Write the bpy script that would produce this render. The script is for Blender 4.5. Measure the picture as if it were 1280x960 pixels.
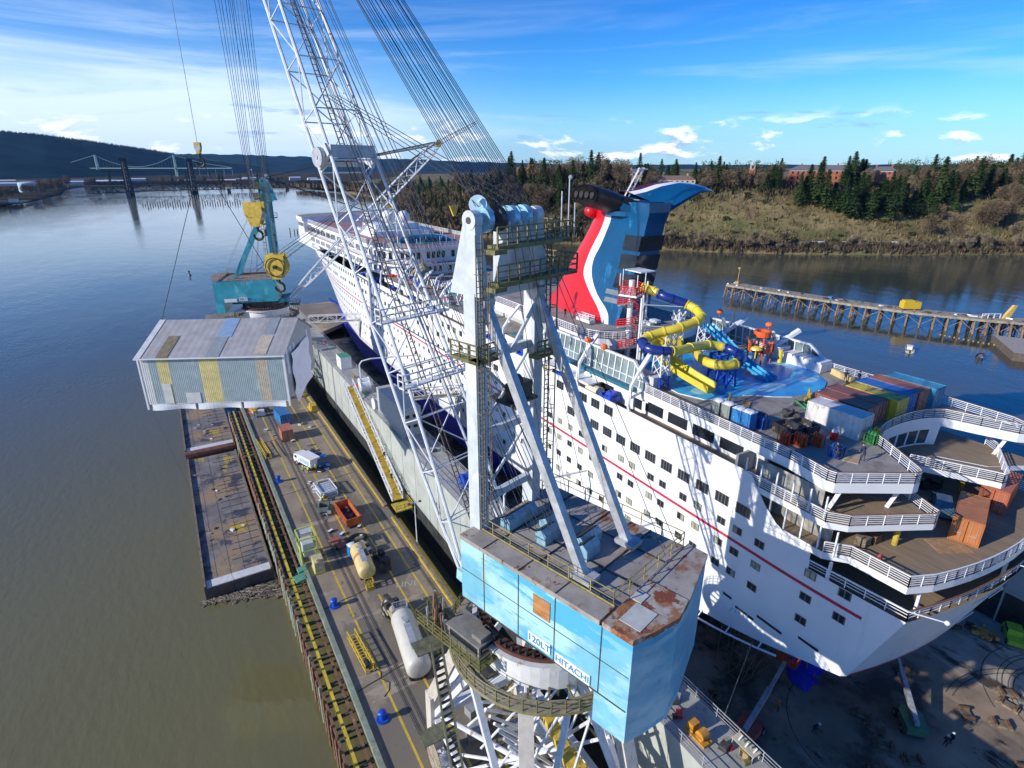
import bpy, math, random
from mathutils import Vector, Matrix
random.seed(7)
R = math.radians
scene = bpy.context.scene
COL = scene.collection
for _o in list(bpy.data.objects):
    bpy.data.objects.remove(_o)
# ------------------------------------------------------------------ camera
cam_d = bpy.data.cameras.new('camera')
cam_d.sensor_width = 36
cam_d.lens = 36 * 720 / 1280
cam_d.clip_start = 0.5
cam_d.clip_end = 30000
cam = bpy.data.objects.new('camera', cam_d)
COL.objects.link(cam)
cam.location = (0, 0, 62)
cam.rotation_euler = (R(90 - 20.695), 0, -R(30.59))
scene.camera = cam
# ------------------------------------------------------------------ sun and sky
SUN_EL, SUN_AZ = 23.0, -84.0          # azimuth clockwise from +Y
sd = bpy.data.lights.new('sun', 'SUN')
sd.energy = 3.5
sd.angle = R(0.5)
sd.color = (1.0, 0.93, 0.82)
sun = bpy.data.objects.new('sun', sd)
COL.objects.link(sun)
_d = Vector((math.sin(R(SUN_AZ)) * math.cos(R(SUN_EL)), math.cos(R(SUN_AZ)) * math.cos(R(SUN_EL)), math.sin(R(SUN_EL))))
sun.rotation_euler = _d.to_track_quat('Z', 'Y').to_euler()
sun.location = (-60, 0, 120)
world = bpy.data.worlds.new('World')
scene.world = world
world.use_nodes = True
wn, wl = world.node_tree.nodes, world.node_tree.links
wn.clear()
def N(nt, typ, **kw):
    n = nt.nodes.new(typ)
    for k, v in kw.items():
        if isinstance(k, str) and k.startswith('i_'):
            n.inputs[k[2:].replace('_', ' ')].default_value = v
        else:
            setattr(n, k, v)
    return n
WT = world.node_tree
sky = N(WT, 'ShaderNodeTexSky', sky_type='NISHITA', sun_disc=False)
sky.sun_elevation = R(SUN_EL)
sky.sun_rotation = R(SUN_AZ % 360)
sky.air_density = 1.1
sky.dust_density = 0.3
sky.ozone_density = 3.0
hs = N(WT, 'ShaderNodeMixRGB', blend_type='MULTIPLY'); hs.inputs[0].default_value = 1.0   # white balance and polarised look of a vivid blue winter sky
wl.new(sky.outputs[0], hs.inputs[1])
tc = N(WT, 'ShaderNodeTexCoord')
sep = N(WT, 'ShaderNodeSeparateXYZ'); wl.new(tc.outputs['Generated'], sep.inputs[0])
def wmath(op, a, b=None, c=None, clamp=False):
    m = N(WT, 'ShaderNodeMath', operation=op); m.use_clamp = clamp
    for i, v in enumerate((a, b, c)):
        if v is None: continue
        if isinstance(v, (int, float)): m.inputs[i].default_value = v
        else: wl.new(v, m.inputs[i])
    return m.outputs[0]
def wramp(v, a, b):       # smooth 0..1 between a and b
    m = N(WT, 'ShaderNodeMapRange', interpolation_type='SMOOTHSTEP')
    wl.new(v, m.inputs[0]); m.inputs[1].default_value = a; m.inputs[2].default_value = b
    return m.outputs[0]
def wnoise(scale, detail, rough, dist=0.0, loc=(0, 0, 0), sc=(1, 1, 1)):
    mp = N(WT, 'ShaderNodeMapping'); wl.new(tc.outputs['Generated'], mp.inputs[0])
    mp.inputs['Location'].default_value = loc; mp.inputs['Scale'].default_value = sc
    n = N(WT, 'ShaderNodeTexNoise'); wl.new(mp.outputs[0], n.inputs['Vector'])
    n.inputs['Scale'].default_value = scale; n.inputs['Detail'].default_value = detail
    n.inputs['Roughness'].default_value = rough; n.inputs['Distortion'].default_value = dist
    return n.outputs[0]
Zc = sep.outputs[2]
tint = N(WT, 'ShaderNodeMixRGB'); wl.new(wramp(Zc, -.02, .30), tint.inputs[0]); tint.inputs[1].default_value = (.34, .80, 1.28, 1); tint.inputs[2].default_value = (.055, .40, .95, 1); wl.new(tint.outputs[0], hs.inputs[2])
# low cumulus just above the horizon
cum = wnoise(9.0, 9, .60, .3, (3.1, 1.7, .4), (1, 1, 3.6))
cum_w = wmath('MULTIPLY', wramp(Zc, 0.0, 0.012), wmath('SUBTRACT', 1.0, wramp(Zc, .040, .085)))
cum_m = wmath('MULTIPLY', wramp(wmath('ADD', cum, wmath('MULTIPLY', cum_w, .08)), .585, .68), cum_w)
shade = wnoise(9.0, 9, .60, .3, (3.1, 1.7, .43), (1, 1, 3.6))       # the same field a little higher: dark undersides
sh = wramp(wmath('SUBTRACT', shade, cum), -.03, .07)
# a few flat dark cloud scraps a little higher
scr = wnoise(5.0, 8, .58, .2, (7.7, 2.4, 1.1), (1, 1, 9.0))
scr_w = wmath('MULTIPLY', wramp(Zc, .030, .05), wmath('SUBTRACT', 1.0, wramp(Zc, .075, .10)))
scr_m = wmath('MULTIPLY', wramp(scr, .60, .68), scr_w)
# thin high cirrus veil and streaks, thick toward the left
cir = wnoise(1.7, 8, .60, .9, (0.3, .2, 2.2), (1, .55, 9.0))
lside = wmath('SUBTRACT', 1.0, wramp(sep.outputs[0], .08, .60))
veil = wmath('MULTIPLY', lside, wmath('SUBTRACT', 1.0, wramp(Zc, .08, .20)))
cir_b = wmath('MULTIPLY', wramp(Zc, .0, .04), wmath('SUBTRACT', 1.0, wramp(Zc, .14, .25)))
streak = wmath('MULTIPLY', wramp(wmath('ADD', cir, wmath('MULTIPLY', lside, .14)), .50, .80), cir_b)
low = wmath('MULTIPLY', wmath('SUBTRACT', 1.0, wramp(Zc, .0, .13)), .38)
cir_m = wmath('ADD', wmath('MULTIPLY', veil, .42), wmath('ADD', wmath('MULTIPLY', streak, .55), low), clamp=True)
mix1 = N(WT, 'ShaderNodeMixRGB'); wl.new(cir_m, mix1.inputs[0]); wl.new(hs.outputs[0], mix1.inputs[1]); mix1.inputs[2].default_value = (5.0, 6.1, 7.6, 1)
ccol = N(WT, 'ShaderNodeMixRGB'); wl.new(sh, ccol.inputs[0]); ccol.inputs[1].default_value = (8.2, 8.4, 8.6, 1); ccol.inputs[2].default_value = (2.9, 3.9, 5.4, 1)
mix2 = N(WT, 'ShaderNodeMixRGB'); wl.new(wmath('MULTIPLY', cum_m, .88), mix2.inputs[0]); wl.new(mix1.outputs[0], mix2.inputs[1]); wl.new(ccol.outputs[0], mix2.inputs[2])
mix3 = N(WT, 'ShaderNodeMixRGB'); wl.new(wmath('MULTIPLY', scr_m, .75), mix3.inputs[0]); wl.new(mix2.outputs[0], mix3.inputs[1]); mix3.inputs[2].default_value = (2.1, 3.4, 5.2, 1)
bg = N(WT, 'ShaderNodeBackground'); bg.inputs['Strength'].default_value = 0.108
wl.new(mix3.outputs[0], bg.inputs['Color'])
wo = N(WT, 'ShaderNodeOutputWorld'); wl.new(bg.outputs[0], wo.inputs['Surface'])
scene.view_settings.view_transform = 'Standard'
scene.view_settings.look = 'None'
scene.view_settings.exposure = 0.68
scene.view_settings.gamma = 1
scene.render.engine = 'CYCLES'

# ------------------------------------------------------------------ materials
_M = {}
def mat(name, col, rough=.6, metal=0.0, var=.12, vs=1.5, stains=(), bump=0.0, bs=8.0, stretch=(1, 1, 1), spec=None, emit=None):
    """procedural paint / stone / metal: noise variation plus patches (colour, scale, threshold, softness, stretch)"""
    if name in _M: return _M[name]
    m = bpy.data.materials.new(name); m.use_nodes = True
    t = m.node_tree; b = t.nodes['Principled BSDF']
    b.inputs['Roughness'].default_value = rough; b.inputs['Metallic'].default_value = metal
    if spec is not None: b.inputs['Specular IOR Level'].default_value = spec
    c = N(t, 'ShaderNodeTexCoord')
    def noise(scale, st=(1, 1, 1), det=5, ro=.6, loc=0):
        mp = N(t, 'ShaderNodeMapping'); t.links.new(c.outputs['Object'], mp.inputs[0])
        mp.inputs['Scale'].default_value = st; mp.inputs['Location'].default_value = (loc, loc * .7, loc * .3)
        n = N(t, 'ShaderNodeTexNoise'); t.links.new(mp.outputs[0], n.inputs['Vector'])
        n.inputs['Scale'].default_value = scale; n.inputs['Detail'].default_value = det; n.inputs['Roughness'].default_value = ro
        return n.outputs[0]
    lo = tuple(max(0, x * (1 - var * 1.6)) for x in col) + (1,)
    hi = tuple(min(1, x * (1 + var)) for x in col) + (1,)
    mr = N(t, 'ShaderNodeMapRange'); mr.inputs[1].default_value = .3; mr.inputs[2].default_value = .7
    t.links.new(noise(vs, stretch), mr.inputs[0])
    mx = N(t, 'ShaderNodeMixRGB'); mx.inputs[1].default_value = lo; mx.inputs[2].default_value = hi
    t.links.new(mr.outputs[0], mx.inputs[0])
    out = mx.outputs[0]
    for i, (sc, ss, th, sf, st) in enumerate(stains):
        r2 = N(t, 'ShaderNodeMapRange'); r2.inputs[1].default_value = th; r2.inputs[2].default_value = th + sf
        t.links.new(noise(ss, st, 7, .65, 3.7 + i * 5), r2.inputs[0])
        m2 = N(t, 'ShaderNodeMixRGB'); t.links.new(r2.outputs[0], m2.inputs[0]); t.links.new(out, m2.inputs[1]); m2.inputs[2].default_value = tuple(sc) + (1,)
        out = m2.outputs[0]
    t.links.new(out, b.inputs['Base Color'])
    if bump:
        bp = N(t, 'ShaderNodeBump'); bp.inputs['Strength'].default_value = bump; bp.inputs['Distance'].default_value = .05
        t.links.new(noise(bs, stretch), bp.inputs['Height']); t.links.new(bp.outputs[0], b.inputs['Normal'])
    if emit:
        b.inputs['Emission Color'].default_value = tuple(emit[:3]) + (1,); b.inputs['Emission Strength'].default_value = emit[3]
    _M[name] = m
    return m
one = (1, 1, 1)
RUST = (.16, .055, .025)
W_HULL = mat('ship_white_paint', (.74, .75, .76), .35, var=.04, vs=.25, stains=[((.60, .60, .58), .8, .60, .16, (1, 1, .10)), ((.50, .46, .40), 1.6, .66, .12, (1, 1, .06))], bump=.05, bs=.5)
W_PAINT = mat('white_paint', (.72, .73, .74), .45, var=.06, vs=1.2, stains=[((.5, .47, .42), 2.5, .66, .1, one)])
BLUEBOT = mat('blue_bottom_paint', (.015, .03, .42), .45, var=.15, vs=.6, stains=[((.01, .02, .2), .7, .58, .1, (1, 1, .3))])
RUDBLUE = mat('rudder_blue', (.02, .05, .75), .5, var=.2, vs=1, stains=[((.25, .18, .07), 2.2, .60, .06, (1, 1, .25))])
REDSTR = mat('red_stripe_paint', (.50, .02, .06), .4, var=.05)
GLASS = mat('dark_window_glass', (.02, .025, .035), .08, var=.3, vs=.4, spec=.6)
GLASSB = mat('blue_tinted_glass', (.035, .075, .095), .08, var=.3, vs=.5)
CURT = mat('pale_curtain', (.34, .36, .26), .5, var=.3, vs=2)
STEEL = mat('weathered_galvanized_steel', (.44, .46, .48), .45, .3, var=.18, vs=1.5, stains=[(RUST, 1.8, .64, .08, one)])
LATT = mat('lattice_paint', (.66, .68, .70), .45, .0, var=.12, vs=1.2, stains=[((.26, .12, .07), .9, .61, .1, (1, 1, .6))])
OLIVE = mat('olive_walkway_paint', (.16, .15, .055), .6, var=.25, vs=2, stains=[((.10, .06, .03), 3, .6, .08, one)])
YELLOWR = mat('yellow_rail_paint', (.48, .36, .05), .5, var=.2, vs=2)
CYAN = mat('crane_cyan_paint', (.17, .44, .57), .42, var=.10, vs=.5,
           stains=[((.36, .60, .66), .30, .46, .12, (.5, .5, 1.0)), ((.08, .38, .58), .30, .56, .03, (.3, .3, 1.6)), ((.46, .46, .24), 1.0, .62, .10, (1.6, 1.6, .13)), (RUST, 1.5, .70, .05, (1, 1, .3))])
CYAND = mat('crane_blue_paint', (.03, .30, .56), .42, var=.1, vs=.6, stains=[((.10, .40, .62), .4, .55, .1, (1, 1, .3))])
TEAL = mat('teal_crane_paint', (.04, .33, .42), .45, var=.15, vs=.5, stains=[((.12, .45, .50), .5, .55, .08, (1, 1, .4)), ((.2, .22, .12), 1.0, .64, .05, (1.4, 1.4, .2))])
ROOFRUST = mat('rusty_roof_plate', (.33, .30, .26), .7, var=.18, vs=.7, stains=[((.25, .10, .04), .55, .56, .10, one), (RUST, 1.3, .60, .04, one), ((.46, .45, .40), .8, .70, .03, one)], bump=.15, bs=3)
ROOFVRUST = mat('very_rusty_roof_plate', (.40, .37, .32), .8, var=.2, vs=1, stains=[((.30, .14, .06), .7, .45, .08, one), ((.20, .055, .025), 1.2, .50, .05, one)], bump=.3, bs=3)
CABLE = mat('dark_wire_rope', (.05, .055, .07), .5, .3, var=.2)
BLACK = mat('black_rubber', (.02, .02, .022), .6, var=.3)
DKST = mat('dark_greasy_steel', (.075, .07, .065), .55, .3, var=.4, vs=2)
HOOKY = mat('hook_block_yellow', (.62, .43, .06), .45, var=.2, vs=2, stains=[((.05, .04, .03), 1.6, .60, .06, one)])
REDP = mat('red_paint', (.55, .02, .02), .4, var=.1)
BLUEP = mat('blue_paint', (.01, .07, .45), .4, var=.15)
SIGNW = mat('sign_white', (.70, .78, .80), .5, var=.08)

# ------------------------------------------------------------------ mesh builder
class MB:
    def __init__(s): s.v = []; s.f = []; s.m = []
    def face(s, pts, m=0):
        n = len(s.v); s.v += [tuple(p) for p in pts]; s.f.append(tuple(range(n, n + len(pts)))); s.m.append(m)
    def mesh(s, vs, fs, m=0):
        n = len(s.v); s.v += [tuple(p) for p in vs]
        for f in fs: s.f.append(tuple(i + n for i in f)); s.m.append(m)
    def box(s, x0, x1, y0, y1, z0, z1, m=0, mt=None):
        vs = [(x0, y0, z0), (x1, y0, z0), (x1, y1, z0), (x0, y1, z0), (x0, y0, z1), (x1, y0, z1), (x1, y1, z1), (x0, y1, z1)]
        s.mesh(vs, [(0, 3, 2, 1), (0, 1, 5, 4), (1, 2, 6, 5), (2, 3, 7, 6), (3, 0, 4, 7)], m)
        s.mesh(vs, [(4, 5, 6, 7)], m if mt is None else mt)
        return s
    def obox(s, c, size, rz=0, m=0, rx=0, ry=0):
        M = Matrix.Translation(c) @ Matrix.Rotation(rz, 4, 'Z') @ Matrix.Rotation(rx, 4, 'X') @ Matrix.Rotation(ry, 4, 'Y')
        a, b, d = [q / 2 for q in size]
        vs = [M @ Vector(p) for p in [(-a, -b, -d), (a, -b, -d), (a, b, -d), (-a, b, -d), (-a, -b, d), (a, -b, d), (a, b, d), (-a, b, d)]]
        s.mesh(vs, [(0, 3, 2, 1), (0, 1, 5, 4), (1, 2, 6, 5), (2, 3, 7, 6), (3, 0, 4, 7), (4, 5, 6, 7)], m); return s
    def ring_frame(s, a, b):
        d = (Vector(b) - Vector(a)); L = d.length or 1e-6; d /= L
        u = d.cross(Vector((0, 0, 1)))
        if u.length < .02: u = d.cross(Vector((0, 1, 0)))
        u.normalize(); return d, u, u.cross(d)
    def beam(s, a, b, w, h=None, m=0):
        h = h or w; d, u, v = s.ring_frame(a, b); vs = []
        for p in (a, b):
            p = Vector(p)
            for i, j in ((-1, -1), (1, -1), (1, 1), (-1, 1)): vs.append(p + u * (i * w / 2) + v * (j * h / 2))
        s.mesh(vs, [(0, 1, 5, 4), (1, 2, 6, 5), (2, 3, 7, 6), (3, 0, 4, 7), (3, 2, 1, 0), (4, 5, 6, 7)], m); return s
    def tube(s, a, b, r, n=6, m=0, r2=None, cap=True):
        r2 = r if r2 is None else r2; d, u, v = s.ring_frame(a, b); vs = []
        for p, q in ((a, r), (b, r2)):
            p = Vector(p)
            for i in range(n):
                t = 2 * math.pi * i / n; vs.append(p + u * (math.cos(t) * q) + v * (math.sin(t) * q))
        fs = [(i, (i + 1) % n, n + (i + 1) % n, n + i) for i in range(n)]
        if cap: fs += [tuple(range(n - 1, -1, -1)), tuple(range(n, 2 * n))]
        s.mesh(vs, fs, m); return s
    def path(s, pts, r, n=8, m=0, closed=False):
        P = [Vector(p) for p in pts]; k = len(P); vs = []
        for i, p in enumerate(P):
            a = P[i - 1] if (i or closed) else p; b = P[(i + 1) % k] if (i < k - 1 or closed) else p
            d, u, v = s.ring_frame(a, b)
            for j in range(n):
                t = 2 * math.pi * j / n; vs.append(p + u * (math.cos(t) * r) + v * (math.sin(t) * r))
        fs = []
        for i in range(k if closed else k - 1):
            for j in range(n):
                a = i * n + j; b = i * n + (j + 1) % n; q = ((i + 1) % k) * n
                fs.append((a, b, q + (j + 1) % n, q + j))
        if not closed: fs += [tuple(range(n - 1, -1, -1)), tuple(range((k - 1) * n, k * n))]
        s.mesh(vs, fs, m); return s
    def prism(s, poly, z0, z1, m=0, mt=None, mb=None):
        n = len(poly); vs = [(x, y, z0) for x, y in poly] + [(x, y, z1) for x, y in poly]
        s.mesh(vs, [(i, (i + 1) % n, n + (i + 1) % n, n + i) for i in range(n)], m)
        s.mesh(vs, [tuple(range(n, 2 * n))], m if mt is None else mt)
        s.mesh(vs, [tuple(range(n - 1, -1, -1))], m if mb is None else mb); return s
    def sphere(s, c, r, n=12, k=8, m=0, sc=(1, 1, 1), top=math.pi / 2, bot=-math.pi / 2):
        vs = []
        for i in range(k + 1):
            e = bot + (top - bot) * i / k
            for j in range(n):
                t = 2 * math.pi * j / n
                vs.append((c[0] + r * sc[0] * math.cos(e) * math.cos(t), c[1] + r * sc[1] * math.cos(e) * math.sin(t), c[2] + r * sc[2] * math.sin(e)))
        s.mesh(vs, [(i * n + j, i * n + (j + 1) % n, (i + 1) * n + (j + 1) % n, (i + 1) * n + j) for i in range(k) for j in range(n)], m); return s
    def grid(s, rows, m=0, closed=False):
        k = len(rows[0]); vs = [p for r in rows for p in r]; fs = []
        for i in range(len(rows) - 1):
            for j in range(k if closed else k - 1):
                fs.append((i * k + j, i * k + (j + 1) % k, (i + 1) * k + (j + 1) % k, (i + 1) * k + j))
        if callable(m):
            for f_i, f in enumerate(fs): s.mesh([vs[i] for i in f], [(0, 1, 2, 3)], m(f_i // (k if closed else k - 1), f_i % (k if closed else k - 1)))
        else: s.mesh(vs, fs, m)
        return s
    def arc_band(s, c, r0, r1, z0, z1, a0=0, a1=360, n=32, m=0):
        full = abs(a1 - a0) >= 359.9; k = n if full else n + 1; L = []
        for i in range(k):
            t = R(a0 + (a1 - a0) * i / n); L.append((math.cos(t), math.sin(t)))
        rows = []
        for r, z in ((r0, z0), (r1, z0), (r1, z1), (r0, z1), (r0, z0)): rows.append([(c[0] + x * r, c[1] + y * r, z) for x, y in L])
        return s.grid(rows, m, closed=full)
    def rail(s, pts, z=None, h=1.1, bars=3, r=.03, post=2.0, m=0, mp=None, top=None):
        P = [Vector(p) if len(p) == 3 else Vector((p[0], p[1], z)) for p in pts]
        mp = m if mp is None else mp
        for a, b in zip(P[:-1], P[1:]):
            for k in range(bars):
                o = Vector((0, 0, h * (k + 1) / bars)); q = (top or r) if k == bars - 1 else r * .8
                s.beam(a + o, b + o, q * 2, m=m)
            n = max(1, round((b - a).length / post))
            for k in range(n + 1):
                p = a.lerp(b, k / n); s.beam(p, p + Vector((0, 0, h)), r * 2.2, m=mp)
        return s
    def build(s, name, mats, parent=None, world=False, smooth=False, merge=False):
        if not isinstance(mats, (list, tuple)): mats = [mats]
        me = bpy.data.meshes.new(name)
        off = Vector(parent.location) if (world and parent is not None) else Vector((0, 0, 0))
        o = None
        if parent is not None and world:      # world-coordinate vertices under an unrotated parent chain
            off = Vector((0, 0, 0)); q = parent
            while q is not None: off += Vector(q.location); q = q.parent
        me.from_pydata([(v[0] - off.x, v[1] - off.y, v[2] - off.z) for v in s.v], [], s.f)
        for x in mats: me.materials.append(x)
        if len(mats) > 1: me.polygons.foreach_set('material_index', s.m)
        if smooth: me.polygons.foreach_set('use_smooth', [True] * len(s.f))
        if merge or smooth:
            import bmesh
            bm = bmesh.new(); bm.from_mesh(me); bmesh.ops.remove_doubles(bm, verts=bm.verts, dist=1e-4); bm.to_mesh(me); bm.free()
        me.update()
        o = bpy.data.objects.new(name, me); COL.objects.link(o)
        if parent is not None: o.parent = parent
        return o
def tag(o, label=None, cat=None, group=None, kind=None):
    if label: o['label'] = label
    if cat: o['category'] = cat
    if group: o['group'] = group
    if kind: o['kind'] = kind
    return o
def thing(name, loc, label, cat, group=None, rz=0):
    o = bpy.data.objects.new(name, None); COL.objects.link(o); o.location = loc; o.rotation_euler = (0, 0, rz)
    o.empty_display_size = .1
    return tag(o, label, cat, group)
def dup(root, loc, rz=None, label=None, scale=None, mats=None):
    def cp(o, par):
        c = o.copy(); COL.objects.link(c)
        if par is not None: c.parent = par
        for ch in list(o.children): cp(ch, c)
        return c
    r = cp(root, None); r.location = loc
    if rz is not None: r.rotation_euler = (0, 0, rz)
    if label: r['label'] = label
    if scale: r.scale = scale if not isinstance(scale, (int, float)) else (scale,) * 3
    return r
def text_obj(body, size, matrix, material, parent, name='lettering', ext=.02):
    cu = bpy.data.curves.new(name, 'FONT'); cu.body = body; cu.size = size; cu.extrude = ext; cu.align_x = 'CENTER'; cu.align_y = 'CENTER'; cu.offset = .012 * size
    tmp = bpy.data.objects.new('tmp', cu); COL.objects.link(tmp)
    dg = bpy.context.evaluated_depsgraph_get()
    me = bpy.data.meshes.new_from_object(tmp.evaluated_get(dg))
    bpy.data.objects.remove(tmp); bpy.data.curves.remove(cu)
    me.transform(matrix); me.materials.clear(); me.materials.append(material)
    o = bpy.data.objects.new(name, me); COL.objects.link(o)
    if parent is not None: o.parent = parent
    return o
def lerp(a, b, t): return a + (b - a) * t
def interp(x, xs, ys):
    if x <= xs[0]: return ys[0]
    for i in range(1, len(xs)):
        if x <= xs[i]: return lerp(ys[i - 1], ys[i], (x - xs[i - 1]) / (xs[i] - xs[i - 1]))
    return ys[-1]
# ================================================================== THE SETTING
# water
wm = bpy.data.materials.new('river_water'); wm.use_nodes = True
t = wm.node_tree; b = t.nodes['Principled BSDF']
b.inputs['Roughness'].default_value = .06; b.inputs['IOR'].default_value = 1.5
c = N(t, 'ShaderNodeTexCoord')
def wn_(scale, det, st):
    mp = N(t, 'ShaderNodeMapping'); t.links.new(c.outputs['Object'], mp.inputs[0]); mp.inputs['Scale'].default_value = st; mp.inputs['Rotation'].default_value = (0, 0, R(25))
    n = N(t, 'ShaderNodeTexNoise'); t.links.new(mp.outputs[0], n.inputs['Vector']); n.inputs['Scale'].default_value = scale; n.inputs['Detail'].default_value = det
    return n.outputs[0]
cm = N(t, 'ShaderNodeMixRGB'); t.links.new(wn_(.012, 4, one), cm.inputs[0]); cm.inputs[1].default_value = (.138, .125, .052, 1); cm.inputs[2].default_value = (.170, .155, .070, 1)
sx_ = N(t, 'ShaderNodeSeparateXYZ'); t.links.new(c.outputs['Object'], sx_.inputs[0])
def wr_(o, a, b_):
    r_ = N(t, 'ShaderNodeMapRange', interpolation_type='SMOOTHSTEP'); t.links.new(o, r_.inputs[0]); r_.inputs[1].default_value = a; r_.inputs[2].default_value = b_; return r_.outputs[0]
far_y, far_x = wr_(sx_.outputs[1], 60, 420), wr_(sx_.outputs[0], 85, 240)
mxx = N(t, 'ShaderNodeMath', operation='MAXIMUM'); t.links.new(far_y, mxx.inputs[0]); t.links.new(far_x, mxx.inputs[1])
cm2 = N(t, 'ShaderNodeMixRGB'); t.links.new(mxx.outputs[0], cm2.inputs[0]); t.links.new(cm.outputs[0], cm2.inputs[1]); cm2.inputs[2].default_value = (.060, .066, .046, 1)   # silty near the docks; base darkened farther out, standing in for stronger sky reflection
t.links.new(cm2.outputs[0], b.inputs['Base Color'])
b1 = N(t, 'ShaderNodeBump'); b1.inputs['Strength'].default_value = .55; b1.inputs['Distance'].default_value = .12; t.links.new(wn_(.9, 3, (1, .45, 1)), b1.inputs['Height'])
b2 = N(t, 'ShaderNodeBump'); b2.inputs['Strength'].default_value = .30; b2.inputs['Distance'].default_value = .35; t.links.new(wn_(.11, 3, (1, .5, 1)), b2.inputs['Height'])
wr2 = N(t, 'ShaderNodeMapRange'); t.links.new(wn_(.018, 4, (1, .3, 1)), wr2.inputs[0]); wr2.inputs[1].default_value = .35; wr2.inputs[2].default_value = .65; wr2.inputs[3].default_value = .18; wr2.inputs[4].default_value = .75
t.links.new(wr2.outputs[0], b1.inputs['Strength'])      # wind patches: ruffled and calm water
t.links.new(b1.outputs[0], b2.inputs['Normal']); t.links.new(b2.outputs[0], b.inputs['Normal'])
q = MB(); q.face([(-9000, -600, 0), (9000, -600, 0), (9000, 14000, 0), (-9000, 14000, 0)])
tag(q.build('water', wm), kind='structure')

GRASSB = mat('bluff_dry_grass', (.235, .185, .085), .9, spec=.05, var=.35, vs=.03, stains=[((.120, .125, .045), .022, .50, .12, one), ((.160, .110, .062), .05, .56, .1, one), ((.05, .04, .025), .25, .60, .12, one)], bump=.6, bs=.4)
LANDD = mat('flat_far_land', (.075, .062, .045), .9, spec=0, var=.4, vs=.01, stains=[((.03, .04, .025), .012, .5, .1, one)])
HILLM = mat('forested_hills', (.012, .032, .034), .95, spec=0, var=.4, vs=.004, stains=[((.018, .028, .022), .008, .6, .08, one)])
# far bank: polyline of the shore with the direction going inland and the plateau height
bank = [(1500, -420, .60, .80, 44), (900, -40, .60, .80, 44), (556, 183, .62, .78, 44), (480, 222, .64, .77, 43), (411, 269, .68, .73, 42), (360, 315, .76, .65, 41), (326, 364, .85, .53, 40), (294, 416, .84, .54, 44), (273, 462, .84, .54, 47), (250, 514, .86, .50, 48), (244, 598, .92, .38, 46), (269, 740, .96, .28, 38), (325, 966, .98, .2, 22), (406, 1214, .98, .2, 10), (420, 1600, .8, .6, 7), (400, 1850, .5, .87, 6)]
offs = [-6, 0, 2, 6, 13, 24, 27, 45, 70, 95, 118, 135, 200, 330, 600, 1200, 2600]
def prof(s, H):
    return interp(s, [-6, 0, 2, 6, 13, 24, 30, 45, 70, 95, 118, 135, 330, 2600], [-2, 0.1, 1.6, 3.2, 4.2, 4.4, 6, .22 * H, .48 * H, .74 * H, .95 * H, H, H + 2, H + 6])
rows = []
BK = []
for i in range(len(bank) - 1):
    k = 14
    for j in range(k): BK.append([lerp(bank[i][n], bank[i + 1][n], j / k) for n in range(5)])
BK.append(list(bank[-1]))
def bankpt(u, s):        # u in 0..1 along the bank, s metres inland
    x = u * (len(BK) - 1); i = min(int(x), len(BK) - 2); f = x - i
    a = [lerp(BK[i][n], BK[i + 1][n], f) for n in range(5)]
    return a[0] + a[2] * s, a[1] + a[3] * s, prof(s, a[4])
rr = random.Random(3)
for r_ in BK:
    row = []
    for s in offs:
        wob = rr.uniform(-1, 1); sx = s + (wob * min(6, max(0, s) * .12)); 
        row.append((r_[0] + r_[2] * sx, r_[1] + r_[3] * sx, prof(s, r_[4]) + (wob * 1.6 if 30 < s < 130 else wob * .25 if s > 0 else 0)))
    rows.append(row)
q = MB(); q.grid(rows)
for f in q.f: pass
q.f = [tuple(reversed(f)) for f in q.f]
tag(q.build('river_bluff', GRASSB, smooth=True), kind='structure')
# flat land far away on the left and beyond the river bend
def shore_strip(pts, inland, h, name, m):
    rows = []
    for (x, y), (dx, dy) in zip(pts, inland):
        rows.append([(x, y, -1), (x + dx * 4, y + dy * 4, h * .5), (x + dx * 25, y + dy * 25, h), (x + dx * 4000, y + dy * 4000, h + 8)])
    q = MB(); q.grid(rows); return tag(q.build(name, m, smooth=True), kind='structure')
shore_strip([(-1500, 700), (-420, 1130), (-226, 1280), (-196, 1500), (-185, 1770), (-214, 2150), (-190, 2420), (119, 2420), (260, 2300), (400, 1900), (520, 1800)],
            [(-1, .3), (-1, .5), (-1, .4), (-1, .25), (-1, .2), (-1, .2), (-.7, .7), (0, 1), (.2, 1), (.3, 1), (.5, .9)], 3.2, 'far_shore', LANDD)
def ridge(name, pts, thick, m, seed, rough):
    r2 = random.Random(seed); rows = []; P = []
    for a, b in zip(pts[:-1], pts[1:]):
        for k in range(12): P.append([lerp(a[n], b[n], k / 12) for n in range(3)])
    P.append(list(pts[-1]))
    for x, y, h in P:
        L = math.hypot(x, y); dx, dy = x / L, y / L; e = r2.uniform(-1, 1) * rough
        rows.append([(x - dx * thick, y - dy * thick, -2), (x - dx * thick * .75, y - dy * thick * .75, h * .22), (x - dx * thick * .45, y - dy * thick * .45, h * .55),
                     (x - dx * thick * .2, y - dy * thick * .2, h * .82), (x, y, h + e), (x + dx * thick, y + dy * thick, -2)])
    q = MB(); q.grid(rows); q.f = [tuple(reversed(f)) for f in q.f]
    return tag(q.build(name, m, smooth=True), kind='structure')
def dirpt(u, D):            # ground point seen toward pixel column u at distance D (design aid; values are plain world positions)
    az = R(30.59) + math.atan((u - 640) / 769.7); return D * math.sin(az), D * math.cos(az)
hp = []
for u, v, D in [(-160, 160, 5200), (-60, 163, 5200), (0, 167, 5200), (60, 172, 5300), (110, 178, 5500), (160, 185, 5700), (205, 191, 6000), (240, 198, 6300), (290, 204, 6600), (330, 207.5, 7000)]:
    x, y = dirpt(u, D); d = D * math.cos(math.atan((u - 640) / 769.7)); hp.append((x, y, 62 + (208 - v) / 769.7 * d * 1.0))
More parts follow.
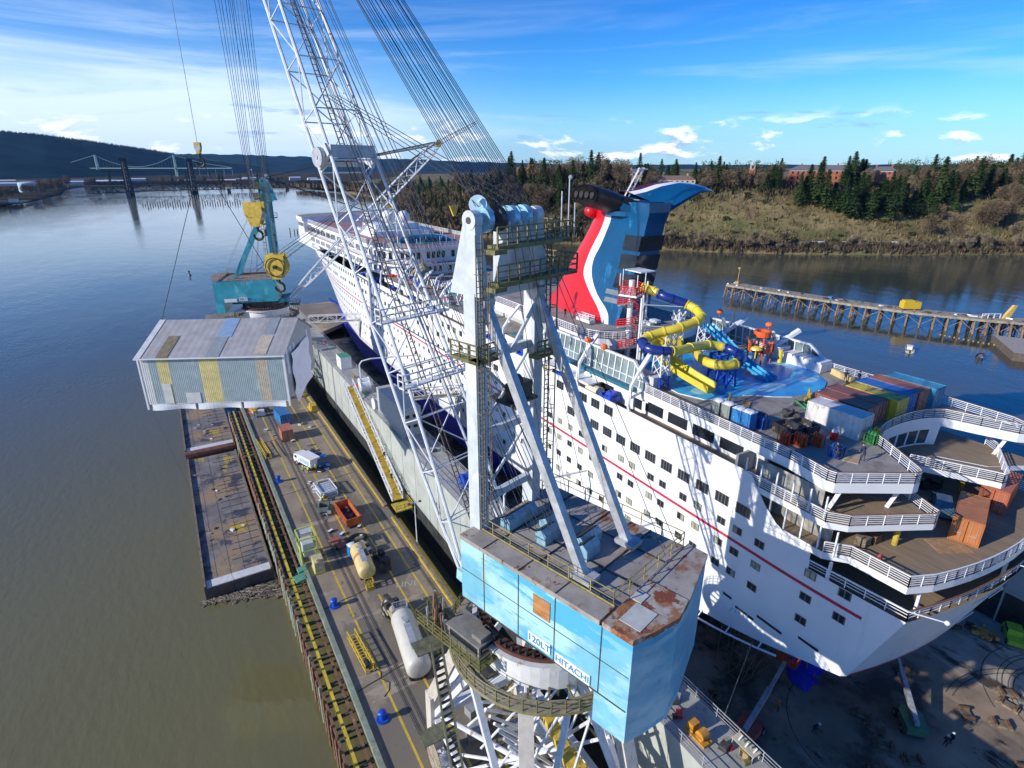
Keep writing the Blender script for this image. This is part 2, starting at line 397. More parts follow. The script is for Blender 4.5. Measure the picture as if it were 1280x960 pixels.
ridge('hills', hp, 1500, HILLM, 4, 5)
hp = []
for u, v, D in [(180, 197, 9500), (250, 193, 9500), (330, 195, 9500), (420, 198, 9800), (500, 199, 10000), (600, 203, 10000), (760, 206, 10000), (900, 206, 10000), (1100, 206, 10000), (1400, 206, 10000)]:
    x, y = dirpt(u, D); d = D * math.cos(math.atan((u - 640) / 769.7)); hp.append((x, y, 62 + (208 - v) / 769.7 * d))
ridge('distant_hills', hp, 1800, HILLM, 5, 8)

# ------------------------------------------------------------------ floating dry dock
MUD = mat('dock_floor_mud', (.30, .23, .16), .75, var=.35, vs=.12,
          stains=[((.075, .058, .042), .10, .50, .10, one), ((.10, .06, .03), .22, .60, .06, one), ((.30, .27, .22), .16, .58, .10, (1, .5, 1)), ((.022, .02, .02), .5, .60, .06, (1, .3, 1))], bump=.4, bs=1.2)
SAND = mat('swept_grit', (.42, .37, .29), .85, var=.2, vs=.25, stains=[((.06, .05, .04), .35, .56, .08, (1, .35, 1))], bump=.3, bs=2)
DOCKW = mat('dock_grey_green_paint', (.38, .41, .38), .6, var=.10, vs=.3, stains=[((.30, .32, .27), .5, .55, .1, (1, 1, .15)), ((.26, .17, .10), .9, .68, .05, (1.2, 1.2, .12))])
DOCKD = mat('dock_top_plate', (.34, .345, .32), .7, var=.15, vs=.5, stains=[((.20, .17, .12), .7, .57, .09, one), ((.14, .12, .10), 1.2, .64, .06, one)])
DARKW = mat('dark_steel', (.035, .038, .036), .6, var=.4, vs=.6)  # dark tone of the lower dock walls and the pier piles
dock = thing('floating_dry_dock', (34, 60, 0), 'long grey green floating dry dock with high side walls holding the white cruise ship', 'dry dock')
q = MB(); q.box(35, 93, -10, 214, -.5, 1.0); q.build('dock_floor', MUD, dock, True)
# tyre-swept grit patches lying on the floor
q = MB()
pg = []
for k in range(26):
    a = 2 * math.pi * k / 26; pg.append((86 + 7.4 * math.cos(a) * (1 + .15 * math.sin(3 * a)), 15 + 15 * math.sin(a) * (1 + .1 * math.cos(2 * a))))
q.face([(min(92.9, x), y, 1.012) for x, y in pg])
q.build('grit_patch', SAND, dock, True)
q = MB()
for (cx, cy, r, w, a0, a1) in [(84, 8, 7, .12, 60, 150), (84, 8, 7.5, .1, 60, 140), (85, 7, 9.4, .12, 70, 150), (85, 7, 9.9, .1, 65, 140), (85, 7, 11.5, .12, 75, 140), (76, 4, 14, .12, 40, 100), (76, 4, 14.7, .12, 35, 100), (60, 20, 9, .1, 100, 180)]:
    pa = []; pb = []
    for k in range(17):
        t_ = R(lerp(a0, a1, k / 16)); pa.append((cx + r * math.cos(t_), cy + r * math.sin(t_), 1.024)); pb.append((cx + (r + w) * math.cos(t_), cy + (r + w) * math.sin(t_), 1.024))
    q = MB(); q.grid([pa, pb]); q.build('tyre_track', mat('tyre_mark', (.09, .078, .06), .8, var=.3, vs=1), dock, True)
for nm, x0, x1, xi in (('wing_wall', 30.2, 35.0, 35.0), ('wing_wall', 93.0, 98.0, 93.0)):
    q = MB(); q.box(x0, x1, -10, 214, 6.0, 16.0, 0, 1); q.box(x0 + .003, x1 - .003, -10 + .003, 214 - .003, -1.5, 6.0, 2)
    for y in range(-6, 212, 6):
        s = -1 if x0 < 60 else 1
        ox = x0 if x0 < 60 else x1
        q.box(min(ox, ox + s * .05), max(ox, ox + s * .05), y, y + .12, 6.1, 15.9)
        ix = xi; q.box(min(ix, ix - s * .25), max(ix, ix - s * .25), y + 3, y + 3.2, 1.0, 15.9)
    for z in (6.5, 11): q.box(x0 - .04, x0, -9, 213, z, z + .10)
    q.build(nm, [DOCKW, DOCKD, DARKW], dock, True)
q = MB()
q.rail([(30.35, -8), (30.35, 104)], 16, 1.1, 3, .03, 2.4); q.rail([(30.35, 112), (30.35, 212)], 16, 1.1, 3, .03, 2.4)
q.build('railing', STEEL, dock, True)
q = MB(); q.rail([(34.85, -8), (34.85, 212)], 16, 1.1, 3, .03, 2.4); q.build('railing', STEEL, dock, True)
# control house, small cabins, drums, winches and pipes on the wall
q = MB(); q.box(30.8, 34.6, 91, 104.5, 16.003, 21.5, 0, 1)
q.build('control_house', [mat('house_grey_paint', (.38, .41, .40), .6, var=.08), mat('house_roof', (.42, .43, .40), .7, var=.1)], dock, True)
q = MB()
for z in (17.6, 19.6):
    for x in (31.6, 33.0): q = MB(); q.box(x, x + .8, 90.95, 91.0, z, z + .6); q.build('window', GLASS, dock, True)
q = MB(); q.box(31.4, 34.0, 134, 138, 16.003, 19, 0, 1); q.build('cabin', [W_PAINT, mat('cabin_green', (.05, .25, .15), .6)], dock, True)
for (x, y) in ((31.6, 106.6), (32.0, 117), (32.6, 119.5), (33.5, 70), (31.6, 28)):
    q = MB(); q.tube((x - .9, y, 17.2), (x + .9, y, 17.2), 1.05, 14); q.tube((x - .95, y, 17.2), (x - 1.1, y, 17.2), 1.2, 14); q.tube((x + .95, y, 17.2), (x + 1.1, y, 17.2), 1.2, 14); q.box(x - 1.2, x + 1.2, y - .4, y + .4, 16.003, 16.6)
    q.build('winch_drum', W_PAINT if x < 33 else BLUEP, dock, True)
rr = random.Random(9)
for k in range(46):
    y = rr.uniform(14, 200); x = rr.uniform(31.3, 34.2); s = rr.uniform(.25, .7)
    if 89 < y < 106 or 132 < y < 140: continue
    q = MB(); q.obox((x, y, 16.003 + s * .5), (s * rr.uniform(.8, 1.6), s * rr.uniform(.8, 2), s), rr.uniform(0, 3))
    q.build('deck_fitting', rr.choice([STEEL, DKST, W_PAINT, REDP, OLIVE, mat('fitting_green', (.04, .3, .12), .5), mat('fitting_tan', (.35, .25, .12), .6)]), dock, True)
for x, y in ((33.4, 125), (34.2, 60), (33.6, 45)):
    q = MB(); q.tube((x, y, 16), (x, y, 19.6), .14, 8); q.path([(x, y, 19.6), (x + .6, y, 20.4), (x + 2.5, y - .5, 20.8), (x + 7, y - 1, 20.6), (x + 13.5, y - 1, 20)], .16, 8)
    q.build('pipe', W_PAINT, dock, True)
# portholes line and ladder on the outer face
for y0 in (138, 60, 30):
    q = MB(); q.beam((30.12, y0, 3.3), (30.12, y0, 16.4), .06); q.beam((30.12, y0 + .5, 3.3), (30.12, y0 + .5, 16.4), .06)
    for k in range(42): q.beam((30.12, y0, 3.4 + k * .31), (30.12, y0 + .5, 3.4 + k * .31), .035)
    q.build('ladder', STEEL, dock, True)
# keel blocks
q = MB()
for y in range(44, 205, 4): q.box(62.6, 65, y, y + 1.6, 1.003, 2.5); q.box(54, 55.5, y, y + 1.4, 1.003, 2.6); q.box(72, 73.5, y, y + 1.4, 1.003, 2.6)
q.build('keel_block', mat('timber_block', (.16, .11, .06), .8, var=.3), dock, True)
# walkway bridge at the far end of the dock, wall to ship
def truss_walk(a, b, w, h, parent, name, m=W_PAINT, deck=OLIVE):
    a = Vector(a); b = Vector(b); d = (b - a).normalized(); sd_ = d.cross(Vector((0, 0, 1))).normalized() * (w / 2); n = max(2, round((b - a).length / (h * 1.3)))
    q = MB()
    for s in (-1, 1):
        o = sd_ * s; up = Vector((0, 0, h))
        q.beam(a + o, b + o, .2); q.beam(a + o + up, b + o + up, .2)
        for k in range(n + 1):
            p = a.lerp(b, k / n) + o; q.beam(p, p + up, .13)
            if k < n: p2 = a.lerp(b, (k + 1) / n) + o; q.beam(p if k % 2 else p + up, p2 + up if k % 2 else p2, .11)
    o = q.build(name, m, parent, parent is not None)
    q = MB(); u2 = Vector((0, 0, .05)); q.mesh([a + sd_ + u2, b + sd_ + u2, b - sd_ + u2, a - sd_ + u2, a + sd_ - u2, b + sd_ - u2, b - sd_ - u2, a - sd_ - u2], [(0, 1, 2, 3), (7, 6, 5, 4), (0, 4, 5, 1), (2, 6, 7, 3)])
    q.build('walkway', deck, parent, parent is not None)
bw = thing('access_bridge', (34, 178, 17), 'white truss footbridge from the far end of the dock wall to the ship bow', 'footbridge')
truss_walk((34, 180, 17.2), (49.5, 174, 17.2), 1.6, 2.0, bw, 'truss')
bw = thing('access_bridge', (34, 102, 17), 'white truss footbridge crossing from the dock wall to the ship beside the grey control house', 'footbridge')
truss_walk((34, 106.5, 17.2), (47.8, 102.5, 17.2), 1.6, 1.8, bw, 'truss')
# long yellow-floored gangway from the pier up to the dock wall
gw = thing('gangway', (28, 88, 5), 'long white lattice gangway with yellow floor rising from the pier to the dock wall', 'gangway')
truss_walk((27.9, 87.5, 5.9), (29.3, 120, 16.7), 1.9, 1.7, gw, 'truss', W_PAINT, mat('gangway_yellow', (.50, .33, .03), .6, var=.2, vs=1))
q = MB(); q.box(26.6, 29.6, 84.6, 87.6, 5.2, 5.4); q.rail([(26.6, 84.6), (29.6, 84.6), (29.6, 87.6)], 5.4, 1.1, 2, .05, 1.5)
q.build('landing', YELLOWR, gw, True)
# ================================================================== PIER, BARGE, DRIFTWOOD
ASPH = mat('pier_asphalt', (.275, .222, .155), .85, var=.14, vs=.35, stains=[((.175, .15, .115), .13, .52, .03, (.8, .35, 1)), ((.33, .28, .21), .20, .60, .03, (.4, 1.1, 1)), ((.05, .045, .04), .6, .64, .06, (1, .6, 1)), ((.20, .12, .06), .3, .68, .1, one)], bump=.15, bs=4)
YLINE = mat('yellow_road_paint', (.60, .42, .04), .6, var=.15, vs=1.5, stains=[((.16, .13, .09), 2.2, .60, .08, one)])
TIMB = mat('weathered_timber', (.20, .165, .115), .85, var=.3, vs=2, stains=[((.08, .065, .05), 1.5, .55, .1, one)])
TIMBR = mat('reddish_timber', (.19, .10, .055), .8, var=.3, vs=2, stains=[((.30, .28, .22), .9, .62, .1, one)])
GREENW = mat('faded_green_timber', (.22, .27, .20), .8, var=.2, vs=1, stains=[((.35, .32, .24), .8, .55, .1, one)])
pier = thing('pier', (17, 120, 0), 'long asphalt pier with yellow lines and crane rails running beside the dry dock', 'pier')
XL, XR = 9.2, 26.0
q = MB(); q.box(XL, XR, -14, 262, 3.6, 5.0, 1, 0); q.build('deck', [ASPH, TIMB], pier, True)
q = MB(); q.prism([(26.0, 212), (44, 212), (60, 226), (60, 262), (26.0, 262)], 3.6, 4.996, 1, 0); q.build('deck', [ASPH, TIMB], pier, True)
def strip(x, w, y0, y1, z, dash=None):
    q = MB()
    q.face([(x - w / 2, y0, z), (x + w / 2, y0, z), (x + w / 2, y1, z), (x - w / 2, y1, z)]); return q
for x in (13.0, 17.3, 20.4, 23.2):
    q = MB()
    y = -12
    rr = random.Random(int(x * 10))
    while y < 210:
        L = rr.uniform(8, 26); g = rr.choice([0, 0, .5, 1.5]); q.face([(x - .13, y, 5.004), (x + .13, y, 5.004), (x + .13, y + L, 5.004), (x - .13, y + L, 5.004)]); y += L + g
    q.build('painted_line', YLINE, pier, True)
for x in (14.3, 15.1, 24.6):
    q = MB(); q.box(x - .05, x + .05, -14, 212, 5.001, 5.02); q.box(x - .22, x - .16, -14, 212, 5.001, 5.012); q.box(x + .16, x + .22, -14, 212, 5.001, 5.012); q.build('crane_rail', DKST, pier, True)
q = MB(); q.box(25.55, 26.06, -14, 84, 5.001, 5.32); q.box(25.55, 26.06, 88, 212, 5.001, 5.32); q.build('kerb', TIMB, pier, True)
q = MB(); q.box(25.3, 25.52, -14, 84, 5.001, 5.22); q.box(25.3, 25.52, 88, 210, 5.001, 5.22); q.box(26.1, 26.9, 38, 84, 4.2, 4.5); q.build('kerb_stripe', YLINE, pier, True)
q = MB(); q.box(9.15, 9.75, -14, 212, 5.001, 5.35); q.build('kerb', GREENW, pier, True)
# expansion cracks / cable trench
q = MB()
for y in (67.5, 79, 101, 126, 52, 36):
    pts = [(10 + k * 1.5, y + 2.2 * k / 10 + random.uniform(-.15, .15)) for k in range(11)]
    for a, b_ in zip(pts[:-1], pts[1:]): q.face([(a[0], a[1], 5.006), (b_[0], b_[1], 5.006), (b_[0], b_[1] + .22, 5.006), (a[0], a[1] + .2, 5.006)])
q.build('seam', DKST, pier, True)
text_m = Matrix.Translation((21.6 - 17, 66.6 - 120, 5.006)) @ Matrix.Rotation(R(-24), 4, 'Z')
text_obj('LINE', 1.7, text_m, mat('faded_white_marking', (.36, .35, .32), .8, var=.3, vs=4), pier, 'painted_word', .0)
# fender catwalk along the outer edge: piles, yellow stringer, ladder-like timbers
q = MB(); q.box(7.15, 7.55, -14, 150, 4.0, 4.5); q.build('fender_stringer', mat('stringer_yellow', (.62, .46, .04), .6, var=.2, vs=1, stains=[((.20, .15, .08), 1.2, .62, .06, one)]), pier, True)
q = MB(); q.box(6.35, 6.6, -14, 150, 4.4, 4.75); q.box(8.5, 8.8, -14, 150, 3.9, 4.3); q.build('fender_stringer', TIMBR, pier, True)
q = MB()
y = -14
while y < 150: q.box(6.6, 9.1, y, y + .24, 4.02, 4.28); y += 2.3
tag(q.build('fender_tie', mat('dark_tie', (.07, .075, .065), .8, var=.3), pier, True), kind='stuff')
y = -12; k = 0
rr = random.Random(5)
while y < 150 and k < 96:
    q = MB(); t_ = rr.uniform(-.1, .1); q.tube((6.2 + t_, y, -2), (6.25, y, 5.0 + rr.uniform(-.3, .5)), .2, 6); q.build('fender_pile', TIMBR if rr.random() < .6 else GREENW, pier, True); y += 1.75; k += 1
q = MB()
for y in range(-12, 262, 6):
    for x in (10, 17, 24.8): q.tube((x, y, -2), (x, y, 3.6), .28, 6)
tag(q.build('support_pile', DARKW, pier, True), kind='stuff')
# bollards
def bollard(x, y, lab):
    t_ = thing('bollard', (x, y, 5.0), lab, 'bollard', 'blue mooring bollards')
    q = MB(); q.tube((0, 0, 0), (0, 0, .16), .7, 14); q.tube((0, 0, .16), (0, 0, .95), .34, 14, r2=.3); q.build('post', BLUEP, t_)
    q = MB(); q.sphere((0, 0, 1.05), .5, 14, 8, sc=(1, 1, .55)); q.build('head', BLUEP, t_, smooth=True)
bollard(11.3, 67.4, 'blue bollard on the pier edge below the yellow-green frame tower, middle one of three')
bollard(11.3, 47.1, 'blue bollard on the pier edge nearest the camera')
bollard(10.8, 106.8, 'blue bollard on the pier edge farthest away, near the two containers')
# barge
BARG = mat('barge_deck', (.20, .18, .165), .75, var=.3, vs=.25, stains=[((.30, .21, .12), .10, .52, .08, one), ((.06, .06, .08), .20, .53, .06, one), ((.45, .33, .04), .14, .60, .05, (1.4, .7, 1)), ((.26, .23, .19), .5, .64, .06, (1, .4, 1))], bump=.25, bs=2)
BARS = mat('barge_side', (.10, .085, .07), .8, var=.3, vs=.8, stains=[(RUST, .8, .58, .08, one)])
for (y0, y1, x0, x1, lab) in ((84.5, 132, -4.2, 5.6, 'long flat rusty deck barge moored beside the pier, nearer of the two'), (136.5, 171, -4.4, 5.8, 'short rusty deck barge beside the pier, farther one under the hanging shed')):
    bg_ = thing('deck_barge', ((x0 + x1) / 2, (y0 + y1) / 2, 0), lab, 'barge', 'rusty barges beside the pier')
    q = MB(); q.box(x0, x1, y0, y1, -.8, 2.0, 1, 0); q.build('hull', [BARG, BARS], bg_, True)
    q = MB(); q.box(x0, x0 + .3, y0, y1, 2.002, 2.45); q.box(x1 - .3, x1, y0, y1, 2.002, 2.3)
    q.build('rubbing_timber', TIMB, bg_, True)
    q = MB(); q.box(x0 + .4, x1 - .1, y0 + .1, y0 + 1.9, 2.002, 2.10); q.build('end_plate', mat('pale_concrete', (.62, .62, .60), .7, var=.12), bg_, True)
    q = MB()
    for k in range(1, 5): q.box(x0 + k * 2 - .03, x0 + k * 2 + .03, y0 + 2, y1, 2.002, 2.012)
    y = y0 + 3
    rr = random.Random(int(y0))
    while y < y1 - 1: q.box(rr.uniform(0.2, 2), x1 - .4, y, y + .12, 2.002, 2.05); y += rr.uniform(1.2, 2.6)
    q.build('plate_seam', DKST, bg_, True)
    for k in range(14):
        x = rr.uniform(x0 + .8, x1 - .8); y = rr.uniform(y0 + 3, y1 - 2); s = rr.uniform(.15, .5)
        q = MB(); q.obox((x, y, 2.002 + s / 3), (s * 2, s, s * .6), rr.uniform(0, 3)); q.build('scrap', rr.choice([TIMB, STEEL, W_PAINT, DKST]), bg_, True)
    if y0 > 100:
        q = MB(); q.tube((x0, y0 + .0 - 1.2, 1.6), (x1, y0 - 1.2, 1.6), 1.0, 10); q.build('fender_log', mat('rusty_red_pipe', (.22, .09, .06), .7, var=.3, stains=[((.1, .05, .03), 1, .55, .1, one)]), bg_, True)
rr = random.Random(12)
q = MB()
for k in range(520):
    a = rr.random(); x = lerp(-4.5, 6.2, a); y = 84 - rr.random() * (.8 + 4.6 * max(0, a - .25) ** .8); t_ = rr.uniform(0, math.pi); L = rr.uniform(.3, 2.2) * (1.5 if rr.random() < .08 else 1); r_ = rr.uniform(.02, .09)
    z = .05 + rr.random() * .15
    q.tube((x - math.cos(t_) * L / 2, y - math.sin(t_) * L / 2 * .6, z), (x + math.cos(t_) * L / 2, y + math.sin(t_) * L / 2 * .6, z + rr.uniform(-.1, .1)), r_, 5, m=rr.choice([0, 0, 0, 1]))
tag(q.build('driftwood', [TIMB, mat('bleached_wood', (.38, .33, .26), .8, var=.2)]), 'mat of brown driftwood floating against the near end of the long barge', 'driftwood', kind='stuff')

# ================================================================== CRUISE SHIP
ship = thing('cruise_ship', (63.75, 150, 2.5), 'huge white cruise ship with red stripe and winged red and blue funnel in dry dock', 'cruise ship')
CX = 63.75
ys_w = [15, 60, 150, 185, 215, 240, 262, 282, 296, 306]
def hw(y, z):          # half width of the hull
    full = interp(z, [2.5, 6, 10, 20, 30, 36], [.0, .0, .0, .4, .85, 1.0])
    a = interp(y, [150, 178, 200, 222, 245, 262, 280, 290], [15.75, 15.0, 12.6, 9.2, 5.2, 2.6, .6, .05])      # waterline
    b_ = interp(y, [180, 200, 222, 245, 262, 278, 290, 300, 306], [15.75, 15.6, 14.6, 12.4, 10.2, 7.2, 4.6, 2.4, .15])
    w = lerp(a, b_, full)
    if z < 6: w *= interp(z, [2.5, 3.4, 6], [.86, .95, 1])
    if y < 30: w -= (30 - y) ** 2 * .004
    if 57 < y < 96 and z < 10: w *= interp(y, [57, 96], [lerp(.12, 1, max(0, (z - 2.5) / 7.5) ** .8), 1])
    return max(w, .04)
def zbot(y): return interp(y, [16, 20, 24, 28, 33, 38, 46], [16.4, 16.2, 15.0, 13.7, 12.3, 11.2, 10.2])
def ztop(y0, y1):
    y = (y0 + y1) / 2
    if y < 25.0: return 25.5
    if y < 32.5: return 28.5 + (y - 26) * .34
    if y > 262: return 35.6
    if y > 225: return 33.6
    return 32.2
ysl = [16.3, 17.2, 18.5, 20, 22, 24, 25, 25.01, 26.2, 27.6, 29, 30.4, 31.6, 32.49, 32.5, 34] + [34 + 4 * k for k in range(1, 57)] + [262, 262.01, 266, 270, 275, 280, 285, 290, 295, 299, 302, 304, 305.3]
ysl = sorted(set(ysl))
def sideskin(lo, hi, nz, sgn, q):
    for ya, yb in zip(ysl[:-1], ysl[1:]):
        if ya > 273 and hi <= 10.2: continue
        zt = ztop(ya, yb) if hi > 20 else hi
        cols = []
        for y in (ya, yb):
            if hi > 20 and 25 < (ya + yb) / 2 < 32.5: zt = interp(y, [25.01, 27, 29.2, 30.8, 32, 32.5], [27.25, 27.5, 28.5, 30.0, 31.6, 32.2])
            zb = max(lo, zbot(y)) if lo > 5 else lo
            if lo > 5 and y > 40: zb = lo
            col = []
            for k in range(nz + 1):
                z = lerp(zb, zt, k / nz); yy = y
                if y > 230: yy = y - (36 - z) * 1.3 * ((y - 230) / 75) ** 1.5
                if ya < 20: yy = y + (25.5 - z) * .36 * max(0, (20 - y) / 3.7)
                col.append((CX + sgn * hw(y, z), yy, z))
            cols.append(col)
        for k in range(nz):
            a, b_, c_, d_ = cols[0][k], cols[1][k], cols[1][k + 1], cols[0][k + 1]
            q.face([a, b_, c_, d_] if sgn > 0 else [d_, c_, b_, a])
    return q
q = MB(); sideskin(10.2, 33, 8, -1, q); sideskin(10.2, 33, 8, 1, q)
# transom and counter
NT = 10
def trans(z, t_):
    x = lerp(-hw(16.3, z), hw(16.3, z), t_); y = 16.3 + (25.5 - z) * .36 - 2.0 * (1 - (2 * t_ - 1) ** 2); return (CX + x, y, z)
q.grid([[trans(z, k / NT) for k in range(NT + 1)] for z in (16.4, 18, 20, 22, 24, 25.5)])
def under(y, t_):
    w = hw(y, zbot(y)); return (CX + lerp(-w, w, t_), y if y > 20 else y + 1.2, zbot(y) - 1.4 * (1 - (2 * t_ - 1) ** 2) * (0 if y < 18 else 1))
r0 = [trans(16.4, k / NT) for k in range(NT + 1)]
q.grid([[under(y, k / NT) for k in range(NT + 1)] for y in (46, 38, 33, 28, 24, 21.5)] + [r0])
# bow front closing + bulwark inside
q.build('hull', W_HULL, ship, True)
ysl = [y for y in ysl if y >= 58]
q = MB(); sideskin(2.5, 10.2, 4, -1, q); sideskin(2.5, 10.2, 4, 1, q)
q.f = q.f
q.face([(CX - hw(y, 2.5), y, 2.5) for y in range(58, 285, 8)] + [(CX + hw(y, 2.5), y, 2.5) for y in range(282, 57, -8)])
for s in (-1, 1): pass
q.build('blue_bottom', BLUEBOT, ship, True)
# twin rudders, shafts and propellers
for s in (-1, 1):
    x = CX + s * 5.6
    rows = []
    for z, y0, y1, w in ((1.5, 27.0, 29.8, .35), (6, 25.8, 31.0, .5), (10, 25.2, 31.4, .6), (13.4, 25.2, 32, .7)):
        rows.append([(x, y0, z), (x - w, lerp(y0, y1, .35), z), (x - w * .8, lerp(y0, y1, .75), z), (x, y1, z), (x + w * .8, lerp(y0, y1, .75), z), (x + w, lerp(y0, y1, .35), z)])
    q = MB(); q.grid(rows, closed=True); q.mesh(rows[0], [(5, 4, 3, 2, 1, 0)]); q.mesh(rows[-1], [(0, 1, 2, 3, 4, 5)])
    for z in (4.5, 7, 9.5): q.tube((x - .75, 25.6, z), (x - .75, 30.6, z), .09, 5)
    q.build('rudder', RUDBLUE, ship, True)
    q = MB(); q.tube((x, 33.2, 6.4), (x, 56, 7.2), .5, 10, r2=.7); q.beam((x, 36, 6.6), (x - s * 2, 37, 11.5), .8, .3); q.build('shaft', RUDBLUE, ship, True)
    q = MB(); q.sphere((x, 33.0, 6.4), .75, 10, 6, sc=(1, 1.4, 1))
    for k in range(5):
        a = 2 * math.pi * k / 5; P = lambda r_, tw, off: (x + math.cos(a + tw) * r_, 33.0 + off, 6.4 + math.sin(a + tw) * r_)
        q.grid([[P(.5, -.3, .25), P(1.4, -.32, .45), P(2.4, -.15, .25), P(2.7, .1, 0)], [P(.5, .3, -.25), P(1.4, .35, -.45), P(2.4, .3, -.3), P(2.7, .15, -.05)]])
    q.build('propeller', mat('bronze', (.35, .22, .08), .35, .9), ship, True)
# red stripe on both sides
q = MB()
for s in (-1, 1):
    ys = [19.5] + list(range(20, 34)) + list(range(34, 292, 4)) + [293]
    q.grid([[(CX + s * (hw(y, 23.5) + .03), y, 23.37) for y in ys], [(CX + s * (hw(y, 23.5) + .03), y, 23.72) for y in ys]])
q.build('red_stripe', REDSTR, ship, True)
# ---- hull windows -------------------------------------------------------
rr = random.Random(21)
def win(q, s, y, z, w, h, panes=2, fr=True, tone=None):
    x = CX + s * hw(y, z); d = s * .03
    dx = (hw(y + w / 2, z) - hw(y - w / 2, z)) * s
    def P(yy, zz, dd): return (x + dd + dx * (yy - y) / w, yy, zz)
    tone = tone if tone is not None else (1 if rr.random() < .62 else 2)
    if fr:
        F = .07
        q.face([P(y - w / 2 - F, z - h / 2 - F, d * .5), P(y + w / 2 + F, z - h / 2 - F, d * .5), P(y + w / 2 + F, z + h / 2 + F, d * .5), P(y - w / 2 - F, z + h / 2 + F, d * .5)], 0)
    pw = w / panes
    for k in range(panes):
        y0 = y - w / 2 + k * pw + .06; y1 = y0 + pw - .12
        q.face([P(y0, z - h / 2, d), P(y1, z - h / 2, d), P(y1, z + h / 2, d), P(y0, z + h / 2, d)], tone if panes > 2 or rr.random() < .85 else 2)
WM = [mat('window_gasket', (.12, .12, .12), .5), GLASS, CURT]
near = []; far_ = MB()
def add(s, y, z, w, h, panes, tone=None):
    if s < 0 and y < 106 and len(near) < 93:
        near.append(1); q = MB(); win(q, s, y, z, w, h, panes, True, tone); q.build('window', WM, ship, True)
    else: win(far_, s, y, z, w, h, panes, y < 120, 1 if y > 120 else tone)
# full-width ocean view windows: rows of four panes
for k in range(12): add(-1, 32.8 + k * 2.82, 27.7, 1.75, 1.15, 4, 1)
for k in range(5): add(-1, 55.4 + k * 2.85, 30.9, 1.75, 1.15, 3, 1)
ypat = [21.3, 24.6, 30.3, 33.1, 35.3, 38.7, 41.0, 44.4, 46.5, 50.0, 52.2, 55.7]
ypat += [55.7 + 2.72 * k for k in range(1, 19)]
rows_w = [(25.0, 20.5), (22.25, 20.8), (19.5, 21.4), (16.75, 27)]
for y in ypat:
    for z, ymin in rows_w:
        if y < ymin or y > 82: continue
        if z < 18 and y < 36: continue
        add(-1, y, z, 1.05, .78, 2)
for k in range(70):
    y = 84 + k * 2.9
    for z in (16.75, 19.5, 22.25, 25.0, 13.9):
        if z < 15 and (k % 2 or y > 250): continue
        if y > 262 and z < 19: continue
        if hw(y, z) < 3.2: continue
        add(-1, y, z, .85, .75, 1, 1)
    if 84 < y < 245 and k % 4 != 3: add(-1, y, 27.7, 1.5, 1.0, 3, 1)
    if y < 230: add(-1, y, 30.6, 1.2, 1.0, 2, 1)
for k in range(80):
    y = 24 + k * 3
    for z in (16.75, 19.5, 22.25, 25.0): add(1, y, z, .9, .75, 1, 1)
    if 84 < y < 212 and k % 3: add(-1, y, 23.1 - .6, 1.5, .5, 3, 1) if False else None
tag(far_.build('window', WM, ship, True), kind='stuff')
# mooring ports low on the stern quarter, pale lifting lugs
q = MB(); q2 = MB()
for y, z, w in ((33.0, 16.3, 1.2), (30.6, 15.7, 2.4), (27.6, 16.5, 3.0), (23.6, 17.4, 2.6)):
    x = CX - hw(y, z) - .04; q.face([(x, y - w / 2, z - .16 - .0), (x, y - w / 2, z + .16), (x, y + w / 2, z + .16), (x, y + w / 2, z - .16)])
for k in range(5):
    x = CX - hw(30, 15) - .12; q2.sphere((x, 32.4 - k * .55, 14.9 + k * .17), .2, 8, 5)
q.build('mooring_port', BLACK, ship, True); q2.build('roller_fairlead', W_PAINT, ship, True)
q = MB(); pts = [(CX - hw(y, 12.5) - .5 - .35 * math.sin(math.pi * (y - 26) / 22), y, zbot(y) - .5) for y in range(26, 50, 2)]
q.path(pts, .12, 6)
for p in pts[1:-1:2]: q.beam(p, (p[0] + .9, p[1], p[2] + .9), .12)
q.build('guard_bar', W_PAINT, ship, True)
# light mark where lettering has been painted out
lm = mat('painted_out_lettering', (.52, .53, .53), .4)
text_obj('CRUISE', 1.2, Matrix.Translation((CX - 15.79 - 63.75, 70.2 - 150, 27.8 - 2.5)) @ Matrix.Rotation(R(-90), 4, 'Z') @ Matrix.Rotation(R(90), 4, 'X'), lm, ship, 'ghost_lettering', .0) if False else None
# ---- decks ---------------------------------------------------------------
TEAK = mat('teak_deck', (.25, .185, .115), .75, var=.16, vs=.6, stains=[((.17, .15, .12), .25, .54, .10, (1, .4, 1)), ((.34, .27, .18), .4, .62, .08, (.6, 1, 1)), ((.12, .08, .05), .8, .68, .05, one)], stretch=(6, .6, 1))
GREYD = mat('grey_deck_coating', (.29, .265, .235), .75, var=.15, vs=.5, stains=[((.19, .165, .14), .3, .54, .08, one), ((.38, .33, .26), .35, .64, .06, (.5, 1.2, 1)), ((.14, .10, .07), .9, .66, .05, one)])
FASC = W_HULL
def mirror(P): return P + [(2 * CX - x, y) for x, y in reversed(P)]
def arcpts(cx, cy, rx, ry, a0, a1, n): return [(cx + rx * math.cos(R(lerp(a0, a1, k / n))), cy + ry * math.sin(R(lerp(a0, a1, k / n)))) for k in range(n + 1)]
def deck(name, outline, z, th, floor=GREYD, fh=1.0):
    q = MB(); q.prism(outline, z - th, z, 1, 0, 1); return q.build(name, [floor, FASC], ship, True)
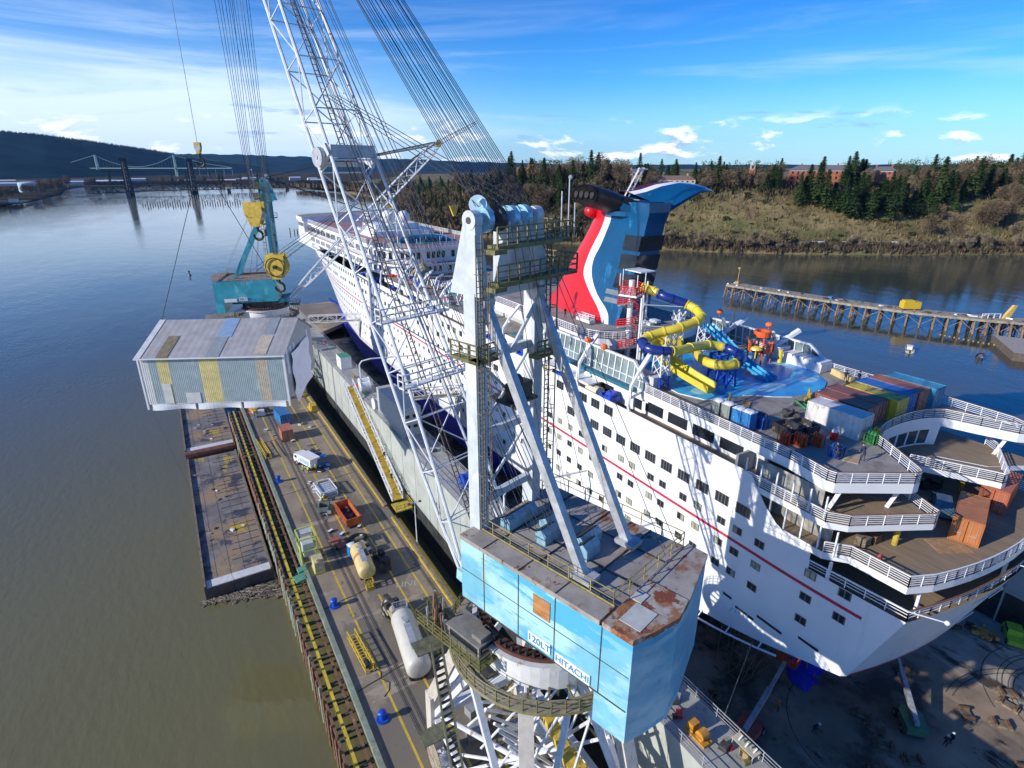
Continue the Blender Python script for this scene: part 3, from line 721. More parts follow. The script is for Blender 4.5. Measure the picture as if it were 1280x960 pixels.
# aft mooring deck 25.3, main stern deck 28.0
st = [(49.0, 27.5), (48.9, 17.0)] + [(CX + lerp(-14.85, 14.85, k / 12), 17.0 - 2.2 * (1 - (2 * k / 12 - 1) ** 2)) for k in range(1, 12)] + [(2 * CX - 48.9, 17.0), (2 * CX - 49.0, 27.5)]
q = MB(); q.prism(st, 24.0, 24.3, 0, 0); q.build('mooring_deck', TEAK, ship, True)
st28 = [(48.15, 34), (48.2, 24.0), (49.7, 22.3), (49.9, 17.3)] + [(CX + lerp(-13.85, 13.85, k / 12), 17.0 - 2.3 * (1 - (2 * k / 12 - 1) ** 2)) for k in range(1, 12)]
st28 = st28 + [(2 * CX - 49.9, 17.3), (2 * CX - 49.7, 22.3), (2 * CX - 48.2, 24.0), (2 * CX - 48.15, 34)]
deck('stern_deck', st28, 28.0, .75, TEAK)
q = MB(); q.rail([(x, y) for x, y in st28[1:-1]], 28.0, 1.15, 5, .035, 1.5, top=.05); q.build('railing', W_PAINT, ship, True)
q = MB(); q.rail([(48.05 + .1, 25), (49.0, 16.4)] + [(CX + lerp(-14.7, 14.7, k / 12), 16.4 - 1.95 * (1 - (2 * k / 12 - 1) ** 2)) for k in range(1, 13)], 25.5, .95, 3, .035, 1.6, top=.06, m=0); q.build('railing', W_PAINT, ship, True)
q = MB()
for x, y in ((48.4, 23), (52, 16.9), (64, 15), (75, 16.9), (79.1, 23)): q.box(x - .12, x + .12, y, y + .24, 24.3, 27.3)
q.build('deck_pillar', W_PAINT, ship, True)
for x, y in ((50.4, 15.6), (66, 13.4), (76, 15)):
    q = MB(); q.tube((x - 1.6, y + .8, 26.6), (x + .3, y - 1.3, 26.2), .06, 6); q.sphere((x + .35, y - 1.4, 26.2), .22, 8, 6); q.build('boom_light', W_PAINT, ship, True)
# 31.4 balcony deck (arms)
def arm31(s):
    P = [(48.05, 52), (48.05, 24.3), (49.3, 22.8), (56.4, 19.0), (57.1, 19.1), (57.3, 19.7), (60.8, 26.4), (60.8, 52)]
    P = P if s < 0 else [(2 * CX - x, y) for x, y in reversed(P)]
    return P
for s in (-1, 1):
    deck('balcony_deck', arm31(s), 31.2, .65, TEAK)
    P = arm31(s); P = P[1:7] if s < 0 else P[1:7]
    q = MB(); q.rail(([(48.1, 33)] if s < 0 else [(79.4, 33)][:0]) + P, 31.2, 1.1, 5, .035, 1.5, top=.05); q.build('railing', W_PAINT, ship, True)
# lido deck 34.6 with the U-shaped well at the stern
well = [(60.4, 26.6)] + arcpts(67.6, 26.4, 7.3, 2.6, 175, 20, 10) + [(75.6, 24.0), (76.9, 20.9)]
lido = [(50.2, 62), (50.2, 51), (50.0, 30), (49.2, 25.6), (49.4, 24.9), (55.6, 21.1), (56.4, 21.0), (56.9, 21.5)] + well + [(77.6, 20.3), (78.6, 22.2), (79.0, 30), (79.2, 51), (79.2, 148), (48.4, 148), (48.4, 80), (50.2, 80)]
lido = [p for p in lido]
q = MB(); q.prism(lido, 33.55, 34.6, 1, 0, 1); q.build('lido_deck', [GREYD, FASC], ship, True)
q = MB(); q.rail(lido[1:-4], 34.6, 1.1, 5, .033, 1.5, top=.05); q.build('railing', W_PAINT, ship, True)
# brown handrail caps over the white rails
HR = mat('teak_handrail', (.20, .09, .045), .5)
q = MB()
for P, z in ((lido[1:-4], 35.76), (arm31(-1)[1:7], 32.36)):
    for a, b_ in zip(P[:-1], P[1:]): q.beam((a[0], a[1], z), (b_[0], b_[1], z), .12, .05)
for k in range(12):
    f = lambda k: (CX + lerp(-14.7, 14.7, k / 12), 16.4 - 1.95 * (1 - (2 * k / 12 - 1) ** 2), 26.52)
    q.beam(f(k), f(k + 1), .14, .06)
q.build('handrail', HR, ship, True)
# inner house wall under the lido (promenade wall) with windows
q = MB(); q.box(51.0, 51.2, 33.0, 148, 28.003, 33.55); q.box(56, 60.3, 33.9, 34.1, 28.003, 33.55)
q.box(50.6, 51.0, 53.5, 56, 31.2, 33.5); q.box(78.2, 78.4, 33, 148, 31.2, 33.55)
q.build('house_wall', W_HULL, ship, True)
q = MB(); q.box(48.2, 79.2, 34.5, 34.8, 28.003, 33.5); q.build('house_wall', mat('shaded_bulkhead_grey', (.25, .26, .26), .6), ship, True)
q = MB()
y = 36.0
while y < 50: q.box(50.94, 50.99, y, y + 3.2, 31.7, 33.1); y += 4.1
for y in (52.2, 58, 61.5, 66, 72, 77, 83, 88, 95): q.box(50.9, 50.99, y, y + 2.6, 31.5, 33.2)
q.build('window', GLASS, ship, True)
q = MB()
for y in (33.4, 31.6, 29.8, 28.0, 26.2, 24.6):
    for a_ in ((48.3, 48.42, y, y + .14, 31.2, 33.6), (48.25, 48.4, y - 1.6, y - 1.46, 28.0, 30.7)): q = MB(); q.box(*a_); q.build('glazing_post', W_PAINT, ship, True)
q = MB(); q.box(49.4, 49.44, 25.6, 33, 31.25, 33.5); q.box(50.0, 50.05, 24.4, 33, 28.05, 30.5); q.build('inner_wall_panel', mat('pale_inner_wall', (.34, .33, .29), .5, var=.3, vs=1.2), ship, True)
q = MB()   # stairs behind the screens
for k in range(10): q.box(50.4, 51.6, 26 + k * .5, 26.5 + k * .5, 31.2 + k * .3, 31.28 + k * .3); q.box(50.8, 52, 25.5 + k * .5, 26 + k * .5, 28 + k * .3, 28.08 + k * .3)
q.build('stair', STEEL, ship, True)
# promenade floor strip
q = MB(); q.box(48.1, 51.0, 33, 148, 30.6, 31.0); q.build('promenade_deck', TEAK, ship, True)
q = MB(); q.rail([(48.12, 33), (48.12, 150)], 31.0, 1.22, 5, .03, 1.6, top=.04); q.build('railing', W_PAINT, ship, True)
# pillars: white raking ones and yellow ones
q = MB()
for x, y in ((50.2, 24.8), (55.6, 22.2), (77.4, 22.0)): q.beam((x, y + .6, 31.2), (x + .1, y - .1, 33.6), .35)
q.build('deck_pillar', W_PAINT, ship, True)
q = MB()
for x, y in ((55.2, 21.2), (71.8, 22.8), (76.5, 21.5)): q.tube((x, y, 28), (x, y, 30.6), .26, 10)
q.build('deck_pillar', YELLOWR, ship, True)
# curved glazed wall of the well: windows, white bands, golden soffit
def wrow(z, inset, dy=0):
    return [(67.8 + (x - 67.8) * (1 - inset), 24.4 + (y - 24.4) * (1 + inset * .2) + dy, z) for x, y in well[:-2]]
q = MB(); q.grid([wrow(33.6, 0), wrow(33.1, .01)]); q.grid([wrow(31.4, .05), wrow(30.4, .02), wrow(30.1, -.02)]); q.build('well_wall', W_HULL, ship, True)
ra, rb = wrow(33.1, .012), wrow(31.4, .05)
for i in range(len(ra) - 1):
    if i in (0, len(ra) - 2): 
        q = MB(); q.mesh([ra[i], ra[i + 1], rb[i + 1], rb[i]], [(0, 1, 2, 3)]); q.build('well_wall', W_HULL, ship, True); continue
    q = MB(); L = lambda a, b_, t_: tuple(lerp(a[n], b_[n], t_) for n in range(3))
    q.mesh([L(ra[i], ra[i + 1], .07), L(ra[i], ra[i + 1], .93), L(rb[i], rb[i + 1], .93), L(rb[i], rb[i + 1], .07)], [(0, 1, 2, 3)]); q.build('well_window', GLASSB, ship, True)
    q = MB(); q.beam(ra[i], rb[i], .16); q.build('mullion', W_PAINT, ship, True)
q = MB(); q.grid([wrow(30.1, -.02), wrow(30.1, .35, .0)]); q.grid([wrow(30.1, -.02), wrow(28.6, .2, .6)]); q.build('soffit', mat('golden_soffit', (.36, .26, .08), .5, var=.1), ship, True)
# starboard bridge piece across the well at 31 m
deck('balcony_deck', [(71.0, 25.8), (73.3, 21.5), (79.3, 18.4), (79.3, 26)], 31.25, .6, TEAK)
# transom lower trim
q = MB()
q.grid([[(p[0], p[1] - .05, p[2]) for p in [trans(z, k / NT) for k in range(NT + 1)]] for z in (16.5, 16.72)]); q.build('boot_stripe', REDSTR, ship, True)
q = MB()
for k in range(6):
    p = trans(19 + (k % 2) * 2, .2 + k * .12); q.beam((p[0], p[1] - .1, p[2]), (p[0] + 2.6, p[1] - .3, p[2] + .3), .06)
q.build('transom_pipe', W_PAINT, ship, True)
# gear in the shaded well: nets, reels (part of the deck gear)
# ---- splash pool ---------------------------------------------------------
POOL = mat('splash_pool_blue', (.04, .33, .70), .35, var=.2, vs=.3, stains=[((.06, .42, .68), .16, .50, .02, one), ((.02, .15, .48), .2, .60, .02, one)])
PALE = mat('pale_blue_spot', (.34, .60, .74), .4, var=.2, vs=.5)
rim = [(62.5, 67), (58.2, 61), (55.6, 56.5), (54.0, 52.2), (53.5, 48.4), (54.7, 45.3), (57.2, 43.9), (60, 43.8), (61.4, 43.0), (62.8, 41.6), (65.0, 40.2), (68.4, 39.6), (71.5, 40.0), (73.8, 41.2), (75.4, 43.4), (76.6, 44.6), (77.9, 46.0), (78.0, 49.5), (77.6, 54.4), (75.5, 58.5), (71, 63), (67, 66.5)]
q = MB(); q.prism(rim, 34.604, 34.72, 1, 0); q.build('splash_pool', [POOL, W_PAINT], ship, True)
for (x, y, a, b_) in ((57, 47.5, 1.9, 1.2), (65.6, 43.6, 2.6, 1.1), (72.4, 43, 1.5, 1.0), (70, 48, 2.6, 1.2), (75, 49.5, 1.8, 1.2), (60.5, 46.8, 1.1, .8), (73, 54, 1.6, 1), (63.8, 50.4, 1.3, .9)):
    q = MB(); q.face([(x + a * math.cos(2 * math.pi * k / 20), y + b_ * math.sin(2 * math.pi * k / 20), 34.726) for k in range(20)]); q.build('pool_spot', PALE, ship, True)
for x, y in ((56.6, 43.0), (66.5, 39.0), (79.0, 45)):
    q = MB(); q.tube((x, y, 34.6), (x, y, 34.7), .45, 8, r2=.42); q.tube((x, y, 34.7), (x, y, 35.9), .22, 8, r2=.12); q.build('water_jet_post', YELLOWR, ship, True)
# ---- water slide ---------------------------------------------------------
SY = mat('slide_yellow', (.72, .56, .05), .3, var=.08, vs=.6); SB = mat('slide_navy', (.015, .035, .20), .3, var=.1)
slide = bpy.data.objects.new('water_slide', None); COL.objects.link(slide); slide.parent = ship; slide.location = (60 - 63.75, 55 - 150, 34.6 - 2.5)
def smooth(P, n=4):
    out = []; P = [Vector(p) for p in P]
    for i in range(len(P) - 1):
        p0, p1, p2, p3 = P[max(i - 1, 0)], P[i], P[i + 1], P[min(i + 2, len(P) - 1)]
        for k in range(n):
            t_ = k / n; out.append(.5 * ((2 * p1) + (p2 - p0) * t_ + (2 * p0 - 5 * p1 + 4 * p2 - p3) * t_ ** 2 + (3 * p1 - p0 - 3 * p2 + p3) * t_ ** 3))
    return out + [P[-1]]
sp = smooth([(58.6, 62.0, 45.6), (59.5, 60.4, 45.2), (59.9, 58.5, 44.7), (61.2, 57.3, 44.2), (62.3, 56.1, 43.6), (62.4, 54.6, 43.1), (61.5, 53.2, 42.6), (59.8, 53.0, 42.1), (57.1, 53.3, 41.6), (55.2, 54.3, 41.1), (53.2, 54.7, 40.6), (51.9, 54.0, 40.2), (51.4, 52.2, 40.0), (52.8, 50.9, 39.8), (55.3, 50.6, 39.6), (59.8, 51.4, 39.3), (62.7, 51.0, 39.0), (63.8, 48.8, 38.6), (62.9, 46.8, 38.3), (60.1, 46.1, 38.1), (58.7, 48.0, 37.9), (60.0, 51.0, 37.6), (62.0, 53.5, 37.4)], 4)
segs = [(0, 6, SY), (6, 15, SB), (15, 43, SY), (43, 54, SB), (54, 66, SY), (66, 75, SB), (75, 89, SY)]
for a, b_, m_ in segs:
    q = MB(); q.path(sp[a:b_ + 1], .62, 12)
    o = q.build('slide_tube', m_, slide, True, smooth=True)
    q = MB()
    for k in range(a, b_, 4):
        d = (Vector(sp[min(k + 1, len(sp) - 1)]) - Vector(sp[k])).normalized() * .09; q.tube(Vector(sp[k]) - d, Vector(sp[k]) + d, .72, 12)
    q.build('joint_flange', m_, o, True)
fl = smooth([(61.2, 55.6, 38.4), (58.7, 57.4, 38.2), (56.4, 55.0, 37.9), (55.5, 51.9, 37.2), (55.6, 48.9, 36.4), (56.3, 45.6, 35.5)], 4)
rows = []
for i, p in enumerate(fl):
    a = Vector(fl[max(i - 1, 0)]); b_ = Vector(fl[min(i + 1, len(fl) - 1)]); d = (b_ - a).normalized(); u = d.cross(Vector((0, 0, 1))).normalized(); p = Vector(p)
    rows.append([p + u * x + Vector((0, 0, z)) for x, z in ((-1.15, .75), (-1.0, .7), (-.85, .1), (0, -.12), (.85, .1), (1.0, .7), (1.15, .75), (.95, -.2), (0, -.35), (-.95, -.2))])
q = MB(); q.grid(rows, closed=True); q.mesh(rows[-1], [tuple(range(10))]); q.build('open_flume', SY, slide, True)
q = MB()
def trestle(q, x, y, z0, z1, w=.8, zs=None):
    for sx in (-w, w):
        for sy in (-w, w): q.tube((x + sx, y + sy, z0), (x + sx * .8, y + sy * .8, z1), .11, 6)
    n = max(1, round((z1 - z0) / 1.5))
    for k in range(n):
        za, zb_ = lerp(z0, z1, k / n), lerp(z0, z1, (k + 1) / n)
        for (ax_, ay), (bx_, by) in (((-w, -w), (w, -w)), ((w, -w), (w, w)), ((w, w), (-w, w)), ((-w, w), (-w, -w))): q.tube((x + ax_ * .9, y + ay * .9, za), (x + bx_ * .9, y + by * .9, zb_), .06, 5); q.tube((x + bx_ * .9, y + by * .9, za), (x + ax_ * .9, y + ay * .9, zb_), .06, 5)
for a_ in ((52.6, 51.0, 36.6, 39.6), (61, 56.6, 34.7, 42.9, .7), (57.8, 54.6, 34.7, 41, .6), (69, 58.6, 34.7, 39.2, .8)): q = MB(); trestle(q, *a_); q.build('support_frame', W_PAINT, slide, True)
q = MB()
q.tube((54.4, 57.4, 34.6), (54.8, 57.8, 45.2), .16, 8); q.tube((55.8, 58.4, 34.6), (56.2, 59, 45.2), .14, 8); q.tube((59.3, 61.4, 34.6), (59.1, 61.4, 46.5), .14, 8)
for za in (37, 40, 43): q.tube((54.6, 57.6, za), (59.2, 61.4, za + 1.2), .08, 6); q.tube((55.9, 58.5, za + 1), (62.3, 56.1, za + .4), .07, 6)
q.build('support_frame', W_PAINT, slide, True)
for x, y, z1 in ((52.6, 51.0, 36.6), (60.9, 47.3, 37.3), (62.7, 50.2, 38.2)):
    q = MB()
    for sx in (-.9, .9):
        for sy in (-.9, .9): q.tube((x + sx, y + sy, 34.6), (x + sx * .8, y + sy * .8, z1), .15, 6)
    for a, b_ in (((-.9, -.9), (.9, -.9)), ((.9, -.9), (.9, .9)), ((.9, .9), (-.9, .9)), ((-.9, .9), (-.9, -.9))): q.tube((x + a[0], y + a[1], 34.9), (x + b_[0], y + b_[1], z1 - .1), .1, 6); q.tube((x + a[0], y + a[1], z1 - .2), (x + b_[0], y + b_[1], z1 - .2), .1, 6)
    q.build('support_frame', mat('frame_blue', (.015, .06, .42), .4), slide, True)
# spiral stair and start platform
q = MB(); q.tube((57.4, 62.9, 34.6), (57.4, 62.9, 46.6), .42, 12); q.build('stair_column', W_PAINT, slide, True)
q = MB(); q2 = MB()
for k in range(60):
    a = R(20 + k * 18); z = 35.2 + k * .165; q.grid([[(57.4 + .4 * math.cos(a), 62.9 + .4 * math.sin(a), z), (57.4 + 1.9 * math.cos(a), 62.9 + 1.9 * math.sin(a), z)], [(57.4 + .4 * math.cos(a + .34), 62.9 + .4 * math.sin(a + .34), z), (57.4 + 1.9 * math.cos(a + .34), 62.9 + 1.9 * math.sin(a + .34), z)]])
    p0 = (57.4 + 1.9 * math.cos(a), 62.9 + 1.9 * math.sin(a), z); a2 = a + R(18); p1 = (57.4 + 1.9 * math.cos(a2), 62.9 + 1.9 * math.sin(a2), z + .165)
    for h in (.1, .4, .7, 1.05): q2.beam((p0[0], p0[1], p0[2] + h), (p1[0], p1[1], p1[2] + h), .1)
    q2.beam(p0, (p0[0], p0[1], p0[2] + 1.05), .07)
q.build('spiral_stair', W_PAINT, slide, True); q2.build('stair_rail', REDP, slide, True)
q = MB(); q.prism([(55.6, 59.8), (58.2, 61.0), (60.0, 62.8), (57.6, 65.2), (54.6, 62.4)], 44.7, 44.95); q.build('platform', W_PAINT, slide, True)
q = MB(); q.rail([(59.2, 63.6), (57.6, 65.2), (54.6, 62.4), (55.6, 59.8), (58, 60.9)], 44.95, 1.2, 5, .05, 1.0); q.build('platform_rail', REDP, slide, True)
q = MB()
for x, y in ((58.2, 61.0), (59.9, 62.8), (57.6, 65.1), (54.7, 62.4), (55.7, 59.9)): q.tube((x, y, 44.9), (x, y, 47.9), .07, 6)
q.box(57.4, 60.2, 61.2, 64.6, 47.8, 47.95); q.build('canopy', W_PAINT, slide, True)
# racing slides (blue, open) and orange play frame
for k in range(2):
    q = MB(); P = smooth([(68.2 + k * 1.1, 58.0, 39.4), (68.3 + k * 1.1, 55.5, 38.2), (67.8 + k * 1.1, 51.5, 36.4), (67.3 + k * 1.0, 47.8, 35.3), (67.0 + k * 1.0, 45.0, 35.0)], 4); rows = []
    for p in P: rows.append([(p.x - .5, p.y, p.z + .35), (p.x - .4, p.y, p.z), (p.x + .4, p.y, p.z), (p.x + .5, p.y, p.z + .35), (p.x + .42, p.y, p.z - .12), (p.x - .42, p.y, p.z - .12)])
    q.grid(rows, closed=True); q.build('racing_slide', mat('slide_blue', (.05, .36, .62), .3), slide, True)
q = MB()
for x, y in ((72.4, 50.6), (74.6, 50.6), (72.4, 53), (74.6, 53)): q.tube((x, y, 34.7), (x, y, 38.6), .12, 8)
q.box(72.2, 74.8, 50.4, 53.2, 36.2, 36.4); q.arc_band((73.5, 51.8), .9, 1.25, 38.6, 39.4, n=14)
q.rail([(72.3, 50.5), (74.7, 50.5), (74.7, 53.1), (72.3, 53.1), (72.3, 50.5)], 36.4, 1.1, 4, .06, .8)
q.build('orange_play_frame', mat('orange_paint', (.75, .12, .02), .4), slide, True)
q = MB(); q.tube((71.2, 50.8, 34.8), (71.2, 50.8, 37.4), .1, 6); q.sphere((71.2, 50.8, 37.2), .9, 12, 4, sc=(1, 1, .5), bot=0); q.tube((75.4, 49.6, 34.8), (75.4, 49.6, 36.8), .3, 10); q.build('spray_mushroom', SY, slide, True)
# ---- wind screens along the lido -----------------------------------------
SCR = mat('screen_glass', (.20, .26, .26), .12, var=.3, vs=.3)
def screen(x, y0, y1, z0, z1, lean, slope_end=True):
    s = 1 if x < CX else -1
    fr = MB(); gl = MB(); n = round((y1 - y0) / 1.35)
    P = lambda y, z: (x + s * (z - z0) * lean, y, z)
    for k in range(n + 1):
        y = lerp(y0, y1, k / n); h = z1 if y > y0 + 3 or not slope_end else lerp(z0 + .9, z1, (y - y0) / 3); fr.beam(P(y, z0), P(y, h), .16, .3)
    fr.beam(P(y0, z0), P(y1, z0), .5, .3); fr.beam(P(y0 + 3, z1), P(y1, z1), .35, .25); fr.beam(P(y0, z0 + .9), P(y0 + 3, z1), .35, .25); fr.beam(P(y0, lerp(z0, z1, .33)), P(y1, lerp(z0, z1, .33)), .1)
    gl.mesh([P(y0, z0), P(y1, z0), P(y1, z1), P(y0 + 3, z1), P(y0, z0 + .9)], [(0, 1, 2, 3, 4)])
    fr.build('screen_frame', W_PAINT, ship, True); gl.build('screen_glass', SCR, ship, True)
screen(50.4, 51.0, 76, 34.6, 37.9, .12); screen(79.2, 44.5, 66, 34.6, 37.6, .1)
q = MB(); q.box(49.2, 50.15, 52.5, 84, 34.3, 34.75); q.build('awning', mat('awning_teal', (.02, .14, .20), .5), ship, True)
q = MB(); q.box(48.0, 50.9, 60, 72, 33.0, 33.003 + .2); q.box(50.35, 51.0, 50.5, 80, 33.2, 34.6)
q.build('white_coaming', W_HULL, ship, True)
# davits with blue cradles, rolled covers and drums on the promenade
rr = random.Random(33)
for y in [51.5, 62.5, 73.5, 84.5, 95.5, 112, 124, 136, 150, 162, 174, 186]:
    q = MB(); q.path([(48.4, y, 31), (47.9, y, 33.2), (48.3, y + .1, 35.6), (49.6, y + .3, 37.2)], .28, 6); q.beam((49.6, y + .3, 37.3), (52.2, y + 1.2, 39.0), .55, .35); q.beam((48.1, y, 34), (50.2, y + .2, 34.4), .25)
    q.sphere((49.4, y, 36.6), .3, 8, 5); q.build('davit', W_PAINT, ship, True)
for y in [56.5, 67.4, 79, 90, 118, 130, 143, 156, 168]:
    q = MB(); q.box(48.3, 50.0, y - 1.0, y + 1.0, 31.9, 32.5); q.obox((48.4, y - .9, 32.1), (.5, .5, 1.6)); q.obox((48.4, y + .9, 32.1), (.5, .5, 1.6)); q.obox((49.4, y, 32.8), (1.2, 1.2, .5), .3); q.build('boat_cradle', mat('cradle_blue', (.01, .06, .50), .45), ship, True)
for y in [60.2, 71, 82, 93, 122]:
    q = MB(); q.tube((49.3, y - 1.2, 32.0), (49.3, y + 1.2, 32.0), .8, 12); q.tube((49.3, y - 1.3, 32.0), (49.3, y - 1.2, 32.0), .9, 12); q.build('raft_canister', mat('cream_canister', (.60, .56, .42), .5), ship, True)
for x, y, z in ((50.4, 63.6, 38.5), (50.6, 60.2, 38.3), (50.6, 78, 39), (75.6, 52.4, 39.9), (75.8, 61.8, 39.9)):
    q = MB(); q.sphere((x, y, z), .55, 10, 7, sc=(1, 1, .75)); q.tube((x, y, z - 1), (x, y, z - .3), .06, 5); q.build('orange_float', mat('float_orange', (.80, .16, .04), .5), ship, True)
for y in (52.4, 61.8):
    q = MB(); q.path([(77.6, y, 34.6), (77.6, y, 37.0), (76.8, y, 38.6)], .3, 6); q.beam((77.4, y, 36.2), (80.6, y - 1.8, 38.8), .8, .5); q.build('davit', W_PAINT, ship, True)
q = MB(); q.box(50.9, 53.2, 51.4, 61.5, 34.603, 36.3); q.box(50.9, 52.4, 50.4, 51.3, 34.603, 36.6); q.build('deck_locker', mat('pale_locker', (.50, .52, .52), .5), ship, True)
q = MB(); q.box(76.4, 79.0, 43.8, 50, 34.603, 35.9, 0); q.prism([(76.6, 50.5), (79, 50.5), (79, 55), (76.6, 55)], 34.603, 36.6); q.build('covered_seating', W_PAINT, ship, True)
for k in range(7):
    q = MB(); q.box(76.3, 78.9, 43.9 + k * .9, 44.6 + k * .9, 35.9, 36.15 + .1 * (k % 2)); q.build('white_cushion', W_PAINT, ship, True)
# ---- funnel deck and funnel ----------------------------------------------
sun_o = [(52.6, 104), (52.4, 70)] + arcpts(58.0, 68.4, 5.6, 6.0, 180, 268, 7) + [(69.6, 62.4)] + arcpts(69.5, 68.4, 5.6, 6.0, 272, 360, 7) + [(75.2, 104)]
q = MB(); q.prism(sun_o, 36.3, 37.9, 1, 0, 1); q.build('funnel_deck', [GREYD, FASC], ship, True)
q = MB(); q.rail(sun_o, 37.9, 1.15, 4, .03, .55, top=.05); q.build('railing', W_PAINT, ship, True)
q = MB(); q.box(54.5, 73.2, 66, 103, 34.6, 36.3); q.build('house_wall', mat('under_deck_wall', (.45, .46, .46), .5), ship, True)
FR = mat('funnel_red', (.58, .010, .020), .3, var=.05, vs=.4); FW = mat('funnel_white', (.78, .78, .78), .3, var=.04); FB = mat('funnel_blue', (.004, .075, .19), .22, var=.12, vs=.25, stains=[((.03, .20, .42), .35, .60, .1, (1, 1, .4))])
FD = mat('funnel_dark_red', (.20, .012, .03), .4, var=.2); SOOT = mat('soot_black', (.012, .011, .011), .5, var=.3)
zz = [37.9, 40, 42.5, 45, 47.5, 50, 52, 54, 55.6, 57.0]
le = [93.2, 91.0, 88.8, 86.9, 84.9, 82.9, 81.4, 80.0, 79.2, 78.8]; te = [69.0, 68.6, 68.0, 67.4, 66.9, 66.4, 66.0, 65.6, 65.0, 65.0]; fhw = [4.4, 3.9, 3.4, 3.0, 2.7, 2.5, 2.4, 2.4, 2.6, 2.8]
yrw = [72, 73.4, 76.6, 78.8, 78.6, 77.4, 76.0, 75.0, 74.6, 74.4]; ywb = [70.6, 71.4, 74.6, 76.5, 76.6, 75.2, 74.2, 73.2, 72.8, 72.6]
fun = bpy.data.objects.new('funnel', None); COL.objects.link(fun); fun.parent = ship; fun.location = (0, 80 - 150, 37.9 - 2.5)
def fw(z, y):       # half width at y
    l, t_, w = (interp(z, zz, a) for a in (le, te, fhw)); u = (l - y) / (l - t_)
    return w * (min(1, (u / .42)) ** .55 if u < .42 else 1 - .22 * max(0, (u - .7) / .3) ** 2)
def sm_(z, a):
    import bisect
    i = min(max(bisect.bisect(zz, z) - 1, 0), len(zz) - 2); t_ = (z - zz[i]) / (zz[i + 1] - zz[i]); p = [a[max(i - 1, 0)], a[i], a[i + 1], a[min(i + 2, len(zz) - 1)]]
    return .5 * (2 * p[1] + (p[2] - p[0]) * t_ + (2 * p[0] - 5 * p[1] + 4 * p[2] - p[3]) * t_ ** 2 + (3 * p[1] - p[0] - 3 * p[2] + p[3]) * t_ ** 3)
def frows(lo, hi, n, s):
    rows = []
    for z in [37.9 + 19.1 * k / 36 for k in range(37)]:
        a, b_ = (interp(z, zz, lo) if lo is le else sm_(z, lo)), (interp(z, zz, hi) if hi is te else sm_(z, hi)); rows.append([(CX + s * fw(z, lerp(a, b_, (k / n))), lerp(a, b_, k / n), z) for k in range(n + 1)])
    return rows
lez = le
for nm, lo, hi, m_, n in (('red_panel', le, yrw, FR, 10), ('white_band', yrw, ywb, FW, 3), ('blue_panel', ywb, te, FB, 8)):
    q = MB()
    for s in (-1, 1):
        rws = frows(lo, hi, n, s)
        if s < 0: rws = [list(reversed(r_)) for r_ in rws]
        q.grid(rws)
    q.build(nm, m_, fun, True, smooth=True)
q = MB(); q.grid([[(CX + s_ * fw(z, interp(z, zz, te)), interp(z, zz, te), z) for s_ in (-1, -.5, 0, .5, 1)] for z in zz]); q.build('aft_panel', FB, fun, True)
q = MB()
for za, zb_ in ((43.9, 46.3), (46.9, 49.3), (49.9, 52.2)):
    for s in (-1, 1):
        rws = []
        for j in range(4):
            z = lerp(za, zb_, j / 3); y0_, y1_ = 70.9 - (z - 44) * .18, interp(z, zz, te) + .12; rws.append([(CX + s * (fw(z, lerp(y0_, y1_, i / 5)) + .09), lerp(y0_, y1_, i / 5), z) for i in range(6)])
        q.grid(rws)
    q.mesh([(CX - 2.4, interp(za, zz, te) - .05, za), (CX + 2.4, interp(za, zz, te) - .05, za), (CX + 2.4, interp(zb_, zz, te) - .05, zb_), (CX - 2.4, interp(zb_, zz, te) - .05, zb_)], [(0, 1, 2, 3)])
q.build('louvre_panel', GLASS, fun, True)
q = MB()
for za in (41.4, 42.7): q.mesh([(CX - (fw(z, y) + .06), y, z) for z, y in ((za, 72.4), (za, 69.4), (za + .8, 69.2), (za + .8, 72.2))], [(0, 1, 2, 3)])
q.build('grey_vent', mat('vent_grey', (.16, .18, .20), .5), fun, True)
q = MB(); q.prism([(CX + x, y) for x, y in ((-2.0, 78), (-2.2, 66.6), (2.2, 66.6), (2.0, 78))], 56.0, 57.0); q.arc_band((CX, 71.6), 0.1, 3.7, 54.9, 55.6, n=28); q.build('neck_ring', FB, fun, True)
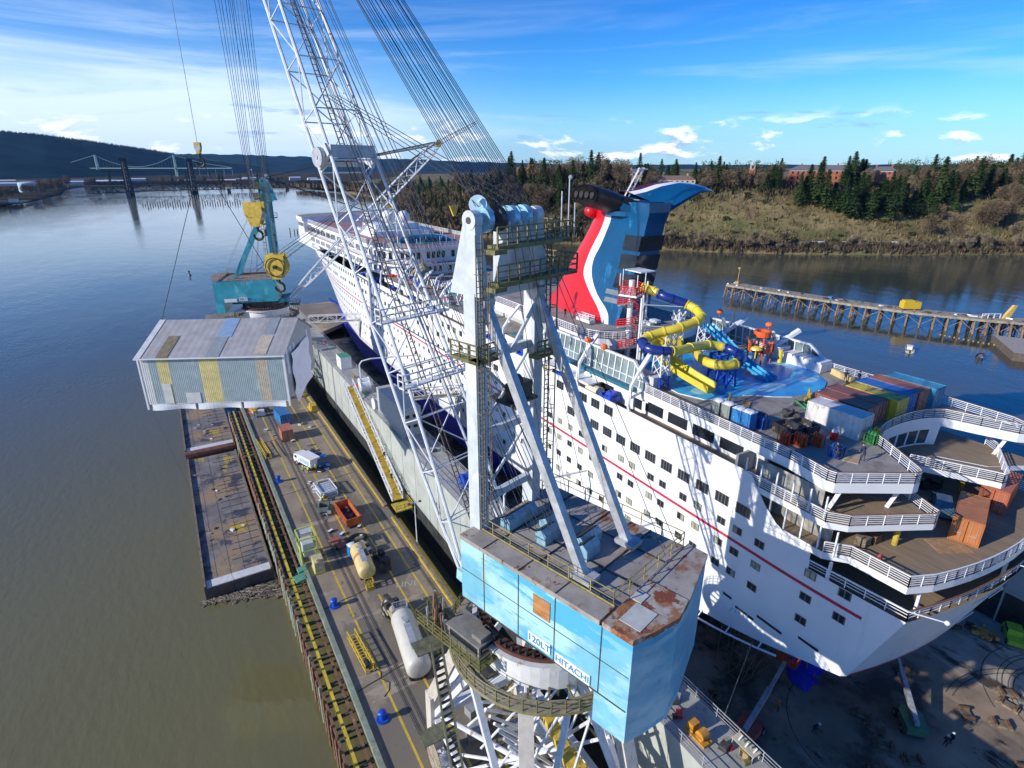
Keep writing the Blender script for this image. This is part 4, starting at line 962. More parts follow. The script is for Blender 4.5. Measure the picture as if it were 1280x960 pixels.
# wings: sections (distance from centre, leading y, trailing y, top z, bottom z)
def wing(s):
    S = [(1.5, 77.0, 66.2, 57.2, 53.6), (3.4, 76.2, 65.6, 57.8, 55.2), (5.6, 75.0, 65.0, 58.7, 56.6), (8.2, 73.2, 65.1, 59.3, 57.8), (10.8, 72.0, 66.2, 59.2, 57.9), (12.9, 70.2, 67.2, 58.7, 58.1), (14.4, 68.6, 68.1, 58.2, 58.0)] if s > 0 else [(1.2, 77.0, 67.0, 57.4, 54.0), (3.0, 76.8, 68.6, 58.0, 55.2), (4.4, 76.4, 70.2, 58.5, 56.1), (5.4, 76, 71.2, 58.8, 56.7), (6.0, 75.8, 71.6, 58.9, 57.0)]
    top = MB(); edge = MB(); body = MB(); T_, E1, Bd = [], [], []
    for d, yl, yt, zt, zb in S:
        x = CX + s * d; h = zt - zb
        T_.append([(x, yt, zt - .5 * h), (x, lerp(yt, yl, .12), zt - .12 * h), (x, lerp(yt, yl, .35), zt + .1), (x, lerp(yt, yl, .58), zt + .18 * h), (x, lerp(yt, yl, .72), zt + .28 * h), (x, lerp(yt, yl, .9), zt + .30 * h), (x, yl, zt - .2 * h)])
        E1.append([(x, yt, zt), (x, yt, zt - .16 * h - .12)])
        Bd.append([(x, yt, zt - .5 * h), (x, yt + .08 * h, zb + .25 * h), (x, lerp(yt, yl, .3), zb), (x, lerp(yt, yl, .7), zb + .05 * h), (x, yl, zt - .2 * h)])
    m1, m2, m3 = (FD, FW, FB) if s > 0 else (SOOT, SOOT, SOOT)
    if s > 0:
        for nm_, i0, i1, m_ in (('wing_top_blue', 0, 4, FB), ('wing_white_band', 3, 5, FW), ('wing_leading_edge', 4, 7, FD)): MB().grid([r_[i0:i1] for r_ in T_]).build(nm_, m_, fun, True, smooth=True)
    else: top.grid(T_).build('wing_top', m1, fun, True, smooth=True)
    e = body.grid(Bd).build('wing_underside', m3 if s > 0 else FB, fun, True, smooth=True) if s > 0 else body.grid(Bd[:3]).build('wing_underside', FB, fun, True, smooth=True)
    if s < 0:
        q = MB(); q.grid(Bd[2:]); q.build('sooty_exhaust_fairing', SOOT, fun, True)
        ring = T_[-1] + list(reversed(Bd[-1]))[1:-1]
        q = MB(); q.mesh(ring, [tuple(range(len(ring)))]); q.build('exhaust_end', SOOT, fun, True)
        q = MB(); rws = []
        for t_ in (0, .25, .5, .75, .94, 1): f_ = interp(t_, [0, .3, .94, 1], [.55, 1, 1, .93]); rws.append([(CX - 1.2 - 6.0 * t_, lerp(71.6, 74.0, t_) + 3.4 * f_ * math.cos(R(a_)), lerp(56.2, 58.0, t_) + 1.6 * f_ * math.sin(R(a_))) for a_ in range(0, 360, 15)])
        q.grid([list(reversed(r_)) for r_ in rws], closed=True); q.mesh(rws[-1], [tuple(range(24))]); q.build('exhaust_nacelle', SOOT, fun, True, smooth=True)
        q = MB()
        for k in range(4):
            y = 72.0 + k * 1.32; q.tube((CX - 6.8, y, 57.9), (CX - 7.45, y, 58.05), .66, 12, cap=False); 
        q.build('exhaust_pipe', mat('sooty_pipe_rim', (.05, .045, .04), .6), fun, True)
        q = MB()
        for k in range(4): y = 72.0 + k * 1.32; q.tube((CX - 7.20, y, 58.0), (CX - 7.26, y, 58.01), .58, 12)
        q.build('exhaust_bore', BLACK, fun, True)
    else: q = MB(); r_ = T_[-1] + list(reversed(Bd[-1]))[1:-1]; q.mesh(r_, [tuple(range(len(r_)))]); q.build('wing_tip', FB, fun, True)
wing(1); wing(-1)
q = MB(); q.sphere((CX - 1.0, 79.6, 55.0), 1.25, 12, 8, sc=(1.2, 1, .9)); q.build('red_bulge', FR, fun, True, smooth=True)
q = MB()
for o in (-.5, .5): q.beam((CX + 2 + o, 74.8, 57.4), (CX + 3.4 + o, 73.2, 61.8), .22)
for k in range(5): q.beam((CX + 1.7 + k * .3, 74.6 - k * .3, 58 + k * .9), (CX + 2.9 + k * .3, 74.6 - k * .3, 58 + k * .9), .1)
q.beam((CX + 2.6, 73.2, 61.6), (CX + 4.6, 73.2, 61.6), .18); q.build('mast', W_PAINT, fun, True)
# ---- forward part of the ship --------------------------------------------
fo = [(48.2, 236), (48.0, 160)] + arcpts(56, 158, 8, 15, 180, 262, 8) + [(69.5, 143.3)] + arcpts(71.5, 158, 8, 15, 278, 360, 8) + [(79.3, 236), (74, 243), (53.5, 243)]
fo_in = lambda g: [(CX + (x - CX) * (1 - g), 190 + (y - 190) * (1 - g)) for x, y in fo]
q = MB(); q.prism(fo_in(.05), 34.6, 37.4, 0, 0); q.prism(fo_in(.0), 37.4, 37.9, 0, 1, 0); q.prism(fo_in(.07), 37.9, 41.4, 0, 0); q.prism(fo_in(.02), 41.4, 42.0, 0, 1, 0)
RD = mat('pinkish_deck', (.36, .19, .16), .7, var=.15, vs=.4)
q.build('forward_superstructure', [W_HULL, RD], ship, True)
q = MB(); q.rail(fo_in(.025), 42.0, 1.2, 4, .05, 1.2); q.rail(fo_in(.008), 37.9, 1.1, 3, .05, 1.6); q.build('railing', W_PAINT, ship, True)
q = MB()
def ringwin(q, outline, z0, z1, w, gap, off=.05, grp=4):
    P = [Vector((x, y, 0)) for x, y in outline]; c0 = 0
    for a, b_ in zip(P, P[1:] + P[:1]):
        L = (b_ - a).length; d = (b_ - a) / max(L, 1e-6); nrm = Vector((d.y, -d.x, 0))
        if nrm.dot((a + b_) / 2 - Vector((CX, 190, 0))) < 0: nrm = -nrm
        t_ = .2
        while t_ + w < L:
            c0 += 1
            if c0 % (grp + 1): p = a + d * t_ + nrm * off; p2 = p + d * w; q.mesh([(p.x, p.y, z0), (p2.x, p2.y, z0), (p2.x, p2.y, z1), (p.x, p.y, z1)], [(0, 1, 2, 3)])
            t_ += w + gap
ringwin(q, fo_in(.07), 38.9, 40.6, 1.0, .45); ringwin(q, fo_in(.05), 35.4, 36.8, .8, .7)
q.build('window_band', GLASS, ship, True)
q = MB(); bo = [(47.2, 236), (47.2, 246), (53, 252), (63.75, 254.5), (74.5, 252), (80.3, 246), (80.3, 236)]
q.prism(bo, 38.5, 42.5, 0, 0); q.prism([(CX + (x - CX) * 1.03, y + .2) for x, y in bo], 42.5, 44.0, 0, 1)
q.build('bridge_house', [W_HULL, GREYD], ship, True)
q = MB()
for a, b_ in zip(bo[:-1], bo[1:]):
    for k in range(5):
        p = (lerp(a[0], b_[0], .05 + k * .19), lerp(a[1], b_[1], .05 + k * .19)); p2 = (lerp(a[0], b_[0], .19 + k * .19), lerp(a[1], b_[1], .19 + k * .19)); L = math.hypot(b_[0] - a[0], b_[1] - a[1]); nx, ny = -(b_[1] - a[1]) / L * .06, (b_[0] - a[0]) / L * .06
        for z0, z1 in ((40.4, 41.8),): q.mesh([(p[0] + nx, p[1] + ny, z0), (p2[0] + nx, p2[1] + ny, z0), (p2[0] + nx, p2[1] + ny, z1), (p[0] + nx, p[1] + ny, z1)], [(0, 1, 2, 3)])
for y in range(204, 236, 2): q.mesh([(48.3, y, 39.2), (48.3, y + 1.2, 39.2), (48.3, y + 1.2, 40.4), (48.3, y, 40.4)], [(0, 1, 2, 3)])
q.build('bridge_window', GLASS, ship, True)
q = MB(); q.prism([(49, 262), (48.6, 225), (79, 225), (78.5, 262), (70, 290), (63.75, 301), (57.5, 290)], 32.6, 33.0); q.prism([(50.2, 240), (50.2, 262), (57, 266), (70.5, 266), (77.3, 262), (77.3, 240)], 33.0, 38.5); q.build('foredeck', [W_HULL, TEAK], ship, True)
q = MB(); q.rail([(50, 262), (54, 280), (60, 296)], 35.6, 1, 3, .06, 3); q.build('railing', W_PAINT, ship, True)
q = MB(); q.box(54, 73.5, 172, 190, 42.0, 43.8); q.box(56, 70, 176, 188, 43.8, 45.4); q.build('radar_house', W_HULL, ship, True)
for x, y, r_ in ((57.6, 186, 1.9), (60.2, 176, 2.1), (64.4, 174, 1.9)):
    q = MB(); q.sphere((x, y, 47.6), r_, 16, 10); q.tube((x, y, 45), (x, y, 46.2), r_ * .45, 10); q.build('radome', W_HULL, ship, True, smooth=True)
q = MB(); q.sphere((64, 158, 42.0), 7.5, 20, 5, sc=(1.15, 1, .28), bot=0); q.build('glass_dome', mat('teal_glass_roof', (.03, .12, .14), .2, var=.3, vs=.3), ship, True, smooth=True)
rr = random.Random(2)
for k in range(20): q = MB(); x, y = rr.uniform(52, 75), rr.uniform(146, 168); q.beam((x, y, 42), (x, y, 44.2), .12); q.build('flag_post', W_PAINT, ship, True)
for k in range(8): q = MB(); x, y = rr.uniform(56, 72), rr.uniform(174, 200); q.beam((x, y, 44), (x, y, rr.uniform(46.5, 49)), .18); q.beam((x - 1, y, 46.4), (x + 1, y, 46.4), .1); q.build('aerial', W_PAINT, ship, True)
# lido pool area between funnel and forward house
q = MB(); q.cyl = None
q.tube((55.6, 139, 34.6), (55.6, 139, 37.0), .25, 8); q.tube((55.6, 139, 36.6), (55.6, 139, 39.2), 3.0, 12, r2=.1); q.build('thatched_hut', mat('thatch', (.34, .28, .13), .9, var=.25, vs=2), ship, True)
q = MB(); q.prism(arcpts(62, 122, 7, 9, 0, 360, 24)[:-1], 34.603, 35.3); q.build('lido_pool', mat('pool_teal', (.03, .32, .42), .3), ship, True)
rr = random.Random(44)
for k in range(70):
    x, y = rr.uniform(50, 60), rr.uniform(104, 150); s = rr.uniform(.3, .9)
    q = MB(); q.obox((x, y, 34.603 + s * .45), (s * rr.uniform(.6, 2), s * rr.uniform(.6, 2), s * .9), rr.uniform(0, 3))
    q.build('deck_furniture', rr.choice([W_PAINT, W_PAINT, STEEL, DKST, BLUEP, REDP, mat('float_orange', (1, 1, 1)), TEAK]), ship, True)
for k in range(7):
    y = 108 + k * 6; q = MB()
    q.path([(51, y, 34.6), (50.5, y, 36.5), (51.6, y + .6, 38.4), (53.4, y + 1, 39)], .22, 6); q.beam((51, y, 35), (52.6, y + .8, 38.6), .15); q.build('davit', W_PAINT, ship, True)
# ================================================================== CRANES
class CB(MB):
    """mesh builder in crane coordinates: x to the right, y toward the boom, z above the pier"""
    O = (0, 0, 0); A = 0.0
    def build(s, name, mats, parent=None, **k):
        ca, sa = math.cos(CB.A), math.sin(CB.A)
        s.v = [(x * ca + y * sa, -x * sa + y * ca, z) for x, y, z in s.v]
        return MB.build(s, name, mats, parent, world=False, **k)
def lattice(q, st, nseg, r, rd, sides=True):
    """st(t) -> four chord points [left front, right front, right back, left back]; draws chords and zigzag bracing"""
    P = [st(k / nseg) for k in range(nseg + 1)]
    for i in range(nseg):
        for c_ in range(4):
            q.tube(P[i][c_], P[i + 1][c_], r, 7, cap=False)
            a, b_ = c_, (c_ + 1) % 4
            if i: q.tube(P[i][a], P[i][b_], rd, 5, cap=False)
            if i % 2: a, b_ = b_, a
            q.tube(P[i][a], P[i + 1][b_], rd, 5, cap=False)
def sheave(q, c_, r, w, axis=(1, 0, 0), m=0):
    c_ = Vector(c_); a = Vector(axis).normalized() * (w / 2)
    q.tube(c_ - a, c_ + a, r, 18, m); q.tube(c_ - a * 1.3, c_ + a * 1.3, r * .22, 8, m)
MASTC = mat('mast_grey_white', (.50, .55, .58), .5, var=.12, vs=.8, stains=[((.66, .66, .64), .6, .52, .08, (1, 1, .3)), ((.28, .20, .12), 1.3, .66, .06, (1, 1, .25)), ((.25, .42, .48), .9, .60, .08, (1, 1, .4))])
def crane(cx, cy, az, el, Lb, Lj, paint, roof, vroof, label, sign, near, ropes_n, bias=0, rear=-11.8):
    CB.O = (cx, cy, 5.0); CB.A = R(az)
    g = thing('harbour_crane', (cx, cy, 5.0), label, 'crane', 'two tall luffing harbour cranes on the pier')
    # --- travelling portal (square to the pier)
    legs = MB(); X0, X1, Y0, Y1 = 14.7 - cx, 24.9 - cx, -9.0, 9.0
    top = 20.3
    R0 = 5.6
    for x in (X0, X1):
        for y in (Y0, Y1):
            q = MB(); tx, ty = (-4.6 if x < 0 else 3.4), (-4.4 if y < 0 else 4.4)
            q.beam((x, y, .9), (x, y * .96, 9.2), 1.25, 1.25); q.beam((x, y * .96, 9.0), (tx, ty, top), 1.1, 1.1)
            q.build('portal_leg', mat('portal_cream', (.56, .51, .44), .5, var=.12, stains=[((.35, .24, .15), 1.0, .62, .08, (1, 1, .3))]), g)
    q = MB()
    for x in (X0, X1):
        q.beam((x, Y0, 1.4), (x, Y1, 1.4), 1.0, 1.1); q.beam((x, Y0 * .96, 6.2), (x, 0, top - 1), .5); q.beam((x, Y1 * .96, 6.2), (x, 0, top - 1), .5); q.beam((x, Y0, 6), (x, Y1, 6), .55)
    for y in (Y0, Y1): q.beam((X0, y, 6), (X1, y, 6), .8, .9); q.beam((X0, y, 6), (0, y * .5, top), .45); q.beam((X1, y, 6), (0, y * .5, top), .45)
    for a, b_ in ((X0, X1), (X1, X0)): q.tube((a, Y0, 6), (b_, Y1, 6.3), .25, 8)
    for k in range(7):
        y = lerp(-8, 8, k / 6); q.tube((X0, y, 1.8), (X1, -y, 10 + (k % 3)), .16, 6); q.tube((X1, y, 2.6), (X0 + 2, y * .3, 13), .14, 6); q.tube((X0 + 2, y, 7), (X1 - 1, y * .5, 14), .12, 6)
    q.build('portal_bracing', LATT, g)
    for x in (X0, X1):
        for y in (Y0, Y1):
            q = MB(); q.box(x - .55, x + .55, y - 2.0, y + 2.0, .35, .95)
            for k in (-1.5, -.5, .5, 1.5): q.tube((x - .3, y + k, .35), (x + .3, y + k, .35), .33, 12)
            q.build('bogie', YELLOWR, g)
    q = MB(); q.beam((1.2, -8, 7.5), (1.6, -1, 7.5), .9, 1.3); q.beam((-.5, -6, 10.5), (.5, 0, 10.8), 1.0, .8); q.build('cable_reel_beam', HOOKY, g)
    q = MB()  # cable reel
    for k in range(24):
        a = R(k * 15); q.tube((X0 - 1.0, 7, 2.8), (X0 - 1.0, 7 + 1.9 * math.cos(a), 2.8 + 1.9 * math.sin(a)), .05, 4)
    for r_ in (1.9, 1.4, .9): q.path([(X0 - 1.0, 7 + r_ * math.cos(R(k * 15)), 2.8 + r_ * math.sin(R(k * 15))) for k in range(24)], .07, 4, closed=True)
    q.build('cable_reel', mat('reel_tan', (.30, .25, .17), .6), g)
    # ring, gallery
    q = MB(); q.arc_band((0, 0), 4.9, 5.5, 20.2, 22.6, n=48); q.arc_band((0, 0), 5.0, 6.0, 22.6, 22.85, n=48); q.build('ring_drum', mat('ring_white', (.66, .67, .66), .5, var=.06, stains=[((.35, .25, .15), 1.2, .62, .08, (1, 1, .3))]), g)
    q = MB(); q.arc_band((0, 0), 4.7, 5.6, 22.9, 23.25, n=48); q.build('slew_ring', mat('slew_ring_red', (.09, .035, .028), .6), g)
    q = MB()
    for k in range(60):
        a = R(k * 6); q.box(5.45 * math.cos(a) - .1, 5.45 * math.cos(a) + .1, 5.45 * math.sin(a) - .1, 5.45 * math.sin(a) + .1, 23.3, 23.7)
    q.build('ring_bolt', BLACK, g)
    q = MB()
    for k in range(24): a = R(k * 15); q.beam((5.5 * math.cos(a), 5.5 * math.sin(a), 20.4), (7.8 * math.cos(a), 7.8 * math.sin(a), 20.45), .12, .2)
    q.build('gallery_bracket', OLIVE, g)
    q = MB(); q.arc_band((0, 0), 6.75, 7.9, 20.5, 20.62, n=48); q.build('gallery_floor', mat('gallery_grating', (.28, .24, .18), .7, var=.25, vs=2), g)
    q = MB()
    for h in (.4, .8, 1.15): q.path([(7.85 * math.cos(R(k * 7.5)), 7.85 * math.sin(R(k * 7.5)), 20.6 + h) for k in range(48)], .045, 4, closed=True)
    for k in range(48): q.beam((7.85 * math.cos(R(k * 7.5)), 7.85 * math.sin(R(k * 7.5)), 20.6), (7.85 * math.cos(R(k * 7.5)), 7.85 * math.sin(R(k * 7.5)), 21.75), .08)
    q.path([(7.9 * math.cos(R(k * 7.5)), 7.9 * math.sin(R(k * 7.5)), 20.5) for k in range(48)], .13, 4, closed=True)
    q.build('gallery_rail', OLIVE, g)
    # stair tower down the pier side
    q = MB(); sx, sy = -8.5, 3
    for side in (-.45, .45):
        q.beam((sx + side, sy, 20.4), (sx - 1 + side, sy - 6.5, 10.2), .1, .3); q.beam((sx - 1 + side, sy - 6.5, 10.2), (sx + side, sy - 13, 1), .1, .3)
        for h in (.6, 1.1): q.beam((sx + side, sy, 20.4 + h), (sx - 1 + side, sy - 6.5, 10.2 + h), .06); q.beam((sx - 1 + side, sy - 6.5, 10.2 + h), (sx + side, sy - 13, 1 + h), .06)
    for k in range(24): t_ = k / 24; q.obox((lerp(sx, sx - 1, t_), lerp(sy, sy - 6.5, t_), lerp(20.4, 10.2, t_)), (.9, .26, .05)); q.obox((lerp(sx - 1, sx, t_), lerp(sy - 6.5, sy - 13, t_), lerp(10.2, 1, t_)), (.9, .26, .05))
    for z in (20.4, 10.2): q.box(sx - 1.6, sx + .8, (sy if z > 10 else sy - 7.2), (sy + 1.6 if z > 10 else sy - 6), z - .1, z)
    q.build('access_stair', mat('stair_olive', (.15, .15, .09), .6, var=.3, vs=2), g)
    # --- slewing deck
    q = CB(); q.tube((0, 0, 23.3), (0, 0, 25.2), 4.2, 24); q.box(-4.2, 4.2, -7, 4, 24.6, 25.198); q.build('slewing_deck', DKST, g)
    q = CB(); q.beam((-3.4, 3.6, 24.6), (-3.4, 6.6, 25.0), .7, 1.0); q.beam((2.6, 3.6, 24.6), (2.6, 6.6, 25.0), .7, 1.0)
    q.build('slewing_frame', paint, g)
    # machinery house
    hz0, hz1 = 23.0, 30.65
    q = CB()
    W_ = [(-5.4, 4.0), (-5.4, -7.0), (-5.4, rear + .6), (-4.0, rear + .1), (-1.9, rear - .4), (.1, rear - .1), (5.2, rear + 1.2), (5.4, 4.0)]
    q.mesh([(x, y, z) for z in (25.2, hz1) for x, y in W_], [(i, (i + 1) % 8, 8 + (i + 1) % 8, 8 + i) for i in range(8)], 0)
    o = None
    q.f = [tuple(reversed(f)) for f in q.f]
    # deep counterweight box at the rear
    V = [(-5.4, -8.7), (-5.4, rear + .6), (-4.0, rear + .1), (-1.9, rear - .4), (.1, rear - .1), (5.2, rear + 1.2), (5.4, -8.7)]
    q.mesh([(x, y, z) for z in (22.6, 25.2) for x, y in V], [(7 + i, 7 + (i + 1) % 7, (i + 1) % 7, i) for i in range(7)] + [(6, 5, 4, 3, 2, 1, 0)], 0)
    q.mesh([(-5.4, 4.0, 25.2), (-5.4, -8.7, 25.2), (5.4, -8.7, 25.2), (5.4, 4, 25.2)], [(0, 1, 2, 3)], 0)
    house = q.build('machinery_house', paint, g)
    q = CB(); q.mesh([(x, y, hz1 + .002) for x, y in [(-3.7, 3.8), (-3.7, -8.8), (5.35, -8.8), (5.35, 3.8)]], [(3, 2, 1, 0)][:1]); q.box(-3.7, 5.35, -8.8, 3.9, hz1 + .0, hz1 + .06); q.build('roof', roof, house)
    q = CB(); q.box(-5.45, -3.9, -8.8, 4.05, hz1 + .0, hz1 + .35); q.build('roof', roof, house)
    q = CB(); q.prism([(-5.45, -9.0), (-5.45, rear + .6), (-4.0, rear + .05), (-1.9, rear - .45), (-.1, rear - .15), (-.1, -9.0)], hz1, hz1 + .40); q.build('roof', vroof, house)
    q = CB(); q.prism([(.0, -9.0), (.0, rear - .15), (5.25, rear + 1.15), (5.4, -9.0)], hz1, hz1 + .34); q.build('roof', roof, house)
    if near:
        q = CB()
        for y in (1.5, -2.0, -5.3, -9.0): q.box(-5.47, -3.9, y - .03, y + .03, hz1 + .352, hz1 + .40); q.box(-5.43, -5.40, y - .035, y + .035, 25.2, hz1 + .3)
        for y in (1.6, -2.2, -6): q.box(-3.6, 5.3, y - .05, y + .05, hz1 + .062, hz1 + .14)
        for x in (-.9, 2.6): q.box(x - .05, x + .05, -8.7, 3.8, hz1 + .062, hz1 + .12)
        q.box(-5.43, -5.402, rear + .7, 4, 28.0, 28.04); q.box(-5.435, -5.402, rear + .7, 4, 25.2, 25.3)
        q.build('panel_seam', DKST, house)
        q = CB(); q.box(-5.46, -5.41, -4.9, -3.4, 28.3, 29.9); q.build('boarded_window', mat('plywood', (.42, .20, .07), .7, var=.25, vs=1, stretch=(1, 1, 4)), house)
        q = CB(); q.obox((-2.0, rear + 2.3, hz1 + .44), (1.0, .8, .06)); q.obox((-3.6, rear + 1.4, hz1 + .43), (2.0, 1.5, .04)); q.build('roof_patch', mat('patch_plate', (.50, .50, .46), .6, var=.1), house)
        # vents, winch hoods
        for x, y, L, rot in ((-.8, 2.2, 3.2, 0), (-1.0, -.9, 1.7, .1), (.3, -.1, 1.6, 0), (.5, -3.5, 2.2, 0), (-.4, -4.2, 1.6, .1)):
            q = CB(); q.mesh([(x - L / 2, y - .5, hz1 + .06), (x + L / 2, y - .5, hz1 + .06), (x + L / 2, y + .5, hz1 + .06), (x - L / 2, y + .5, hz1 + .06), (x - L / 2, y - .5, hz1 + .9), (x + L / 2, y - .5, hz1 + .9), (x + L / 2, y + .5, hz1 + .9), (x - L / 2, y + .5, hz1 + .9), (x - L / 2, y - .1, hz1 + 1.3), (x + L / 2, y - .1, hz1 + 1.3)],
                            [(0, 1, 5, 4), (1, 2, 6, 9, 5), (2, 3, 7, 6), (3, 0, 4, 8, 7), (4, 5, 9, 8)]); q.build('rope_hood', mat('hood_blue_grey', (.22, .38, .46), .5, var=.2, vs=2), house)
            q = CB(); q.mesh([(x - L / 2 + .1, y - .02, hz1 + 1.34), (x + L / 2 - .1, y - .02, hz1 + 1.34), (x + L / 2 - .1, y + .52, hz1 + .96), (x - L / 2 + .1, y + .52, hz1 + .96)], [(0, 1, 2, 3)]); q.build('hood_opening', BLACK, house)
    q = CB(); q.rail([(-3.8, 3.9, hz1 + .3), (-3.8, -8.7, hz1 + .3), (5.3, -8.7, hz1 + .1)], h=1.15, bars=2, r=.028, post=1.9); q.rail([(5.3, -8.7, hz1 + .1), (5.3, 3.9, hz1 + .1)], h=1.15, bars=2, r=.028, post=1.9)
    q.box(-3.86, -3.78, -8.8, 3.9, hz1 + .35, hz1 + .47)
    q.build('roof_rail', mat('dull_rail_ochre', (.30, .25, .09), .6, var=.25, vs=2), house)
    # driver cab hanging at the left front
    q = CB(); q.box(-6.9, -5.0, .6, 4.2, 21.9, 23.3); q.box(-7.0, -4.9, .5, 4.3, 23.3, 23.42); q.box(-6.6, -5.5, .7, 1.7, 23.42, 23.8); q.build('driver_cab', mat('cab_brown_grey', (.22, .20, .17), .5, var=.2, vs=1), g)
    q = CB(); q.box(-6.93, -6.902, .8, 3.9, 22.5, 23.1); q.box(-6.7, -5.3, .55, .598, 22.5, 23.1); q.build('cab_window', GLASS, g)
    q = CB(); q.beam((-7.2, .6, 21.6), (-4.4, .6, 21.6), .3, .6); q.box(-7.4, -4.8, .0, 7.6, 21.74, 21.86); q.rail([(-5.0, .0), (-7.4, .0), (-7.4, 7.6), (-4.8, 7.6)], 21.86, 1.1, 3, .035, 1.1); q.build('cab_platform', OLIVE, g)
    if near:
        rr = random.Random(61)
        for k in range(26):
            q = CB(); x, y = rr.uniform(-7.2, -5.6), rr.uniform(4.4, 7.5); z = 21.87
            q.tube((x, y, z), (x + rr.uniform(-.2, .2), y, z + rr.uniform(.6, 2.6)), rr.uniform(.04, .16), 6); q.build('pipe_fitting', rr.choice([OLIVE, DKST, STEEL, TIMBR]), g)
    # --- mast / A-frame
    XA, XB, YM, zt = -3.5, 2.5, 3.9, 53.6
    for x in (XA, XB):
        q = CB(); q.beam((x, YM, 29.5), (x, YM, 49.2), .98, 1.1); q.build('mast_column', paint if not near else MASTC, g)
        q = CB()
        q.mesh([(x - .45, YM - 1.0, 49), (x + .45, YM - 1.0, 49), (x + .45, YM + 1.9, 49), (x - .45, YM + 1.9, 49), (x - .30, YM - .50, zt), (x + .30, YM - .50, zt), (x + .35, YM + .55, zt), (x - .35, YM + .55, zt)], [(0, 1, 5, 4), (1, 2, 6, 5), (2, 3, 7, 6), (3, 0, 4, 7), (4, 5, 6, 7)])
        q.tube((x - .35, YM, zt + .2), (x + .35, YM, zt + .2), .62, 16); q.build('mast_head', paint if not near else MASTC, g)
        q = CB(); q.tube((x - .4, YM, zt + .2), (x + .4, YM, zt + .2), .22, 10); q.build('pin', DKST, g)
        q = CB(); x2 = XA + .35 if x < 0 else XB - .35
        q.beam((x2 + .3, YM - .4, 48.3), (x2 + .25, -5.7, 31.1), .55, .65); q.tube((x2 - .25, YM - .3, 48.5), (x2 + .75, YM - .3, 48.5), .6, 14); q.obox((x2 + .25, -5.8, 31.2), (1.3, 1.6, .35)); q.build('back_stay', paint if not near else STEEL, g)
    q = CB()
    for z in (49.0, 44.5, 38.5, 33): q.beam((XA, YM, z), (XB, YM, z), .45 if z < 49 else .9, .6)
    for z0, z1 in ((33, 38.5), (38.5, 44.5)):
        q.tube((XA, YM, z0), (XB, YM, z1), .13, 6); q.tube((XB, YM, z0), (XA, YM, z1), .13, 6)
    q.tube((XA, YM - .5, 48), (-.5, YM - .5, 44.5), .16, 6); q.tube((XB, YM - .5, 48), (-.5, YM - .5, 44.5), .16, 6)
    for x in (-.9, .1, 1.1): q.beam((x, YM, 49.2), (x, YM - .1, zt), .16, 1.5)
    q.build('mast_crossbeam', paint if not near else MASTC, g)
    for i, x in enumerate((-2.5, -1.3, -.1, 1.2)):
        q = CB(); sheave(q, (x, YM, zt + .15), .82, .45); q.build('sheave', mat('sheave_blue', (.30, .55, .68), .35, .2, var=.2) if i != 1 else DKST, g)
    q = CB(); sheave(q, (XA + .9, YM + .4, zt + 1.1), .6, .2, (.75, .6, 0)); q.beam((XA + .9, YM + .3, zt + 1.4), (-1.8, YM, zt + .5), .5, .3); q.build('guide_sheave', mat('sheave_pale', (.45, .62, .72), .35), g)
    for z, x1, w in ((52.0, 4.4, 1.1), (49.6, 5.2, 1.2)):
        q = CB(); q.box(XA + .4, x1, YM - 1.9, YM - .9, z, z + .28); q.box(x1 - 1, x1, YM - 1.9, YM + 1.6, z, z + .2); q.rail([(XA + .4, YM - 1.85), (x1, YM - 1.85), (x1, YM + 1.5)], z + .28, 1.15, 3, .045, 1.0); q.box(XA - .2, XA + .9, YM - 2.2, YM - 1.2, z - .2, z + .1)
        q.build('platform', OLIVE, g)
    q = CB(); q.box(XA - 1.2, XA + 1.4, YM - 1.5, YM - .62, 44.6, 44.85); q.box(XA - 1.2, XA - .6, YM - 1.5, YM + 1.2, 44.6, 44.85); q.rail([(XA - 1.2, YM + 1.2), (XA - 1.2, YM - 1.5), (XA + 1.4, YM - 1.5)], 44.85, 1.1, 3, .045, .9)
    q.box(XB - 1.2, XB + 1.2, YM - 1.5, YM - .62, 43.6, 43.85); q.rail([(XB - 1.2, YM - 1.5), (XB + 1.2, YM - 1.5)], 43.85, 1.1, 3, .045, .9)
    q.build('platform', OLIVE, g)
    q = CB()
    for x, y0 in ((XA - .55, YM - 1.1), (XB + .4, YM - 1.1)):
        for s in (-.25, .25): q.beam((x + s, y0, 31.5), (x + s, y0, 53), .07)
        for k in range(54): q.beam((x - .25, y0, 31.8 + k * .39), (x + .25, y0, 31.8 + k * .39), .045)
        for k in range(12):
            z = 33 + k * 1.6; q.path([(x - .38, y0, z), (x - .45, y0 - .5, z), (x, y0 - .8, z), (x + .45, y0 - .5, z), (x + .38, y0, z)], .035, 4)
        for dx, dy in ((-.45, -.5), (0, -.8), (.45, -.5)): q.beam((x + dx, y0 + dy, 33), (x + dx, y0 + dy, 50.6), .04)
    q.build('caged_ladder', mat('ladder_dark', (.14, .13, .10), .6, var=.2), g)
    q = CB()
    for x, h in ((3.4, 3.2), (4.2, 4.2), (4.9, 2.4)): q.beam((x, YM - 1.7, 52.2), (x, YM - 1.7, 52.2 + h), .07)
    q.sphere((4.3, YM - 1.7, 56.3), .16, 6, 5); q.build('aerial', STEEL, g)
    q = CB(); q.box(-1.2, .8, YM - 1.5, YM - .6, 41.0, 42.2); q.box(-1.6, 1.2, YM - 1.7, YM + .8, 40.7, 40.9); q.sphere((-.4, YM - 1, 42.4), .5, 8, 5); q.build('mast_winch', DKST, g)
    # --- boom
    sE, cE = math.sin(R(el)), math.cos(R(el)); F = Vector((0, 6.4, 25.0))
    def bpt(t_, x, d): return (x, F.y + cE * t_ * Lb - sE * -0 + (-sE) * d, F.z + sE * t_ * Lb + cE * d)
